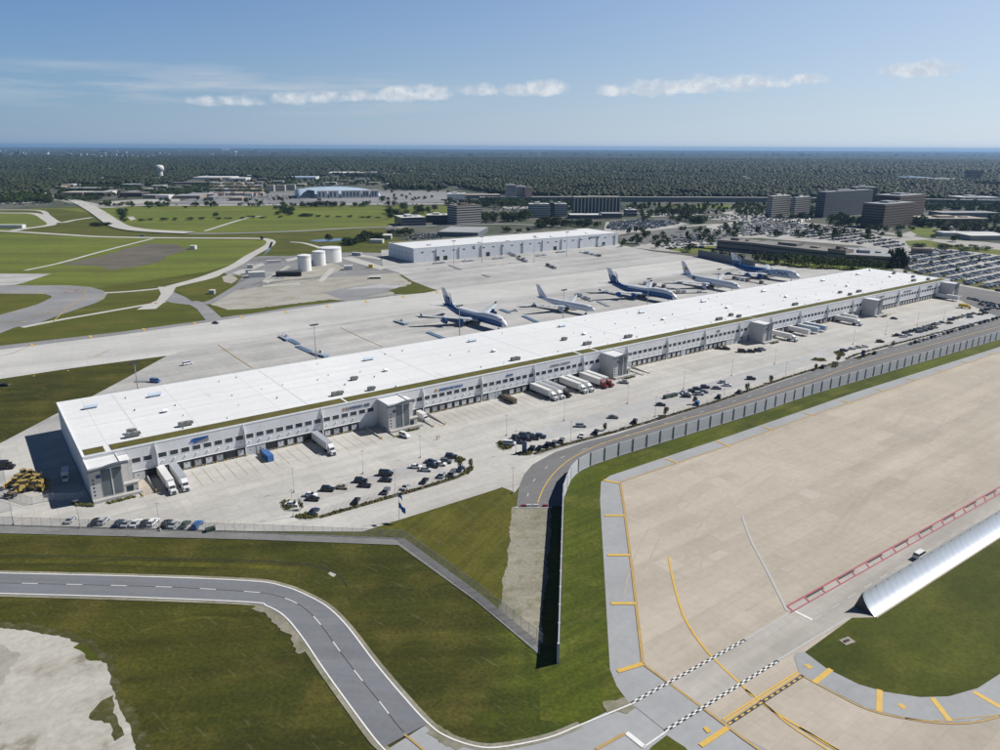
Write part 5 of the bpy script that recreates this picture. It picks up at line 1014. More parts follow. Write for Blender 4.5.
n_ind = 0; FAR = []
for ri, line in enumerate(rows):
    k = 0
    for (x, y, q) in line:
        if rnd.random() < .26: continue
        col = rnd.choice(('black','grey','silver','silver','white','grey','navy','black','tan','navy','silver','grey')); t = rnd.choice(('sedan','sedan','suv','suv','pickup'))
        an = PSI+R(90)+(math.pi if rnd.random() < .5 else 0)+rnd.uniform(-.05, .05)
        if q[0] < 1003 and n_ind < 105 and ri < 9:
            o = bpy.data.objects.new('pickup_truck' if t == 'pickup' else 'car', far_mesh(t, col)); C.objects.link(o); o.location = (x, y, .2); o.rotation_euler = (0, 0, an)
            tag(o, f"{CN[col]} {TN[t]}, {nth(k)} from left in the {nth(ri)} line of the right lot", CATN[t], 'cars in the big right lot'); n_ind += 1; k += 1
        else: FAR.append((x, y, an, col, t))
def scatter_rows(poly, ang, pitch, step, fill, z=.2):
    g = [G(*p) for p in poly]; ca, sa = math.cos(ang), math.sin(ang)
    us = [x*ca+y*sa for x, y in g]; vs = [-x*sa+y*ca for x, y in g]; v = min(vs)
    while v < max(vs):
        for dv_ in (0, 5.4):
            u_ = min(us)
            while u_ < max(us):
                x = u_*ca-(v+dv_)*sa; y = u_*sa+(v+dv_)*ca
                if rnd.random() < fill and in_poly((x, y), g): FAR.append((x, y, ang+R(90)+rnd.uniform(-.06, .06), rnd.choice(('black','grey','silver','white','grey','navy','silver','black','green')), rnd.choice(('sedan','suv'))))
                u_ += step
        v += pitch
scatter_rows([(606,229),(610,222.5),(640,219.6),(664,221),(680,224),(655,228.5),(625,232)], R(20), 15, 2.8, .7)
scatter_rows([(716,227.5),(760,219.5),(858,230),(880,238),(905,244),(900,250),(850,243),(790,236),(730,236)], PSI, 19, 2.9, .55)
scatter_rows([(650,243),(690,238),(716,241),(720,244),(690,251),(665,250)], R(15), 22, 3.3, .45)
scatter_rows([(660,236),(720,234),(735,235),(712,242),(680,241)], R(15), 24, 3.3, .4)
scatter_rows([(404,240),(415,234.5),(440,233),(446,240),(430,241),(415,243)], R(8), 15, 2.8, .6)
scatter_rows([(632,212),(680,209.5),(720,211),(700,215),(650,217)], R(10), 20, 3, .35); scatter_rows([(700,219),(760,211),(812,219),(800,223),(740,221)], R(20), 20, 3, .35)
scatter_rows([(930,231.5),(990,229),(1010,232),(960,236)], R(15), 16, 2.9, .5)
scatter_rows([(0,197),(20,192),(44,194),(50,200),(20,203.5),(0,204)], R(10), 16, 2.9, .6)
scatter_rows([(220,198),(290,195),(300,199),(230,201.5)], R(5), 18, 3, .12); scatter_rows([(480,207),(520,208),(640,206),(640,209),(500,212)], R(5), 18, 3, .3)
for xx, yy, fill, n in ((-20,203.8,0,0),):
    pass
for k in range(90):   # traffic on the highway
    x = rnd.uniform(0, 1000); y = 204.6-.0*x if x < 470 else 201.4+(x-480)*.006
    p = G(x, y+rnd.uniform(-.5, .9) if x < 470 else y, 0 if x < 470 else 9.0); FAR.append((p[0], p[1], rnd.choice((0, math.pi))+R(3), rnd.choice(('white','silver','grey','black','white')), rnd.choice(('sedan','suv')), .3 if x < 470 else 9.05))
def merge(protos, items, name, mats, label, cat):
    """one mesh out of many placed copies: protos[key] -> mesh"""
    VV = []; FF = []; SS = []; MM = []; base = 0
    for it in items:
        x, y, an, col, t = it[:5]; z = it[5] if len(it) > 5 else .2
        me = protos(t, col)
        if me.name not in merge.c:
            v = np.empty(len(me.vertices)*3); me.vertices.foreach_get('co', v); v = v.reshape(-1, 3)
            fl_ = [tuple(p.vertices) for p in me.polygons]; mi = [p.material_index for p in me.polygons]; merge.c[me.name] = (v, fl_, mi)
        v, fl_, mi = merge.c[me.name]; c, s = math.cos(an), math.sin(an)
        w_ = v @ np.array([[c, s, 0], [-s, c, 0], [0, 0, 1]])+np.array([x, y, z]); VV.append(w_)
        ci = mats.index('paint_car_'+col)
        for f, q in zip(fl_, mi): FF.append(tuple(i+base for i in f)); MM.append(ci if q == 0 else (len(mats)-2 if q == 1 else len(mats)-1))
        base += len(v)
    me = bpy.data.meshes.new(name); me.from_pydata(np.concatenate(VV).tolist(), [], FF)
    for m_ in mats: me.materials.append(MAT[m_])
    me.polygons.foreach_set('material_index', MM); o = bpy.data.objects.new(name, me); C.objects.link(o); tag(o, label, cat, kind='stuff'); return o
merge.c = {}
cm = ['paint_car_'+c for c in CN]+['car_glass', 'tyre']
merge(far_mesh, FAR, 'distant_cars', cm, 'hundreds of small parked and moving cars in the far lots and on the highway', 'cars')
# ---- lorries
def lorry(s_, t_end, label, cab='white', body='trailer_white', ttop='trailer_white', cabin=True, L_=14.6, heading=None, w=1.28, at=None):
    """docked: rear at the dock (t about -0.4), cab pointing to the camera; x forward"""
    p = B(s_, 0) if at is None else at; an = PSI-R(90) if heading is None else heading
    e = empty('lorry' if cabin else 'trailer', *p, .15, an); tag(e, label, 'lorry' if cabin else 'trailer', 'lorries and trailers at the docks')
    x0 = .5; x1 = x0+L_
    mb = MB(); mb.box(x0, x1, -w, w, 1.25, 4.05, 0, taper=.02); mb.obj('trailer_box', body, e)
    mb = MB(); mb.box(x0, x1, -w+.02, w-.02, 4.05, 4.1, 0); mb.obj('trailer_roof', ttop, e)
    mb = MB(); mb.box(x0+.2, x1-.2, -.45, .45, .95, 1.25, 0); mb.box(x0+1, x0+5, -w, -w+.05, .6, 1.2, 0); mb.box(x1-4.2, x1-4.0, -.9, -.7, 0, 1.25, 0); mb.box(x1-4.2, x1-4.0, .7, .9, 0, 1.25, 0); mb.obj('chassis', 'steel_dark', e)
    ax = [x0+1.2, x0+2.5]
    if cabin: ax += [x1-.4, x1-1.7, x1+3.2]
    for x in ax:
        for sg in (-1, 1): m_ = MB(); m_.cyl((x, sg*(w-.55), .5), (x, sg*w, .5), .5, n=12); m_.obj('wheel', 'tyre', e)
    if cabin:
        cp = 'paint_car_'+cab; mb = MB(); mb.box(x1+.5, x1+2.6, -1.15, 1.15, .8, 2.9, 0, taper=.06); mb.box(x1+2.6, x1+4.5, -1.0, 1.0, .6, 1.75, 0, taper=.08); mb.add([(x1+.55,-1.05,2.9),(x1+2.3,-1.05,2.9),(x1+2.3,1.05,2.9),(x1+.55,1.05,2.9),(x1+.55,-1.0,3.75),(x1+.95,-.95,3.75),(x1+.95,.95,3.75),(x1+.55,1.0,3.75)], [(0,1,5,4),(1,2,6,5),(2,3,7,6),(4,5,6,7),(3,0,4,7)])
        for sg in (-1, 1): mb.box(x1+2.6, x1+4.4, sg*1.12-.14, sg*1.12+.14, .55, 1.2, 0)
        c_ = mb.obj('cab', cp, e)
        mb = MB(); mb.add([(x1+2.62,-.95,1.85),(x1+2.62,.95,1.85),(x1+2.56,.9,2.72),(x1+2.56,-.9,2.72)], [(0,1,2,3)]); mb.add([(x1+1.6,-1.14,1.9),(x1+2.4,-1.14,1.9),(x1+2.4,-1.12,2.6),(x1+1.6,-1.12,2.6)], [(0,1,2,3)]); mb.add([(x1+1.6,1.14,1.9),(x1+2.4,1.14,1.9),(x1+2.4,1.12,2.6),(x1+1.6,1.12,2.6)], [(3,2,1,0)]); mb.obj('windscreen', 'car_glass', c_)
        mb = MB(); mb.box(x1+4.5, x1+4.54, -.6, .6, .7, 1.5, 0); mb.obj('grille', 'steel_dark', c_)
    return e
lorry(23.2, 0, 'white lorry with white roofed trailer, nearest the first office tower'); lorry(27.4, 0, 'white lorry with grey roofed trailer, second from the first tower', ttop='trailer_grey')
lorry(81.0, 0, 'white lorry docked alone left of the second office tower', ttop='trailer_grey')
lorry(191.8, 0, 'white lorry leftmost of the seven docked before the third tower'); lorry(195.8, 0, 'white lorry beside the black cabbed one', ttop='trailer_grey'); lorry(199.8, 0, 'lorry with a black cab and grey roofed trailer', cab='black', ttop='trailer_grey')
lorry(210.3, 0, 'white lorry with long trailer in the middle of the seven', ttop='trailer_white'); lorry(214.5, 0, 'white lorry just left of the red cabbed pair', ttop='trailer_white')
lorry(223.5, 0, 'left of the two lorries with red tractor cabs', cab='red', ttop='trailer_white'); lorry(227.6, 0, 'right of the two lorries with red tractor cabs, next to the tower', cab='red', ttop='trailer_white')
lorry(383.3, 0, 'white lorry with long trailer right of the fourth tower')
lorry(402.5, 0, 'white trailer without tractor, leftmost of three detached', cabin=False); lorry(412.8, 0, 'blue-grey trailer without tractor, middle of three detached', cabin=False, body='trailer_blue'); lorry(421.5, 0, 'blue-grey trailer without tractor, rightmost of three detached', cabin=False, body='trailer_blue')
lorry(457.0, 0, 'white lorry docked just left of the fifth tower'); lorry(466.5, 0, 'short white trailer right against the left of the fifth tower', cabin=False, L_=10)
q = G(935,297.8); q2 = G(958,301.5); lorry(0, 0, 'white trailer parked across the front of the last tower', cabin=False, at=q, heading=math.atan2(q2[1]-q[1], q2[0]-q[0]), L_=17)
# small box lorry, compactors, yellow truck, roll containers
def box_truck(x, y, an, label, col='paint_car_white', L_=4.6):
    e = empty('box_truck', x, y, .15, an); tag(e, label, 'truck'); mb = MB(); mb.box(-L_, .9, -1.15, 1.15, .8, 3.1, 0, taper=.03); mb.obj('cargo_box', 'trailer_white' if col == 'paint_car_white' else col, e)
    mb = MB(); mb.box(1.0, 2.1, -1.0, 1.0, .5, 2.3, 0, taper=.08); mb.box(2.1, 3.1, -.95, .95, .5, 1.35, 0, taper=.06); c_ = mb.obj('cab', col, e)
    mb = MB(); mb.add([(2.13,-.85,1.45),(2.13,.85,1.45),(2.04,.8,2.2),(2.04,-.8,2.2)], [(0,1,2,3)]); mb.obj('windscreen', 'car_glass', c_)
    for x_ in (-3.2, 1.9):
        for sg in (-1, 1): m_ = MB(); m_.cyl((x_, sg*.75, .42), (x_, sg*1.1, .42), .42, n=12); m_.obj('wheel', 'tyre', e)
    return e
X, Y = B(128.6, -5.2); box_truck(X, Y, PSI-R(90), 'small white box truck leaving the dock beside the second tower')
X, Y = G(966.5, 308.5); box_truck(X, Y, math.atan2(*(np.array(G(976,309.5))-np.array(G(966.5,308.5)))[::-1]), 'yellow box truck alone in the yard near the last tower', 'truck_yellow', 5.5)
def compactor(s_, t_, label, col, L_=7.5):
    e = empty('waste_compactor', *B(s_, t_), .15, PSI-R(90)); tag(e, label, 'container'); mb = MB(); mb.box(0, L_, -1.15, 1.15, .2, 2.4, 0, taper=.05); mb.obj('container', col, e)
    for k in range(6): mb = MB(); mb.box(.4+k*L_/6.3, .6+k*L_/6.3, -1.24, 1.24, .25, 2.45, 0); mb.obj('rib', col, e)
    mb = MB(); mb.box(-3, 0, -.9, .9, .3, 1.7, 0, taper=.2); mb.obj('ram_housing', 'steel_dark', e)
compactor(59.5, -3.4, 'bright blue waste container with ribs at the near docks', 'paint_car_blue'); compactor(173.4, -3.0, 'brown waste container at the docks left of the white lorries', 'paint_car_brown', 8.5)
for k, (x, y, lb) in enumerate([(667.2,398.2,'left of two green skips in the middle car row'),(673.4,396.8,'right of two green skips in the middle car row'),(210.5,531.2,'dark skip by the fence right of the blue car')]):
    X, Y = G(x, y); e = empty('waste_skip', X, Y, .15, PSI); tag(e, lb, 'skip'); e.scale = (.62,)*3 if x < 300 else (.85,)*3; mb = MB(); mb.box(-2.2, 2.2, -1.1, 1.1, 0, 1.7, 0, taper=-.15); mb.obj('bin', 'paint_car_green', e); mb = MB(); mb.box(-2.3, 2.3, -1.25, 0, 1.7, 1.8, 0); mb.obj('lid', 'steel_dark', e)
# ---- yellow snow clearing loaders
def loader(x, y, an, label, col='machine_yellow', plow=True):
    e = empty('wheel_loader', x, y, .12, an); tag(e, label, 'loader', 'yellow loaders parked together'); mb = MB(); mb.box(-3.4, -.6, -1.1, 1.1, 1.0, 2.3, 0, taper=.12); mb.box(-.6, 1.5, -.6, .6, .9, 1.6, 0); mb.obj('body', col, e)
    mb = MB(); mb.box(-1.3, .3, -.75, .75, 2.3, 3.4, 0, taper=.1); c_ = mb.obj('cab', 'car_glass', e); mb = MB(); mb.box(-1.35, .35, -.8, .8, 3.4, 3.52, 0); mb.obj('cab_roof', col, c_)
    for xx in (-2.4, 1.2):
        for sg in (-1, 1): m_ = MB(); m_.cyl((xx, sg*.95, .8), (xx, sg*1.5, .8), .8, n=14); m_.obj('wheel', 'tyre', e)
    mb = MB()
    for sg in (-1, 1): mb.cyl((-.2, sg*.55, 2.0), (3.0, sg*.5, .9), .16, n=6)
    mb.obj('lift_arm', col, e); mb = MB()
    rings = [[(3.0+.5*math.cos(R(a)), yy, .9+.8*math.sin(R(a))) for yy in (-2.2, 2.2)] for a in range(100, 261, 20)]
    for i in range(len(rings)-1): mb.add(rings[i]+rings[i+1], [(0,1,3,2)])
    mb.obj('plough_blade', 'steel_dark' if rnd.random() < .5 else col, e)
for x, y, a, lb in [(14.5,489,200,'yellow loader at the left end of the loader group'),(20,485,170,'yellow loader second from the left end of the group'),(26,479.5,60,'yellow loader at the top of the group'),(33,480.5,30,'yellow loader top right beside the building shadow'),(40,486,10,'yellow loader at the right end, partly in shade'),(33,489,190,'yellow loader in the lower middle of the group'),(24,491.5,210,'yellow loader at the bottom of the group'),(16,496.5,250,'yellow loader standing lowest with its plough on the kerb'),(29,485,140,'yellow loader in the very centre of the group'),(38,491.5,5,'yellow loader bottom right of the group')]:
    X, Y = G(x, y-1.5); loader(X, Y, R(a), lb)
X, Y = G(6, 469); box_truck(X, Y, R(8), 'black and red snow truck at the left picture edge', 'paint_car_black', 6)
X, Y = G(66, 480); box_truck(X, Y, R(-62), 'silver truck standing in the shadow of the building', 'paint_car_white', 5)
# ---- airside vehicles and ground equipment
def gse(kind, x, y, label, d=(10, 4), n=4, group='ground equipment on the apron'):
    p = np.array(G(x, y)); q = np.array(G(x+d[0], y+d[1])); v = (q-p)/np.hypot(*(q-p)); an = math.atan2(v[1], v[0])
    if kind == 'dollies':
        for k in range(n):
            pp = p+v*(k-(n-1)/2)*4.6; e = empty('cargo_dolly', pp[0], pp[1], .12, an); tag(e, f"{label}, {nth(k)} along the line" if n > 1 else label, 'cargo dolly', group)
            mb = MB(); mb.box(-1.9, 1.9, -1.3, 1.3, .45, .62, 0); mb.obj('platform', 'trim_grey', e)
            for xx in (-1.3, 1.3):
                for sg in (-1, 1): m_ = MB(); m_.cyl((xx, sg*1.0, .25), (xx, sg*1.25, .25), .25, n=8); m_.obj('wheel', 'tyre', e)
            if rnd.random() < .62: mb = MB(); hh = rnd.uniform(1.3, 2.3); mb.box(-1.6, 1.6, -1.15, 1.15, .62, .62+hh, 0, taper=.08); mb.obj('load', rnd.choice(['trailer_white', 'trailer_grey', 'pallet_brown', 'galvanised', 'trailer_blue']), e)
    elif kind == 'loader':
        e = empty('cargo_loader', p[0], p[1], .12, an); tag(e, label, 'cargo loader', group); mb = MB(); mb.box(-5.5, 4.0, -1.7, 1.7, .5, 1.0, 0); mb.obj('platform', 'trim_grey', e); mb = MB(); mb.box(4.1, 8.0, -1.8, 1.8, .4, 1.3, 0); mb.obj('bridge', 'trailer_blue', e)
        mb = MB(); mb.box(-1.5, .5, 1.75, 2.8, .5, 2.4, 0); mb.obj('cab', 'trailer_white', e); mb = MB(); [mb.cyl((x_, y_, .5), (x_, y_, 2.2), .07, n=6) for x_ in (-5, 0, 4) for y_ in (-1.6, 1.6)]; mb.obj('rail', 'galvanised', e)
    elif kind == 'slab':
        e = empty('equipment_row', p[0], p[1], .12, an); tag(e, label, 'equipment', group)
        for k in range(n): mb = MB(); xx = (k-(n-1)/2)*3.5; mb.box(xx-1.55, xx+1.55, -1.6, 1.6, .3, .5, 0); mb.obj('rack', 'rack_blue' if 'blue' in label else 'trim_grey', e)
gse('slab', 142.5,381.5,'flat pale platform beside the light mast by the building edge',(10,0),2)
gse('loader', 284,338.5,'white scissor loader on the open apron, upper left of the mast',(10,5)); gse('slab', 293,342,'row of low blue racks beside the scissor loader',(9,5),n=5); gse('slab', 308,351.5,'row of low blue racks at the foot of the mast',(10,4.5),n=8); gse('loader', 318.5,355,'small loader at the end of the blue racks',(10,3))
gse('loader', 400,323,'grey cargo loader beyond the left wingtip of the nearest jumbo',(10,3)); gse('slab', 436,336,'row of low blue racks between nearest jumbo and building roof',(10,4),n=6)
gse('slab', 505,311.5,'blue racks right of the nearest jumbo wing',(10,4),n=4)
gse('dollies', 584,298.5,'dolly in the line behind the plain white jet',(10,4.2),6); gse('slab', 603,304,'flat grey racks right of the plain white jet',(10,5),n=6); gse('slab', 530,319.5,'blue racks between roof edge and plain white jet',(10,4.5),n=6)
gse('dollies', 659,287,'dolly in the line behind the second blue jumbo',(10,1.5),9); gse('dollies', 686,293.5,'dolly in front of the second blue jumbo nose',(10,-.3),8); gse('dollies', 752,282.5,'dolly in the line before the rightmost jumbo',(10,1.6),9)
gse('dollies', 516,257,'dolly in the left diagonal line before the second building',(10,3.7),11); gse('dollies', 522,260.6,'dolly in the lower left diagonal line',(10,3.7),6); gse('dollies', 551,267.5,'dolly in the short lower diagonal line',(10,3.7),5); gse('dollies', 590,254.5,'dolly in the right diagonal line across the apron',(10,2.2),9); gse('slab', 455,267.5,'row of grey racks near the left masts',(10,3.8),n=9); gse('slab', 486,276,'short row of grey racks alone on the apron',(10,3.5),n=4)
for k, (x, y) in enumerate([(540,256),(560,252.5),(497,259),(467,261.5),(438,263.5),(600,246.5)]): gse('loader', x, y, f'parked loader at the front of the second cargo building, {nth(k)} of six', (10, -1))
row([(188,364.8,'white','van',(10,-2),'white van driving on the apron behind the left roof end'),(155.5,382.5,'blue','van',(10,1),'blue and white van beside the left roof edge'),(215.5,323.8,'black','sedan',(10,1),'small dark car crossing the taxiway from the grass'),(514.5,311.5,'white','pickup',(10,0),'white pickup between nearest jumbo and plain white jet'),(4.5,386.3,'black','sedan',(10,0),'small black car on the grass at the left edge'),(99,220,'blue','sedan',(10,6),'small blue car on the overpass road'),(663,247.2,'white','van',(10,1),'white van at the far apron corner'),(671.5,249.3,'black','van',(10,1),'black van at the far apron corner'),(142.5,236.9,'blue','van',(10,0),'blue van on the airfield road')], '', 'vehicles on the airfield')
X, Y = G(919.5, 557.5); q = np.array(G(930, 551))-np.array((X, Y)); near = near_car('van', 'white', X, Y, math.atan2(q[1], q[0])); near.location.z = .2; tag(near, 'white van on the service lane beside the silver blast fence', 'van')
# pair of people by the yard
def person(x, y, an, label, top, legs):
    e = empty('person', x, y, .15, an); tag(e, label, 'person', 'people in the truck yard')
    import bmesh as bm_
    V = [(0,0,.95),(0,0,1.2),(0,0,1.42),(0,0,1.52),(0,0,1.66),(0,.2,1.4),(.03,.27,1.12),(.1,.25,.88),(0,-.2,1.4),(.03,-.27,1.12),(.1,-.25,.88),(0,.1,.88),(.03,.12,.48),(0,.12,.06),(.14,.13,.04),(0,-.1,.88),(-.03,-.12,.48),(-.03,-.12,.06),(.11,-.13,.04)]
    E_ = [(0,1),(1,2),(2,3),(3,4),(2,5),(5,6),(6,7),(2,8),(8,9),(9,10),(0,11),(11,12),(12,13),(13,14),(0,15),(15,16),(16,17),(17,18)]
    rad = [.15,.14,.16,.06,.11,.07,.05,.04,.07,.05,.04,.1,.07,.05,.05,.1,.07,.05,.05]
    me = bpy.data.meshes.new('body'); me.from_pydata(V, E_, []); o = bpy.data.objects.new('body', me); C.objects.link(o); o.parent = e
    o.modifiers.new('skin', 'SKIN'); 
    for i, r_ in enumerate(rad): me.skin_vertices[0].data[i].radius = (r_, r_)
    me.skin_vertices[0].data[0].use_root = True; s_ = o.modifiers.new('sub', 'SUBSURF'); s_.levels = 1; s_.render_levels = 1
    me.materials.append(MAT[top]); return e
X, Y = G(437, 440); person(X, Y, 1.0, 'left of two people standing in the truck yard below the second tower', 'paint_car_grey', 0)
X, Y = G(439.5, 439.3); person(X, Y, 4.0, 'right of two people standing in the yard, in yellow clothing', 'bumper_yellow', 0)

# ================================================================== TREES
def crown_mesh(name, n, mat, seed, shape='round', leaf=.9):
    r_ = random.Random(seed); vs = []; fs = []
    lob = []
    for k in range(9 if shape == 'round' else 6):
        a = r_.uniform(0, 6.28); q = r_.uniform(.15, .62); lob.append((math.cos(a)*q, math.sin(a)*q, r_.uniform(.25, .8), r_.uniform(.28, .48)))
    for i in range(n):
        if shape == 'cone':
            z = r_.random()**1.3; rr = (1-z)*.5*math.sqrt(r_.uniform(.35, 1)); a = r_.uniform(0, 6.28); p = (math.cos(a)*rr, math.sin(a)*rr, z)
        else:
            cx, cy, cz, cr = r_.choice(lob); d = Vector((r_.gauss(0,1), r_.gauss(0,1), r_.gauss(0,1))).normalized()*cr*r_.uniform(.72, 1.08); p = (cx+d.x, cy+d.y, cz+d.z*.85)
        s_ = leaf*.085*r_.uniform(.7, 1.5); nrm = Vector((r_.gauss(0,1), r_.gauss(0,1), r_.gauss(0,1)+.8)).normalized(); t = nrm.orthogonal().normalized(); b_ = nrm.cross(t)
        k = len(vs); a0_ = r_.uniform(0, 3)
        for j in range(4): a = a0_+j*math.pi/2+r_.uniform(-.25,.25); v = Vector(p)+t*(math.cos(a)*s_)+b_*(math.sin(a)*s_*.8); vs.append(tuple(v))
        fs.append((k, k+1, k+2, k+3))
    me = bpy.data.meshes.new(name); me.from_pydata(vs, [], fs); me.materials.append(MAT[mat]); return me
CRN = {c: [crown_mesh('crown', 420, m_, 10+i+j*7, sh, .95 if sh == 'round' else .8) for i in range(4)] for j, (c, m_, sh) in enumerate((('dark','leaf_dark','round'),('mid','leaf_mid','round'),('bright','leaf_bright','round'),('conifer','leaf_dark','cone'),('small','leaf_shrub','round')))}
def trunk_mesh():
    mb = MB(); mb.cyl((0,0,0), (.01,.0,.42), .035, .022, n=7)
    for k in range(5): a = k*1.26; mb.cyl((0,0,.26+.03*k), (math.cos(a)*.28, math.sin(a)*.28, .5+.05*k), .016, .006, n=5)
    me = bpy.data.meshes.new('trunk'); me.from_pydata(mb.v, [], mb.f); me.materials.append(MAT['bark']); return me
TRK = trunk_mesh(); TCNT = {}
KIND = dict(dark='dark green tree', mid='green tree', bright='light green tree', conifer='dark pointed conifer', small='thin young tree')
NT = [0]; TREE_PX = []
def tree(x, y, h, w, kind, where, group, px=True):
    X, Y = G(x, y) if px else (x, y); e = empty('tree' if kind != 'conifer' else 'conifer', X, Y, .1, rnd.uniform(0, 6.28)); NT[0] += 1
    c = bpy.data.objects.new('crown', rnd.choice(CRN[kind])); C.objects.link(c); c.parent = e; c.scale = (w/1.5, w/1.5, h*.82 if kind != 'conifer' else h*.95); c.location = (0, 0, h*.14 if kind != 'conifer' else h*.05)
    if kind == 'conifer': c.scale = (w, w, h*.95)
    t = bpy.data.objects.new('trunk', TRK); C.objects.link(t); t.parent = e; t.scale = (h*.7, h*.7, h)
    return e
def grove(items, where, group):
    items = sorted(items, key=lambda i: i[0])
    for k, (x, y, h, w, kind) in enumerate(items): tag(tree(x, y, h, w, kind, where, group), f"{KIND[kind]}, {nth(k)} from left {where}", 'tree', group)
def fill(x0, x1, y0, y1, n, h, w, kinds): return [(rnd.uniform(x0, x1), rnd.uniform(y0, y1), rnd.uniform(*h), rnd.uniform(*w), rnd.choice(kinds)) for _ in range(n)]
D3 = ('dark', 'dark', 'mid')
grove(fill(887, 916, 263, 266.5, 9, (13,18), (9,12), ('dark','conifer')) + fill(889, 912, 267, 268.5, 6, (10,13), (8,10), ('conifer','dark')), 'in the group beyond the far roof end', 'trees beyond the far end of the white roof')
grove([(758+k*6.3+rnd.uniform(-1,1), 262.5+k*.45+rnd.uniform(-1,1.3), rnd.uniform(9,12), rnd.uniform(9,12), rnd.choice(('bright','mid','mid'))) for k in range(20)], 'before the long brown building', 'trees in front of the long brown building')
grove([(714,258,9,9,'dark'),(722,257.5,8,9,'mid'),(731,259,9,10,'dark'),(740,261,8,8,'mid'),(690,252,10,12,'dark'),(658,248,10,9,'dark'),(622,247,7,7,'mid'),(711,241,8,7,'mid'),(597.5,227.5,10,12,'dark')], 'near the far apron corner', 'trees near the far apron corner')
grove(fill(502, 528, 218, 222, 16, (12,17), (12,16), D3), 'in the wood left of the grey office pair', 'trees left of the grey office pair')
grove(fill(482, 500, 219, 223, 9, (12,16), (11,14), D3), 'right of the banded dark office', 'trees right of the banded dark office')
grove(fill(533, 560, 226, 229, 11, (12,16), (12,16), ('dark','dark','mid'))+fill(562, 592, 224.5, 227.5, 10, (8,12), (10,14), D3)+fill(503,530,231,233,5,(6,8),(8,10),D3), 'behind the second cargo building roof', 'trees behind the second cargo building')
grove(fill(384, 404, 205, 219, 13, (9,13), (11,15), D3)+fill(404, 436, 209, 220, 10, (9,14), (10,14), D3), 'around the low white roofed offices', 'trees around the low white roofed offices')
grove(fill(271, 292, 207, 215.5, 12, (6,9), (12,17), D3)+fill(289, 318, 214.5, 216.5, 7, (3,5), (8,12), D3)+[(305,207.3,9,14,'dark'),(310,207,10,14,'dark'),(316,206.8,10,15,'dark'),(324,206.8,11,15,'dark'),(329,206.6,12,16,'dark'),(334,206.8,11,14,'dark'),(343,207,11,12,'dark')], 'on the green field below the arena', 'trees on the green field below the arena')
grove(fill(346, 358, 242, 246, 8, (6,9), (8,12), D3)+fill(358, 378, 235, 242, 13, (7,11), (9,13), D3)+fill(378,392,235,238,4,(6,8),(9,11),D3)+[(400,235.5,9,11,'dark'),(405,236,11,12,'dark'),(411,235.5,9,10,'dark'),(328.8,242,10,9,'dark'),(262,240.5,5,5,'mid')], 'by the pond and the second building', 'trees by the pond')
grove(fill(118, 127, 213, 220.5, 9, (6,10), (10,14), D3)+fill(92, 109, 224.8, 226.3, 9, (4,6), (9,13), ('dark',)), 'beside the overpass road', 'bushes and trees beside the overpass road')
grove([(128+k*12.5+rnd.uniform(-3,3), 221.6-.32*k+rnd.uniform(-.4,.4), rnd.uniform(2,5), rnd.uniform(8,13), 'dark') for k in range(13)]+[(216,217.5,9,10,'dark'),(186,208,4,10,'dark'),(150,208,4,9,'dark')], 'in the hedge line across the green field', 'bushes across the green field')
grove([(300+k*10+rnd.uniform(-3,3), 216.6+.2*k, rnd.uniform(2.5,4.5), rnd.uniform(7,12), 'dark') for k in range(9)], 'in the second hedge line below the arena', 'bushes in the second hedge line')
grove(fill(674, 708, 220.5, 223.5, 14, (8,12), (11,15), D3)+fill(640, 672, 217.5, 221, 4, (7,9), (9,11), D3)+fill(655,720,209.5,212,9,(4,6),(10,16),('mid','dark')), 'beyond the far car park', 'trees beyond the far car park')
grove(fill(827, 860, 222, 228, 14, (12,17), (12,16), D3)+fill(862, 880, 228, 230, 5, (8,11), (9,12), ('dark',))+fill(913, 926, 225, 228, 6, (11,16), (12,15), ('dark',))+fill(893,912,229.5,231,4,(6,8),(8,10),('dark','mid'))+fill(800,812,214,219,5,(9,12),(10,13),('dark',)), 'about the dark stepped office', 'trees about the dark stepped office')
grove(fill(928, 990, 226.5, 229, 12, (9,13), (13,17), ('dark',))+[(955,242,10,11,'dark')], 'before the long low brown building', 'trees before the long low brown building')
grove(fill(915, 1000, 246.5, 252, 14, (3,5), (9,13), D3), 'on the green verge beyond the right lot', 'bushes on the right green verge')
grove([(905+k*13+rnd.uniform(-4,4), 266+rnd.uniform(-14,14)+k*1.6, 5, 4, 'mid') for k in range(7)], 'planted in the big right lot', 'small trees in the big right lot')
grove(fill(571, 640, 216, 219.5, 8, (6,9), (8,11), D3), 'before the columned hotel', 'trees before the columned hotel')
grove(fill(766, 812, 217.5, 219.5, 7, (7,9), (9,11), ('dark',)), 'below the pale twin blocks', 'trees below the pale twin blocks')
grove([(301.5,509.8,3.6,1.8,'small'),(460,468.5,3.4,1.6,'small'),(470.5,468,4,1.8,'small'),(604.5,430.5,3.6,2.0,'small'),(665.5,415.5,4.4,2.4,'small'),(695,404.5,4.4,2.4,'small'),(747,391.5,4.4,2.4,'small'),(770.5,383,4.4,2.2,'small'),(815,370.5,4,2.2,'small'),(837.5,362,4.6,2.4,'small'),(892.5,347,4,2,'small')], 'on the kerbs of the truck yard', 'young trees on the yard kerbs')
print('individual trees', NT[0])
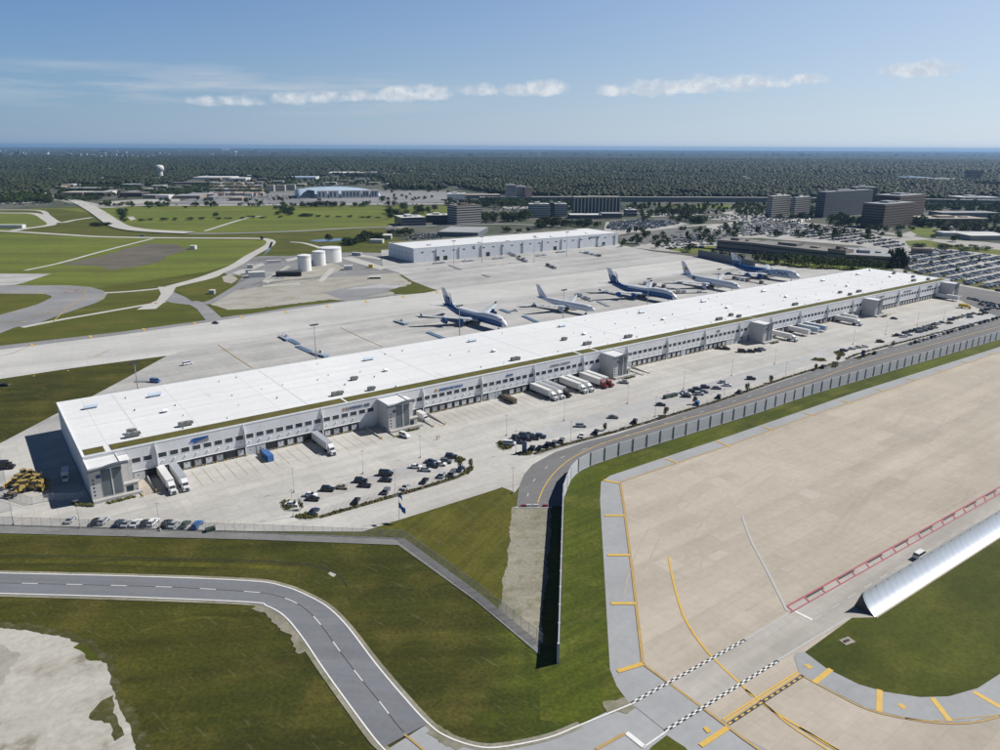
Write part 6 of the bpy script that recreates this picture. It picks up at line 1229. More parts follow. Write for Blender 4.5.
# hedges / shrubs
def shrub_patch(poly_world, label, n, h=.45, name='shrub_bed'):
    mb = MB(); r_ = random.Random(len(label)); xs = [p[0] for p in poly_world]; ys = [p[1] for p in poly_world]; k = 0; tries = 0
    while k < n and tries < n*40:
        tries += 1; x = r_.uniform(min(xs), max(xs)); y = r_.uniform(min(ys), max(ys))
        if not in_poly((x, y), poly_world): continue
        k += 1; rr = r_.uniform(.3, .6); hh = h*r_.uniform(.6, 1.1)
        for q in range(10):
            nrm = Vector((r_.gauss(0,1), r_.gauss(0,1), abs(r_.gauss(0,1))+.3)).normalized(); c = Vector((x, y, .35))+Vector((nrm.x*rr, nrm.y*rr, nrm.z*hh)); t = nrm.orthogonal().normalized(); b_ = nrm.cross(t); s_ = .24
            i = len(mb.v); mb.v += [tuple(c+t*s_), tuple(c+b_*s_), tuple(c-t*s_), tuple(c-b_*s_)]; mb.f.append((i, i+1, i+2, i+3)); mb.m.append(0)
    o = mb.obj(name, 'leaf_shrub'); tag(o, label, 'shrubs', kind='stuff')
IN = ['left', 'front left', 'lot end back', 'lot end front', 'road bend', 'signboard', 'right back', 'right lower', 'right middle', 'right kerb']
for k, P in enumerate(ISL): shrub_patch(P, f'low green shrubs on the {IN[k]} planted island', 60)
for k, P in enumerate(KS):
    L1, R1 = strip_pts(P, 1.5); ln = sum(math.dist(P[i], P[i+1]) for i in range(len(P)-1)); mb = None
    poly = L1+R1[::-1]; shrub_patch(poly, ['low shrub hedge along the near lot front kerb', 'low shrub hedge along the kerb between cars and dark road', 'low shrub hedge along the far double car row'][k], int(ln*2.6), .35, 'kerb_hedge')
for k, (a, b_) in enumerate(TOW[:5]): shrub_patch([B(a+3.5,-12.4), B(b_-1,-12.4), B(b_-1,-13.6), B(a+4.5,-14)], f'shrubs at the foot of the {nth(k)} office tower', 30)
shrub_patch([G(72,504),G(92,505),(G(94,507.5)),G(74,506)], 'dark shrubs at the left foot of the near building corner', 60)
# signboard at the island tip
X, Y = G(524.3, 453.5); e = empty('information_sign', X, Y, .3, R(-20)); tag(e, 'dark upright sign board on the small island at the road bend', 'sign'); mb = MB(); mb.box(-.9, .9, -.2, .2, .3, 4.6, 0); mb.obj('board', 'sign_navy', e); mb = MB(); mb.box(-1, 1, -.3, .3, 0, .3, 0); mb.obj('base', 'kerb', e)
X, Y = G(862.6, 357.5); e = empty('information_sign', X, Y, .3, R(-20)); tag(e, 'dark upright sign board at the right kerb gap', 'sign'); mb = MB(); mb.box(-.9, .9, -.2, .2, .3, 4.0, 0); mb.obj('board', 'sign_navy', e); mb = MB(); mb.box(-1, 1, -.3, .3, 0, .3, 0); mb.obj('base', 'kerb', e)
# ================================================================== TOWN BUILDINGS
HOLES = []
def block(name, x0, x1, yb, h, depth, label, wall, roof='roof_grey', floors=0, band='office_glass', skew=0.0, cat='building', ph=True, cols=0, group=None, side=None, ratio=.5, name_part='window_band'):
    """front bottom edge from pixel (x0,yb) to (x1,yb+skew); height and depth in metres"""
    a = np.array(G(x0, yb)); b_ = np.array(G(x1, yb+skew)); d = b_-a; L_ = float(np.hypot(*d)); an = math.atan2(d[1], d[0])
    e = empty(name, a[0], a[1], 0, an); tag(e, label, cat, group)
    mb = MB(); mb.box(0, L_, 0, depth, 0, h, 0); mb.obj('walls', wall, e)
    mb = MB(); mb.box(.3, L_-.3, .3, depth-.3, h, h+.25, 0)
    if ph and h > 8: mb.box(L_*.3, L_*.55, depth*.3, depth*.7, h+.2, h+3, 0); mb.box(L_*.7, L_*.8, depth*.4, depth*.6, h+.2, h+1.8, 0)
    mb.obj('roof', roof, e)
    if floors:
        fh = h/floors
        for k in range(floors):
            z = fh*k+fh*.32; mb = MB(); mb.box(.6, L_-.6, -.1, .1, z, z+fh*ratio, 0); mb.box(-.1, .1, .6, depth-.6, z, z+fh*ratio, 0); mb.box(L_-.1, L_+.1, .6, depth-.6, z, z+fh*ratio, 0); mb.obj(name_part, band, e)
    if cols:
        for k in range(cols+1): x = L_*k/cols; mb = MB(); mb.box(x-.7, x+.7, -.8, .2, 0, h, 0); mb.obj('column', 'stone_white', e)
    c, s = math.cos(an), math.sin(an); n_ = np.array((-s, c)); u_ = np.array((c, s)); m = 12
    HOLES.append([tuple(a-u_*m-n_*45), tuple(b_+u_*m-n_*45), tuple(b_+u_*m+n_*(depth+m)), tuple(a-u_*m+n_*(depth+m))])
    return e
def blockU(name, xc, yb, xr, xl, h, label, wall, roof='roof_grey', floors=0, band='office_glass', ratio=.5, cat='building'):
    a = np.array(G(xc, yb))
    def solve(dv, target):
        lo_, hi_ = 0.0, 400.0; sgn = 1 if target > xc else -1
        for _ in range(40):
            mid = (lo_+hi_)/2; q = to_px(*(a+dv*mid))[0]
            if (q-target)*sgn < 0: lo_ = mid
            else: hi_ = mid
        return lo_
    L_ = solve(U, xr); dp = solve(-N, xl)
    b_ = a+U*L_; q0 = to_px(*a); q1 = to_px(*b_)
    return block(name, q0[0], q1[0], q0[1], h, dp, label, wall, roof, floors, band, q1[1]-q0[1], cat, ratio=ratio)
# long brown two storey building with the stair block
block('office_building', 716.5, 750, 249.5, 11, 30, 'left wing of the long brown two storey building beyond the apron', 'brick_brown', 'roof_weathered', 2, skew=3.2, ratio=.3)
block('office_building', 750, 826, 252.7, 11, 34, 'middle wing of the long brown two storey building', 'brick_brown', 'roof_weathered', 2, skew=9.3, ratio=.3)
block('office_building', 826, 844, 262.2, 14, 16, 'square brown stair block in the long brown building', 'brick_brown', 'roof_brown', 2, skew=2.3, ratio=.2)
block('office_building', 844, 890, 264.8, 10.5, 60, 'right wing of the brown building under a wide grey roof', 'brick_brown', 'roof_grey', 2, skew=2.7, ratio=.3)
block('utility_building', 912, 932, 253, 5, 14, 'small brown box building on the right verge', 'brick_brown', 'roof_brown', 0, skew=1)
blockU('apartment_block', 771, 218, 789, 765.5, 36, 'left of the two pale ten storey twin blocks', 'stone_pale', 'roof_pale', 10, 'office_glass', ratio=.42)
blockU('apartment_block', 794, 218, 809, 790, 34, 'right of the two pale ten storey twin blocks', 'stone_pale', 'roof_pale', 10, 'office_glass', ratio=.42)
blockU('office_building', 823, 218, 870, 814, 43, 'large slate grey hotel block behind the dark office', 'stone_grey', 'roof_grey', 14, 'office_glass', ratio=.5)
block('office_building', 852, 874, 213, 46, 20, 'tall grey slab right behind the slate hotel block', 'stone_grey', 'roof_pale', 14, 'office_glass', ratio=.5)
blockU('office_building', 882, 228.5, 912, 860, 35, 'dark brown banded office block in front of the grey hotel', 'brick_dark', 'roof_grey', 9, 'band_brown', ratio=.34)
blockU('office_building', 896, 224, 922, 870, 43, 'taller stepped rear part of the dark brown office block', 'brick_dark', 'roof_grey', 10, 'band_brown', ratio=.34)
block('low_building', 925, 987, 226, 11, 50, 'long low brown building at the right behind dark trees', 'brick_brown', 'roof_tan', 2, ratio=.3)
block('low_building', 942, 1000, 217, 7, 40, 'flat roofed low building at the far right town edge', 'stone_grey', 'roof_grey')
block('low_building', 942, 1000, 236.5, 5, 22, 'pale low building at the right picture edge', 'stone_white', 'roof_pale', skew=1)
block('low_building', 970, 1010, 240.5, 6, 30, 'pale flat shed in the storage yard at the right edge', 'stone_pale', 'roof_pale')
block('low_building', 962, 1000, 201.5, 9, 60, 'white roofed hall right of the dark office at the wood edge', 'stone_white', 'roof_pale')
block('exhibition_hall', 908, 932, 181.5, 14, 90, 'white exhibition hall far off in the woods at the right', 'stone_white', 'roof_light_blue')
block('exhibition_hall', 934, 965, 182.5, 12, 70, 'long white roofed hall far off beside the exhibition hall', 'stone_white', 'roof_pale')
block('tower_block', 970, 980.5, 181.5, 40, 30, 'pinkish tower block far off at the right', 'stone_pink', 'roof_grey', 8)
block('low_building', 813, 831, 178, 8, 50, 'orange tan roofed hall far off in the woods', 'stone_pink', 'roof_tan')
block('tower_block', 506, 516, 201, 34, 20, 'pale blue-grey tower left of the pinkish one', 'stone_pale', 'roof_pale', 8, 'glass_blue', ratio=.5); block('tower_block', 516, 526, 200.5, 30, 20, 'pale tower with blue glazing in the middle of three', 'band_pale', 'roof_pale', 8, 'glass_blue', ratio=.5); block('tower_block', 525, 532, 201, 29, 18, 'pinkish brown tower at the right of three', 'stone_pink', 'roof_grey', 0)
block('office_building', 529, 549.5, 217.5, 22, 22, 'left grey banded office of the pair behind the trees', 'stone_grey', 'roof_pale', 6, 'band_pale', ratio=.3); block('office_building', 550, 554, 217, 24, 22, 'dark glass core between the grey banded offices', 'glass_dark', 'roof_grey'); block('office_building', 554.2, 567, 216.5, 21, 22, 'right grey banded office of the pair behind the trees', 'stone_grey', 'roof_pale', 6, 'band_pale', ratio=.3)
e = block('hotel', 574, 619.5, 213.5, 27, 20, 'wide hotel with white columns and dark recessed front', 'shelter_black', 'roof_pale', 7, 'stone_grey', skew=-.2, cols=13, ratio=.25)
mb = MB(); Lh = float(np.hypot(*(np.array(G(619.5,213.3))-np.array(G(574,213.5))))); mb.box(-1, Lh+1, -1.4, 21, 27.2, 29.2, 0); mb.obj('cornice', 'roof_tan', e)
block('low_building', 570, 602, 219, 6.5, 30, 'low white roofed annex in front of the columned hotel', 'stone_grey', 'roof_pale', 1); block('low_building', 602, 622, 218.5, 8, 28, 'low grey annex right of the hotel entrance', 'stone_grey', 'roof_grey', 1); block('low_building', 626, 637, 216.5, 11, 20, 'small pale cube building right of the hotel', 'stone_pale', 'roof_pale', 2)
block('office_building', 450, 456.5, 223.5, 28, 22, 'narrow end wing of the banded dark office', 'stone_grey', 'roof_grey', 8, 'band_pale', ratio=.35); block('office_building', 456.5, 481.5, 225, 28, 26, 'dark office with white bands above the second cargo building', 'brick_dark', 'roof_brown', 8, 'band_pale', skew=-1.6, ratio=.36)
block('office_building', 401.5, 426, 226.5, 12.5, 45, 'low office with a white roof edge left of the banded office', 'stone_grey', 'roof_pale', 3, 'glass_dark', skew=-.8); block('office_building', 426, 450, 222.5, 11, 30, 'low dark wing joining the white roofed office', 'brick_dark', 'roof_pale', 2)
block('warehouse', 437.5, 478, 236.5, 6, 72, 'flat grey roofed warehouse right behind the second cargo building', 'stone_grey', 'roof_grey', skew=1.0)
block('sheds', 382, 391, 239.5, 5, 18, 'small pale shed left of the second cargo building', 'stone_pale', 'roof_pale') ; 
block('low_building', 447, 466, 200.5, 14, 40, 'white low building at the right of the arena car park', 'stone_white', 'roof_pale'); block('low_building', 466, 500, 198.5, 8, 40, 'dark low row right of the arena car park', 'stone_grey', 'roof_tan')
# arena: curved pale blue roof over white pavilions
a = np.array(G(317, 198.5)); b_ = np.array(G(381, 197.5)); d = b_-a; L_ = float(np.hypot(*d)); an = math.atan2(d[1], d[0]); e = empty('arena', a[0], a[1], 0, an); tag(e, 'wide arena with a pale blue curved roof and white pavilions', 'arena')
mb = MB(); rings = []
for k in range(21):
    x = -42+(L_+42)*k/20; t = k/20; hh = 10+13*math.sin(math.pi*min(1, .12+t*.9))**.6; rings.append([(x, y, (5 if j in (0, 8) else 8)+(hh-8)*math.sin(math.pi*j/8)) for j, y in enumerate(np.linspace(8, 118, 9))]+[(x, 118, 0), (x, 8, 0)])
mb.loft(rings, fmi=lambda k, i: 0); mb.obj('roof', 'roof_light_blue', e, smooth=True)
for k, (s_, w_) in enumerate([(2, 22), (27, 22), (56, 44), (103, 16), (122, 18)]):
    mb = MB(); mb.box(s_, s_+w_, 0, 14, 0, 17, 0); p_ = mb.obj('pavilion', 'stone_white', e)
    for j in range(max(2, w_//8)): mb = MB(); x = s_+2+j*(w_-4)/max(2, w_//8); mb.box(x, x+4.5, -.3, .1, 3, 13.5, 0); mb.obj('window', 'glass_blue', p_)
mb = MB(); mb.add([(-38,7,2),(-4,7,2),(-4,7,17),(-18,7,19),(-30,7,12)], [(0,1,2,3,4)]); mb.obj('glazed_end', 'glass_blue', e)
HOLES.append([tuple(G(290,200)), tuple(G(390,200)), tuple(G(384,188)), tuple(G(296,188))])
# left commercial strip
for x0, x1, yb, h_, dp, w_, r_, lb in [(61,83,196,8,60,'brick_brown','roof_tan','long low brown warehouse at the left behind the overpass'),(84,104,196.5,9,50,'brick_dark','roof_grey','dark low warehouse with a tan front left of the white shop'),(104,113,194.5,8,30,'stone_white','roof_pale','small white fronted shop in the left commercial strip'),(66,98,191,7,50,'brick_dark','roof_grey','long dark roofed row at the left wood edge'),(120,142,197,9,50,'brick_dark','roof_brown','dark low store in the middle of the left strip'),(143,156,198.5,7,40,'brick_brown','roof_grey','brown store left of the white domed shop'),(157,169,199,8,36,'stone_white','roof_pale','white fronted shop with a bright roof in the left strip'),(173,200,198.5,6,60,'brick_brown','roof_grey','flat grey roofed shopping row right of the white shop'),(186,214,197,6,55,'brick_brown','roof_grey','second flat grey roofed shopping row'),(120,138,187,7,50,'brick_dark','roof_grey','dark roofed hall among trees left of the water tower'),(170,208,184.5,6,50,'stone_grey','roof_brown','long dark roofed row right of the water tower'),(193,232,180,9,110,'stone_white','roof_pale','long white roofed store beyond the water tower'),(228,246,181,9,80,'stone_white','roof_pale','white roofed store at the end of the long white row'),(283,316,179.5,8,100,'stone_white','roof_light_blue','pale blue roofed hall beyond the arena'),(328,376,175.5,10,160,'stone_white','roof_pale','big white roofed warehouse far beyond the arena'),(388,409,176.5,8,110,'stone_white','roof_pale','white roofed warehouse right of the biggest far one'),(267,274,191.5,16,18,'stone_pale','roof_tan','pale three storey block left of the arena'),(275,285,191,15,18,'stone_pale','roof_tan','pale gabled block nearer the arena'),(285,295,190,14,18,'stone_pale','roof_tan','pale block next to the arena lot'),(296,308,193.5,8,30,'stone_grey','roof_grey','low grey hall at the left corner of the arena lot'),(0,13,166,12,60,'stone_pale','roof_pale','pale hall among the woods at the far left edge'),(76,81,158.6,38,22,'stone_pale','roof_pale','far pale tower left of the distant white apartments'),(221,230,150.8,60,60,'stone_pale','roof_pale','pale tower complex near the horizon left of centre'),(813,822,149.6,95,60,'stone_grey','roof_grey','tiny dark tower group on the horizon at the right'),(882,888,149.9,70,60,'stone_grey','roof_grey','tiny tower on the horizon at the far right'),(530,534,155,45,30,'stone_pink','roof_tan','distant tan tower in the town beyond the woods'),(537,541,155.5,40,30,'stone_white','roof_pale','distant white tower in the town beyond the woods'),(544,547,155,40,30,'stone_pink','roof_tan','distant pinkish tower right of the distant white one'),(735,743,160,18,40,'stone_white','roof_pale','distant white hall in the woods right of centre'),(787,792,172,14,30,'stone_white','roof_pale','distant white cube in the woods above the twin blocks'),(664,668,168,14,30,'stone_white','roof_pale','distant white building in the woods above the hotel'),(608,624,170.5,10,40,'stone_grey','roof_light_blue','distant blue roofed hall in the woods')]:
    block('commercial_building', x0, x1, yb, h_, dp, lb, w_, r_, 0, ph=False)
for k in range(12): block('apartment_block', 93+k*5.2, 96.5+k*5.2, 158.8+rnd.uniform(-.3,.3), rnd.uniform(26,34), 25, f'distant pale apartment block, {nth(k)} from the left in the far row', 'stone_white' if k % 3 else 'stone_pink', 'roof_tan', 0, ph=False, group='distant apartment blocks in the woods')
def house(x, y, an, label, group, w_=12, d_=9, h_=5, col=None, z=0):
    X, Y = G(x, y); e = empty('house', X, Y, 0, an); tag(e, label, 'house', group); mb = MB(); mb.box(-w_/2, w_/2, -d_/2, d_/2, 0, h_, 0); mb.obj('walls', rnd.choice(['stone_pink', 'stone_pale', 'brick_brown', 'stone_white']), e)
    mb = MB(); mb.add([(-w_/2-.4,-d_/2-.4,h_),(w_/2+.4,-d_/2-.4,h_),(w_/2+.4,d_/2+.4,h_),(-w_/2-.4,d_/2+.4,h_),(-w_/2+1.5,0,h_+3),(w_/2-1.5,0,h_+3)], [(0,1,5,4),(2,3,4,5),(0,4,3),(1,2,5),(0,3,2,1)]); mb.obj('roof', rnd.choice(['roof_brown', 'roof_brown', 'roof_tan', 'roof_grey']), e)
    n_ = 14; HOLES.append([(X-n_, Y-n_*2), (X+n_, Y-n_*2), (X+n_, Y+n_), (X-n_, Y+n_)])
MORE = [('brick_brown','roof_tan','low tan roofed store'),('stone_grey','roof_grey','low grey roofed store'),('brick_dark','roof_brown','low dark roofed store'),('stone_pale','roof_pale','small pale roofed hall')]
CNT = {}
SPOT = [(58,189),(70,186.5),(104,190),(112,192.5),(128,193.5),(146,190.5),(158,188),(172,190),(186,187.5),(152,184),(214,180),(252,184),(262,180.5),(276,183),(300,186),(330,184),(345,182),(360,181),(374,184),(392,186),(410,187),(426,186),(440,187.5),(250,177),(318,172),(352,170),(422,178),(466,182),(210,200),(236,200.5)]
SPOT.sort()
for i, (x_, y_) in enumerate(SPOT):
    w_, r_, lb_ = MORE[(i*7+i//3) % 4]; CNT[lb_] = CNT.get(lb_, -1)+1; block('commercial_building', x_-rnd.uniform(3,7), x_+rnd.uniform(3,7), y_+.4, rnd.uniform(5,8), rnd.uniform(22,45), f'{lb_}, {nth(CNT[lb_])} of its kind from left in the town strip', w_, r_, 0, ph=False)
k = 0
for yy, n in ((195.5, 14), (191.5, 13), (188, 12), (184.8, 11)):
    for i in range(n): house(214+i*(50/n)+rnd.uniform(-.6,.6), yy+rnd.uniform(-.4,.4), rnd.uniform(-.3,.3), f'brown roofed house, {nth(i)} from the left in the {("front","second","third","back")[k]} row left of the arena', 'brown roofed houses left of the arena', 20, 12, 6)
    k += 1
for i in range(90):
    x = rnd.uniform(0, 1000); y = rnd.choice((rnd.uniform(160, 176), rnd.uniform(168, 190)))
    if 180 < x < 480 and y > 180 or 560 < x < 640 and y > 180 or x > 760 and y > 186: continue
    house(x, y, rnd.uniform(0, 3), 'tiny pale roofed house showing among the far trees', 'tiny houses among the far trees', 22, 14, 9)
# water tower
X, Y = G(161, 180); D_ = math.hypot(X, Y, H); e = empty('water_tower', X, Y); tag(e, 'white water tower with a fluted stem above the woods', 'water tower'); zt = 13.0*D_/FP
mb = MB(); mb.lathe([(4.4*D_/FP*.55,0),(4.4*D_/FP*.5,zt*.6)], 20); mb.obj('stem', 'stone_white', e); mb = MB(); r_ = 3.6*D_/FP; mb.lathe([(r_*.5,zt*.55),(r_,zt*.68),(r_*1.02,zt*.82),(r_*.9,zt*.92),(r_*.55,zt*.98),(.02,zt)], 24); mb.obj('tank', 'stone_white', e, smooth=True)
X, Y = G(236, 156.8); e = empty('water_tower', X, Y); tag(e, 'tiny far white water tower left of centre near the horizon', 'water tower'); mb = MB(); mb.cyl((0,0,0),(0,0,45),5,5,n=10); mb.obj('stem', 'stone_white', e); mb = MB(); mb.lathe([(2,40),(15,46),(15,52),(.1,60)], 16); mb.obj('tank', 'tank_white', e)
# fuel yard huts and gear
for x, y, L_, w_, h_, an, m_, lb in [(257,277,14,8,4.5,20,'stone_white','white site office by the fuel yard road'),(249,274,6,4,4,20,'stone_white','small white cabin left of the site office'),(250.5,268.5,5,4,3.5,10,'trim_grey','small grey cabin on the fuel yard strip'),(274,263.5,14,3,3,25,'trailer_white','white tank trailer lying on the pale pad'),(289,276,22,8,4,8,'shelter_black','dark open pump shelter before the tanks'),(348.5,269.5,8,6,3.5,10,'stone_white','small pale pump house right of the tanks'),(212.5,294,4,4,3,0,'trim_grey','tiny grey hut on the grass left of the fuel yard'),(193.5,238.8+10.4,6,6,4,0,'stone_white','tiny white cabin on the field road'),(357,255.5,12,3,3,-25,'trailer_grey','row of grey tank trailers behind the tanks'),(371,267.5,4,4,3,0,'truck_yellow','small yellow machine at the fuel yard edge'),(377,242.8,16,8,4,-5,'stone_white','white hut behind the second building corner'),(10,228,40,9,4.5,2,'stone_white','long white shed on the left field'),(375,278.5,10,5,1.4,10,'leaf_shrub','low scrub mound on the dirt by the apron')]:
    X, Y = G(x, y); e = empty('site_hut', X, Y, .12, R(an)); tag(e, lb, 'hut'); mb = MB(); mb.box(-L_/2, L_/2, -w_/2, w_/2, 0, h_, 0); mb.obj('walls', m_, e); mb = MB(); mb.box(-L_/2-.2, L_/2+.2, -w_/2-.2, w_/2+.2, h_, h_+.25, 0); mb.obj('roof', 'roof_pale' if m_ != 'shelter_black' else 'steel_dark', e)
for k in range(9): # pipes and small gear near the tanks
    X, Y = G(266+k*2.6, 280-k*1.4); e = empty('fuel_pipe', X, Y, .2, R(25)); tag(e, f'low pipe run by the tanks, {nth(k)} of the parallel lines', 'pipe', 'pipes by the fuel tanks'); mb = MB(); mb.cyl((0,0,.5), (16,0,.5), .25, n=8); mb.obj('pipe', 'paint_red' if k == 3 else 'galvanised', e); mb = MB(); [mb.box(x_, x_+.3, -.3, .3, 0, .3, 0) for x_ in (1, 8, 14)]; mb.obj('support', 'kerb', e)
# grass island cabinet in the lower right
X, Y = G(847, 642); e = empty('equipment_slab', X, Y, .22, R(25)); tag(e, 'small concrete slab with a rusty cover on the lower right grass', 'slab'); mb = MB(); mb.box(-1.6, 1.6, -1.1, 1.1, 0, .12, 0); mb.obj('slab', 'dirt', e); mb = MB(); mb.box(-1.0, .6, -.3, .3, .12, .35, 0); mb.obj('cover', 'paint_car_brown', e)
# road end barriers
for k, (x, c) in enumerate([(523.5,'paint_red'),(529,'paint_white'),(536,'paint_white'),(545,'paint_red')]):
    X, Y = G(x, 507.3); e = empty('road_barrier', X, Y, .2, 0); tag(e, f"{'red' if c == 'paint_red' else 'white'} barrier at the dead end of the dark road, {nth(k)} from the left", 'barrier', 'barriers at the road end'); mb = MB(); mb.box(-.9, .9, -.3, .3, 0, .9, 0, tx=.05, taper=.12); mb.obj('block', c, e)
# ================================================================== WOODS (nobody could count these): displaced low-poly crowns
def wood(name, label, pts, size, mat, seed):
    r_ = np.random.RandomState(seed)
    t = (1+5**.5)/2; iv = np.array([(-1,t,0),(1,t,0),(-1,-t,0),(1,-t,0),(0,-1,t),(0,1,t),(0,-1,-t),(0,1,-t),(t,0,-1),(t,0,1),(-t,0,-1),(-t,0,1)], float); iv /= np.linalg.norm(iv[0])
    fi = np.array([(0,11,5),(0,5,1),(0,1,7),(0,7,10),(0,10,11),(1,5,9),(5,11,4),(11,10,2),(10,7,6),(7,1,8),(3,9,4),(3,4,2),(3,2,6),(3,6,8),(3,8,9),(4,9,5),(2,4,11),(6,2,10),(8,6,7),(9,8,1)])
    n = len(pts); P = np.asarray(pts); rad = size[0]+(size[1]-size[0])*r_.beta(1.3, 2.2, n)
    V = iv[None]*rad[:, None, None]*(1+r_.uniform(-.3, .3, (n, 12, 1))); V[:, :, 2] *= .85; an = r_.uniform(0, 6.28, n); c, s = np.cos(an)[:, None], np.sin(an)[:, None]
    x = V[:, :, 0]*c-V[:, :, 1]*s; y = V[:, :, 0]*s+V[:, :, 1]*c; V[:, :, 0] = x+P[:, :1]; V[:, :, 1] = y+P[:, 1:2]; V[:, :, 2] += (r_.uniform(4.5, 11, n)*(size[1]/8)**.35)[:, None]
    F = (fi[None]+(np.arange(n)*12)[:, None, None]).reshape(-1, 3)
    me = bpy.data.meshes.new(name); me.vertices.add(n*12); me.vertices.foreach_set('co', V.reshape(-1).astype(np.float32)); me.loops.add(len(F)*3); me.loops.foreach_set('vertex_index', F.reshape(-1).astype(np.int32)); me.polygons.add(len(F)); me.polygons.foreach_set('loop_start', (np.arange(len(F))*3).astype(np.int32)); me.polygons.foreach_set('loop_total', np.full(len(F), 3, np.int32)); me.update(calc_edges=True); me.validate()
    me.materials.append(MAT[mat]); o = bpy.data.objects.new(name, me); C.objects.link(o); tag(o, label, 'trees', kind='stuff'); return o
BX = [-150,-50,0,20,45,52,60,110,150,182,200,250,265,300,330,380,392,440,452,500,560,640,700,760,800,870,925,960,1000,1100]; BY = [200,201,201,195,195,190,187,186,186.5,183,176.5,177,181,180,176,178,190,190,188,195,199,199.6,199.6,199.8,200,200,201,201,202,203]
HB_ = [(min(p[0] for p in h)-1, max(p[0] for p in h)+1, min(p[1] for p in h)-1, max(p[1] for p in h)+1, h) for h in HOLES]
def keep(X, Y):
    for a, b_, c, d, h in HB_:
        if a < X < b_ and c < Y < d and in_poly((X, Y), h): return False
    return True
NG = np.random.RandomState(3)
def sample(dmin, dmax, spacing, clump):
    out = []; Y = dmin
    half = lambda y: y*.72+120
    while Y < dmax:
        hw = half(Y); xs = np.arange(-hw, hw, spacing)+NG.uniform(-.45, .45, int(math.ceil(2*hw/spacing)))*spacing; ys = Y+NG.uniform(-.5, .5, len(xs))*spacing
        for x, y in zip(xs, ys):
            q = to_px(x, y)
            if q[1] > np.interp(q[0], BX, BY): continue
            # streets and small clearings
            if noise.noise((x*.006, y*.006, 1.7)) > .42 and clump: continue
            if abs((x*.97+y*.24) % 260-130) < 7 or abs((y*.97-x*.24) % 330-165) < 7: continue
            if y < 5200 and not keep(x, y): continue
            out.append((x, y))
        Y += spacing
    return out
A1 = sample(1350, 3400, 9.6, True); A2 = sample(3400, 7500, 17, False)
print('wood', len(A1), len(A2))
wood('woodland', 'dense dark green wood covering the suburbs beyond the airfield', A1, (4.2, 8.6), 'leaf_wood', 5)
wood('far_woodland', 'far dark woods fading into haze towards the horizon', A2, (8.0, 15.0), 'leaf_wood', 6)
# looser trees between the commercial blocks
A3 = []
for (x0, x1, y0, y1, n) in [(55,205,186,197,330),(205,270,181,196,150),(265,330,177,187,160),(330,385,178,186,130),(384,445,186,191,90),(0,52,196,203,330),(56,100,198,201,60),(560,760,206,210,90),(560,760,210,215,60),(760,860,206,214,60),(480,560,202,207,120),(640,700,212,216,40),(735,800,205,216,60),(925,1000,198,212,260),(985,1010,205,225,60),(500,575,204,208,80),(440,500,202,206,50),(805,860,195,205,60),(100,380,206,207,60),(60,210,188,199,260),(210,330,186,192,120),(720,900,226,240,34),(620,720,232,246,26),(930,1000,222,240,60),(330,460,192,203,40),(160,330,199,203,25)]:
    for _ in range(n):
        p = G(rnd.uniform(x0, x1), rnd.uniform(y0, y1))
        if keep(*p): A3.append(p)
def leaf_trees(name, label, pts, mat):
    me0 = [crown_mesh('lc', 110, mat, 90+q, 'round', 1.7) for q in range(3)]; VV = []; n_ = 0
    for k_, (x, y) in enumerate(pts):
        m0 = me0[k_ % 3]
        if not hasattr(leaf_trees, 'c'): leaf_trees.c = {}
        if m0.name not in leaf_trees.c: v = np.empty(len(m0.vertices)*3); m0.vertices.foreach_get('co', v); leaf_trees.c[m0.name] = v.reshape(-1, 3)
        v = leaf_trees.c[m0.name]; a = rnd.uniform(0, 6.28); c_, s_ = math.cos(a), math.sin(a); w = rnd.uniform(6, 12); h = rnd.uniform(6, 12)
        VV.append(v @ np.array([[c_*w/1.5, s_*w/1.5, 0], [-s_*w/1.5, c_*w/1.5, 0], [0, 0, h*.85]])+np.array([x, y, .8]))
    V = np.concatenate(VV); nf = len(V)//4; me = bpy.data.meshes.new(name); me.vertices.add(len(V)); me.vertices.foreach_set('co', V.reshape(-1).astype(np.float32)); me.loops.add(nf*4); me.loops.foreach_set('vertex_index', np.arange(nf*4, dtype=np.int32)); me.polygons.add(nf); me.polygons.foreach_set('loop_start', (np.arange(nf)*4).astype(np.int32)); me.polygons.foreach_set('loop_total', np.full(nf, 4, np.int32)); me.update(calc_edges=True)
    me.materials.append(MAT[mat]); o = bpy.data.objects.new(name, me); C.objects.link(o); tag(o, label, 'trees', kind='stuff')
leaf_trees('town_trees', 'scattered trees between the commercial blocks and car parks', A3, 'leaf_mid')
# pale rooftops showing between the far crowns
mb = MB(); rq = random.Random(77)
for k in range(1500):
    x_ = rq.uniform(-20, 1020); y_ = 151+rq.betavariate(1.0, 2.4)*36
    if noise.noise((x_*.012, y_*.09, 4)) < -.12: continue
    if y_ > np.interp(x_, BX, BY)-2: continue
    X, Y = G(x_, y_); w_, d_ = rq.uniform(10, 30), rq.uniform(8, 20); a_ = rq.choice((0, 0, 1.57))+.24
    if y_ < 157: w_ *= rq.uniform(1, 3); d_ *= 1.6
    M = Matrix.Translation((X, Y, 0)) @ Matrix.Rotation(a_, 4, 'Z'); mb.box(-w_/2, w_/2, -d_/2, d_/2, 0, rq.uniform(11, 15.5) if y_ > 157 else rq.uniform(16, 30), rq.choice((0, 0, 1, 2, 3)), M)
o = mb.obj('far_rooftops', ['stone_pale', 'roof_brown', 'stone_white', 'stone_grey']); tag(o, 'scattered pale rooftops showing through the far woods', 'rooftops', kind='stuff')
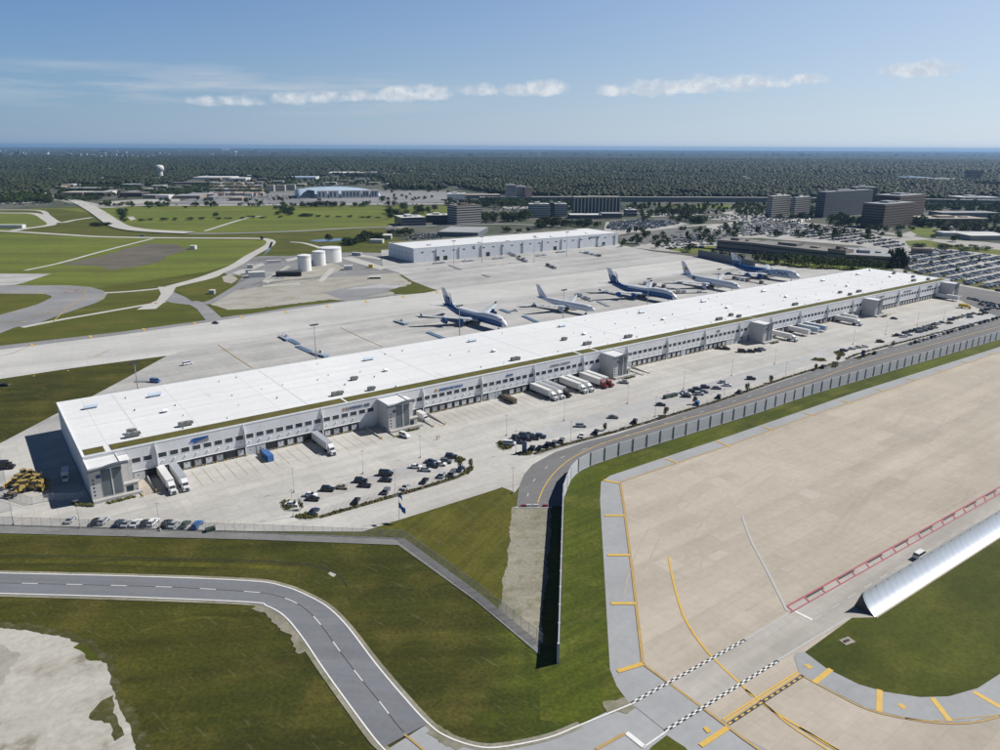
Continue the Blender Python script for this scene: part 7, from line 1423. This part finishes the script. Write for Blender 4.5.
# canopy blanket below and beyond
mb = MB(); nx, ny = 200, 60; ys = [7300+(39000-7300)*(j/ny)**2 for j in range(ny+1)]
for j, y in enumerate(ys):
    for i in range(nx+1): x = (-1+2*i/nx)*(y*.78+800); mb.v.append((x, y, 11+5*noise.noise((x*.004, y*.002, 0))))
for j in range(ny):
    for i in range(nx): k = j*(nx+1)+i; mb.f.append((k, k+1, k+nx+2, k+nx+1)); mb.m.append(0)
o = mb.obj('distant_woodland', 'canopy_far'); tag(o, 'unbroken wooded plain running to the horizon', 'woods', kind='stuff')

# ================================================================== AIR, SKY, SUN, CAMERA
bpy.ops.mesh.primitive_cube_add(size=1) if False else None
mb = MB(); mb.box(-36000, 36000, -2000, 41000, -1.0, 150, 0)
me = bpy.data.meshes.new('haze'); me.from_pydata(mb.v, [], mb.f); hz = bpy.data.objects.new('haze', me); C.objects.link(hz); hz['kind'] = 'stuff'; hz['label'] = 'thin blue haze over the whole plain'; hz['category'] = 'haze'
m = bpy.data.materials.new('haze'); m.use_nodes = True; t = m.node_tree; t.nodes.clear(); out = t.nodes.new('ShaderNodeOutputMaterial'); pv = t.nodes.new('ShaderNodeVolumePrincipled')
pv.inputs['Color'].default_value = (*HAZEC, 1); pv.inputs['Density'].default_value = HAZE; pv.inputs['Anisotropy'].default_value = .2
t.links.new(pv.outputs[0], out.inputs['Volume']); me.materials.append(m)
sc = bpy.context.scene
w = bpy.data.worlds.new('World'); sc.world = w; w.use_nodes = True; t = w.node_tree; n = t.nodes; l = t.links; bg = n['Background']; bg.inputs['Strength'].default_value = SKYS
sky = n.new('ShaderNodeTexSky'); sky.sky_type = 'NISHITA'; sky.sun_disc = False
SUN_AZ = 19.7; SUN_EL = 44.5     # azimuth counter-clockwise from +X
sky.sun_elevation = R(SUN_EL); sky.sun_rotation = R(90-SUN_AZ); sky.air_density = AIR; sky.dust_density = DUST; sky.ozone_density = OZ; sky.altitude = 150
# clouds: noise puffs in bands a few degrees above the horizon, in world direction
tc = n.new('ShaderNodeTexCoord'); sp = n.new('ShaderNodeSeparateXYZ'); l.new(tc.outputs['Generated'], sp.inputs[0])
def mth(op, a, b_=None, c=None):
    x = n.new('ShaderNodeMath'); x.operation = op
    for k, v in enumerate((a, b_, c)):
        if v is None: continue
        if isinstance(v, (int, float)): x.inputs[k].default_value = v
        else: l.new(v, x.inputs[k])
    return x.outputs[0]
az = mth('ARCTAN2', sp.outputs[0], sp.outputs[1]); el = mth('ARCSINE', sp.outputs[2])
cb = n.new('ShaderNodeCombineXYZ'); l.new(az, cb.inputs[0]); l.new(el, cb.inputs[1])
def cnoise(sx, sy, det, seed):
    mp = n.new('ShaderNodeMapping'); mp.inputs['Scale'].default_value = (sx, sy, 1); mp.inputs['Location'].default_value = (seed, seed*.7, 0); l.new(cb.outputs[0], mp.inputs['Vector'])
    x = n.new('ShaderNodeTexNoise'); x.inputs['Scale'].default_value = 1; x.inputs['Detail'].default_value = det; x.inputs['Roughness'].default_value = .6; l.new(mp.outputs[0], x.inputs['Vector']); return x.outputs['Fac']
puff = cnoise(46, 75, 7, 3.1)
def pd(px, py):   # picture spot -> azimuth / elevation of that sky direction
    x0 = px-500; y0 = 375-py; c, s = math.cos(ROLL), math.sin(ROLL); x = x0*c-y0*s; y = x0*s+y0*c
    v = Vector((x, FP*math.cos(PITCH)+y*math.sin(PITCH), y*math.cos(PITCH)-FP*math.sin(PITCH))).normalized(); return math.atan2(v.x, v.y), math.asin(v.z)
dens = None
for px, py, wx, wy, am in CLOUDS:
    a0_, e0_ = pd(px, py); wa = wx/FP*.86; we = wy/FP*.95
    dx = mth('DIVIDE', mth('SUBTRACT', az, a0_), wa); dy = mth('DIVIDE', mth('SUBTRACT', el, e0_), we)
    dy = mth('MULTIPLY', dy, mth('MULTIPLY_ADD', mth('LESS_THAN', dy, 0.0), .7, 1.0))
    g = mth('SUBTRACT', 1.0, mth('ADD', mth('MULTIPLY', dx, dx), mth('MULTIPLY', dy, dy))); g = mth('MULTIPLY', mth('MAXIMUM', g, -1.0), am)
    dens = g if dens is None else mth('MAXIMUM', dens, g)
dens = mth('MULTIPLY_ADD', mth('SUBTRACT', puff, .5), 3.0, dens); mr = n.new('ShaderNodeMapRange'); mr.inputs[1].default_value = .05; mr.inputs[2].default_value = 1.0; mr.inputs[4].default_value = .78; l.new(dens, mr.inputs[0])
# pale air low over the horizon, brighter towards the sun side
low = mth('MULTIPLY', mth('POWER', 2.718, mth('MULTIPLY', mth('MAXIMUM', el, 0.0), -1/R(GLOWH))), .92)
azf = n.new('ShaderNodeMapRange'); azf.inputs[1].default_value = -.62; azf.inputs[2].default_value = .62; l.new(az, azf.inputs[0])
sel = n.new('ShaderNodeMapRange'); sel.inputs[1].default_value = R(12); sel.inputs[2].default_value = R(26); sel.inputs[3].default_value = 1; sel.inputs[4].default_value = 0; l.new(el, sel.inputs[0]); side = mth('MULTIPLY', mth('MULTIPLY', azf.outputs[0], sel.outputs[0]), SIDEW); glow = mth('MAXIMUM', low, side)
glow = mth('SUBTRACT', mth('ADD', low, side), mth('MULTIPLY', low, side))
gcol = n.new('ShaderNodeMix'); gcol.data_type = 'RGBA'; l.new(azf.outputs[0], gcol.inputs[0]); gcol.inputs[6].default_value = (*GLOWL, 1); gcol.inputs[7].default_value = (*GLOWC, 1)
# thin veils
veil = cnoise(3.2, 34, 5, 7.7); e1 = pd(250, 90)[1]; a1 = pd(210, 90)[0]
dv_ = mth('DIVIDE', mth('SUBTRACT', el, e1), 24/FP); dx = mth('DIVIDE', mth('SUBTRACT', az, a1), 300/FP); band = mth('MAXIMUM', mth('SUBTRACT', 1.0, mth('ADD', mth('MULTIPLY', dv_, dv_), mth('MULTIPLY', dx, dx))), 0.0)
vr = n.new('ShaderNodeMapRange'); vr.inputs[1].default_value = .46; vr.inputs[2].default_value = .68; vr.inputs[4].default_value = .6; l.new(veil, vr.inputs[0]); vv = mth('MULTIPLY', vr.outputs[0], band)
mx = n.new('ShaderNodeMix'); mx.data_type = 'RGBA'; l.new(vv, mx.inputs[0]); tint = n.new('ShaderNodeMix'); tint.data_type = 'RGBA'; tint.blend_type = 'MULTIPLY'; tint.inputs[0].default_value = 1; tint.inputs[7].default_value = (*SKYTINT, 1); ze = n.new('ShaderNodeMapRange'); ze.inputs[1].default_value = R(12); ze.inputs[2].default_value = R(28); ze.inputs[3].default_value = 1; ze.inputs[4].default_value = ZEN; l.new(el, ze.inputs[0])  # sky above the view dimmed to cut the fill light in shadows
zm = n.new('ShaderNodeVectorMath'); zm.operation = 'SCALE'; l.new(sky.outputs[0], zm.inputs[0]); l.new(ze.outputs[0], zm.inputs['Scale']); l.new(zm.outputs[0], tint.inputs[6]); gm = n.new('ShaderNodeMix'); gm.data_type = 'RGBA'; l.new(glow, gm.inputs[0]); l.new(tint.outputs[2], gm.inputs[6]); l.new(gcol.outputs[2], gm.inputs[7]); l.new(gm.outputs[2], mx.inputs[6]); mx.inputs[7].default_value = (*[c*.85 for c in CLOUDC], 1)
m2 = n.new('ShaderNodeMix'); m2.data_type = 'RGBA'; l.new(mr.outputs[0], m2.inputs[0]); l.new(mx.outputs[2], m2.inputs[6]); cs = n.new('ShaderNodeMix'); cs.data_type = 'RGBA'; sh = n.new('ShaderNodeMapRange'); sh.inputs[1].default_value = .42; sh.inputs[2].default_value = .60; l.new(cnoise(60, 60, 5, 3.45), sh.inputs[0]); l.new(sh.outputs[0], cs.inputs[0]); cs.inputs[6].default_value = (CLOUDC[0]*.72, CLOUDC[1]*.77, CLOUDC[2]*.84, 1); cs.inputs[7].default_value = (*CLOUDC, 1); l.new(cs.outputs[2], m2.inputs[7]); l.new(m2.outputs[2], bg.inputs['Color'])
sun = bpy.data.lights.new('sun', 'SUN'); sun.energy = SUNE; sun.angle = R(.5); sun.color = (1.0, .965, .905); so = bpy.data.objects.new('sun', sun); C.objects.link(so)
sd = Vector((math.cos(R(SUN_AZ))*math.cos(R(SUN_EL)), math.sin(R(SUN_AZ))*math.cos(R(SUN_EL)), math.sin(R(SUN_EL)))); so.rotation_euler = sd.to_track_quat('Z', 'Y').to_euler(); so.location = (0, 0, 300)
cam = bpy.data.cameras.new('camera'); cam.sensor_width = 36; cam.lens = FP/1000*36; cam.clip_start = 1; cam.clip_end = 90000; co = bpy.data.objects.new('camera', cam); C.objects.link(co)
Xl = Vector((1,0,0)); Yl = Vector((0, math.sin(PITCH), math.cos(PITCH))); F_ = Vector((0, math.cos(PITCH), -math.sin(PITCH))); c, s = math.cos(ROLL), math.sin(ROLL)
cx = Xl*c+Yl*s; cy = -Xl*s+Yl*c; co.matrix_world = Matrix(((cx.x,cy.x,-F_.x,0),(cx.y,cy.y,-F_.y,0),(cx.z,cy.z,-F_.z,H),(0,0,0,1))); sc.camera = co
sc.view_settings.view_transform = 'Standard'; sc.view_settings.look = 'None'; sc.view_settings.gamma = 1; sc.view_settings.exposure = EXPO; sc.view_settings.use_curve_mapping = False
sc.cycles.use_denoising = True; sc.cycles.max_bounces = 5; sc.cycles.diffuse_bounces = 2; sc.cycles.glossy_bounces = 2; sc.cycles.volume_bounces = 0; sc.cycles.transparent_max_bounces = 12
dupes = {k: v for k, v in LABELS.items() if len(v) > 1}
print('DUP LABELS', {k: len(v) for k, v in dupes.items()})
bpy.context.view_layer.update()
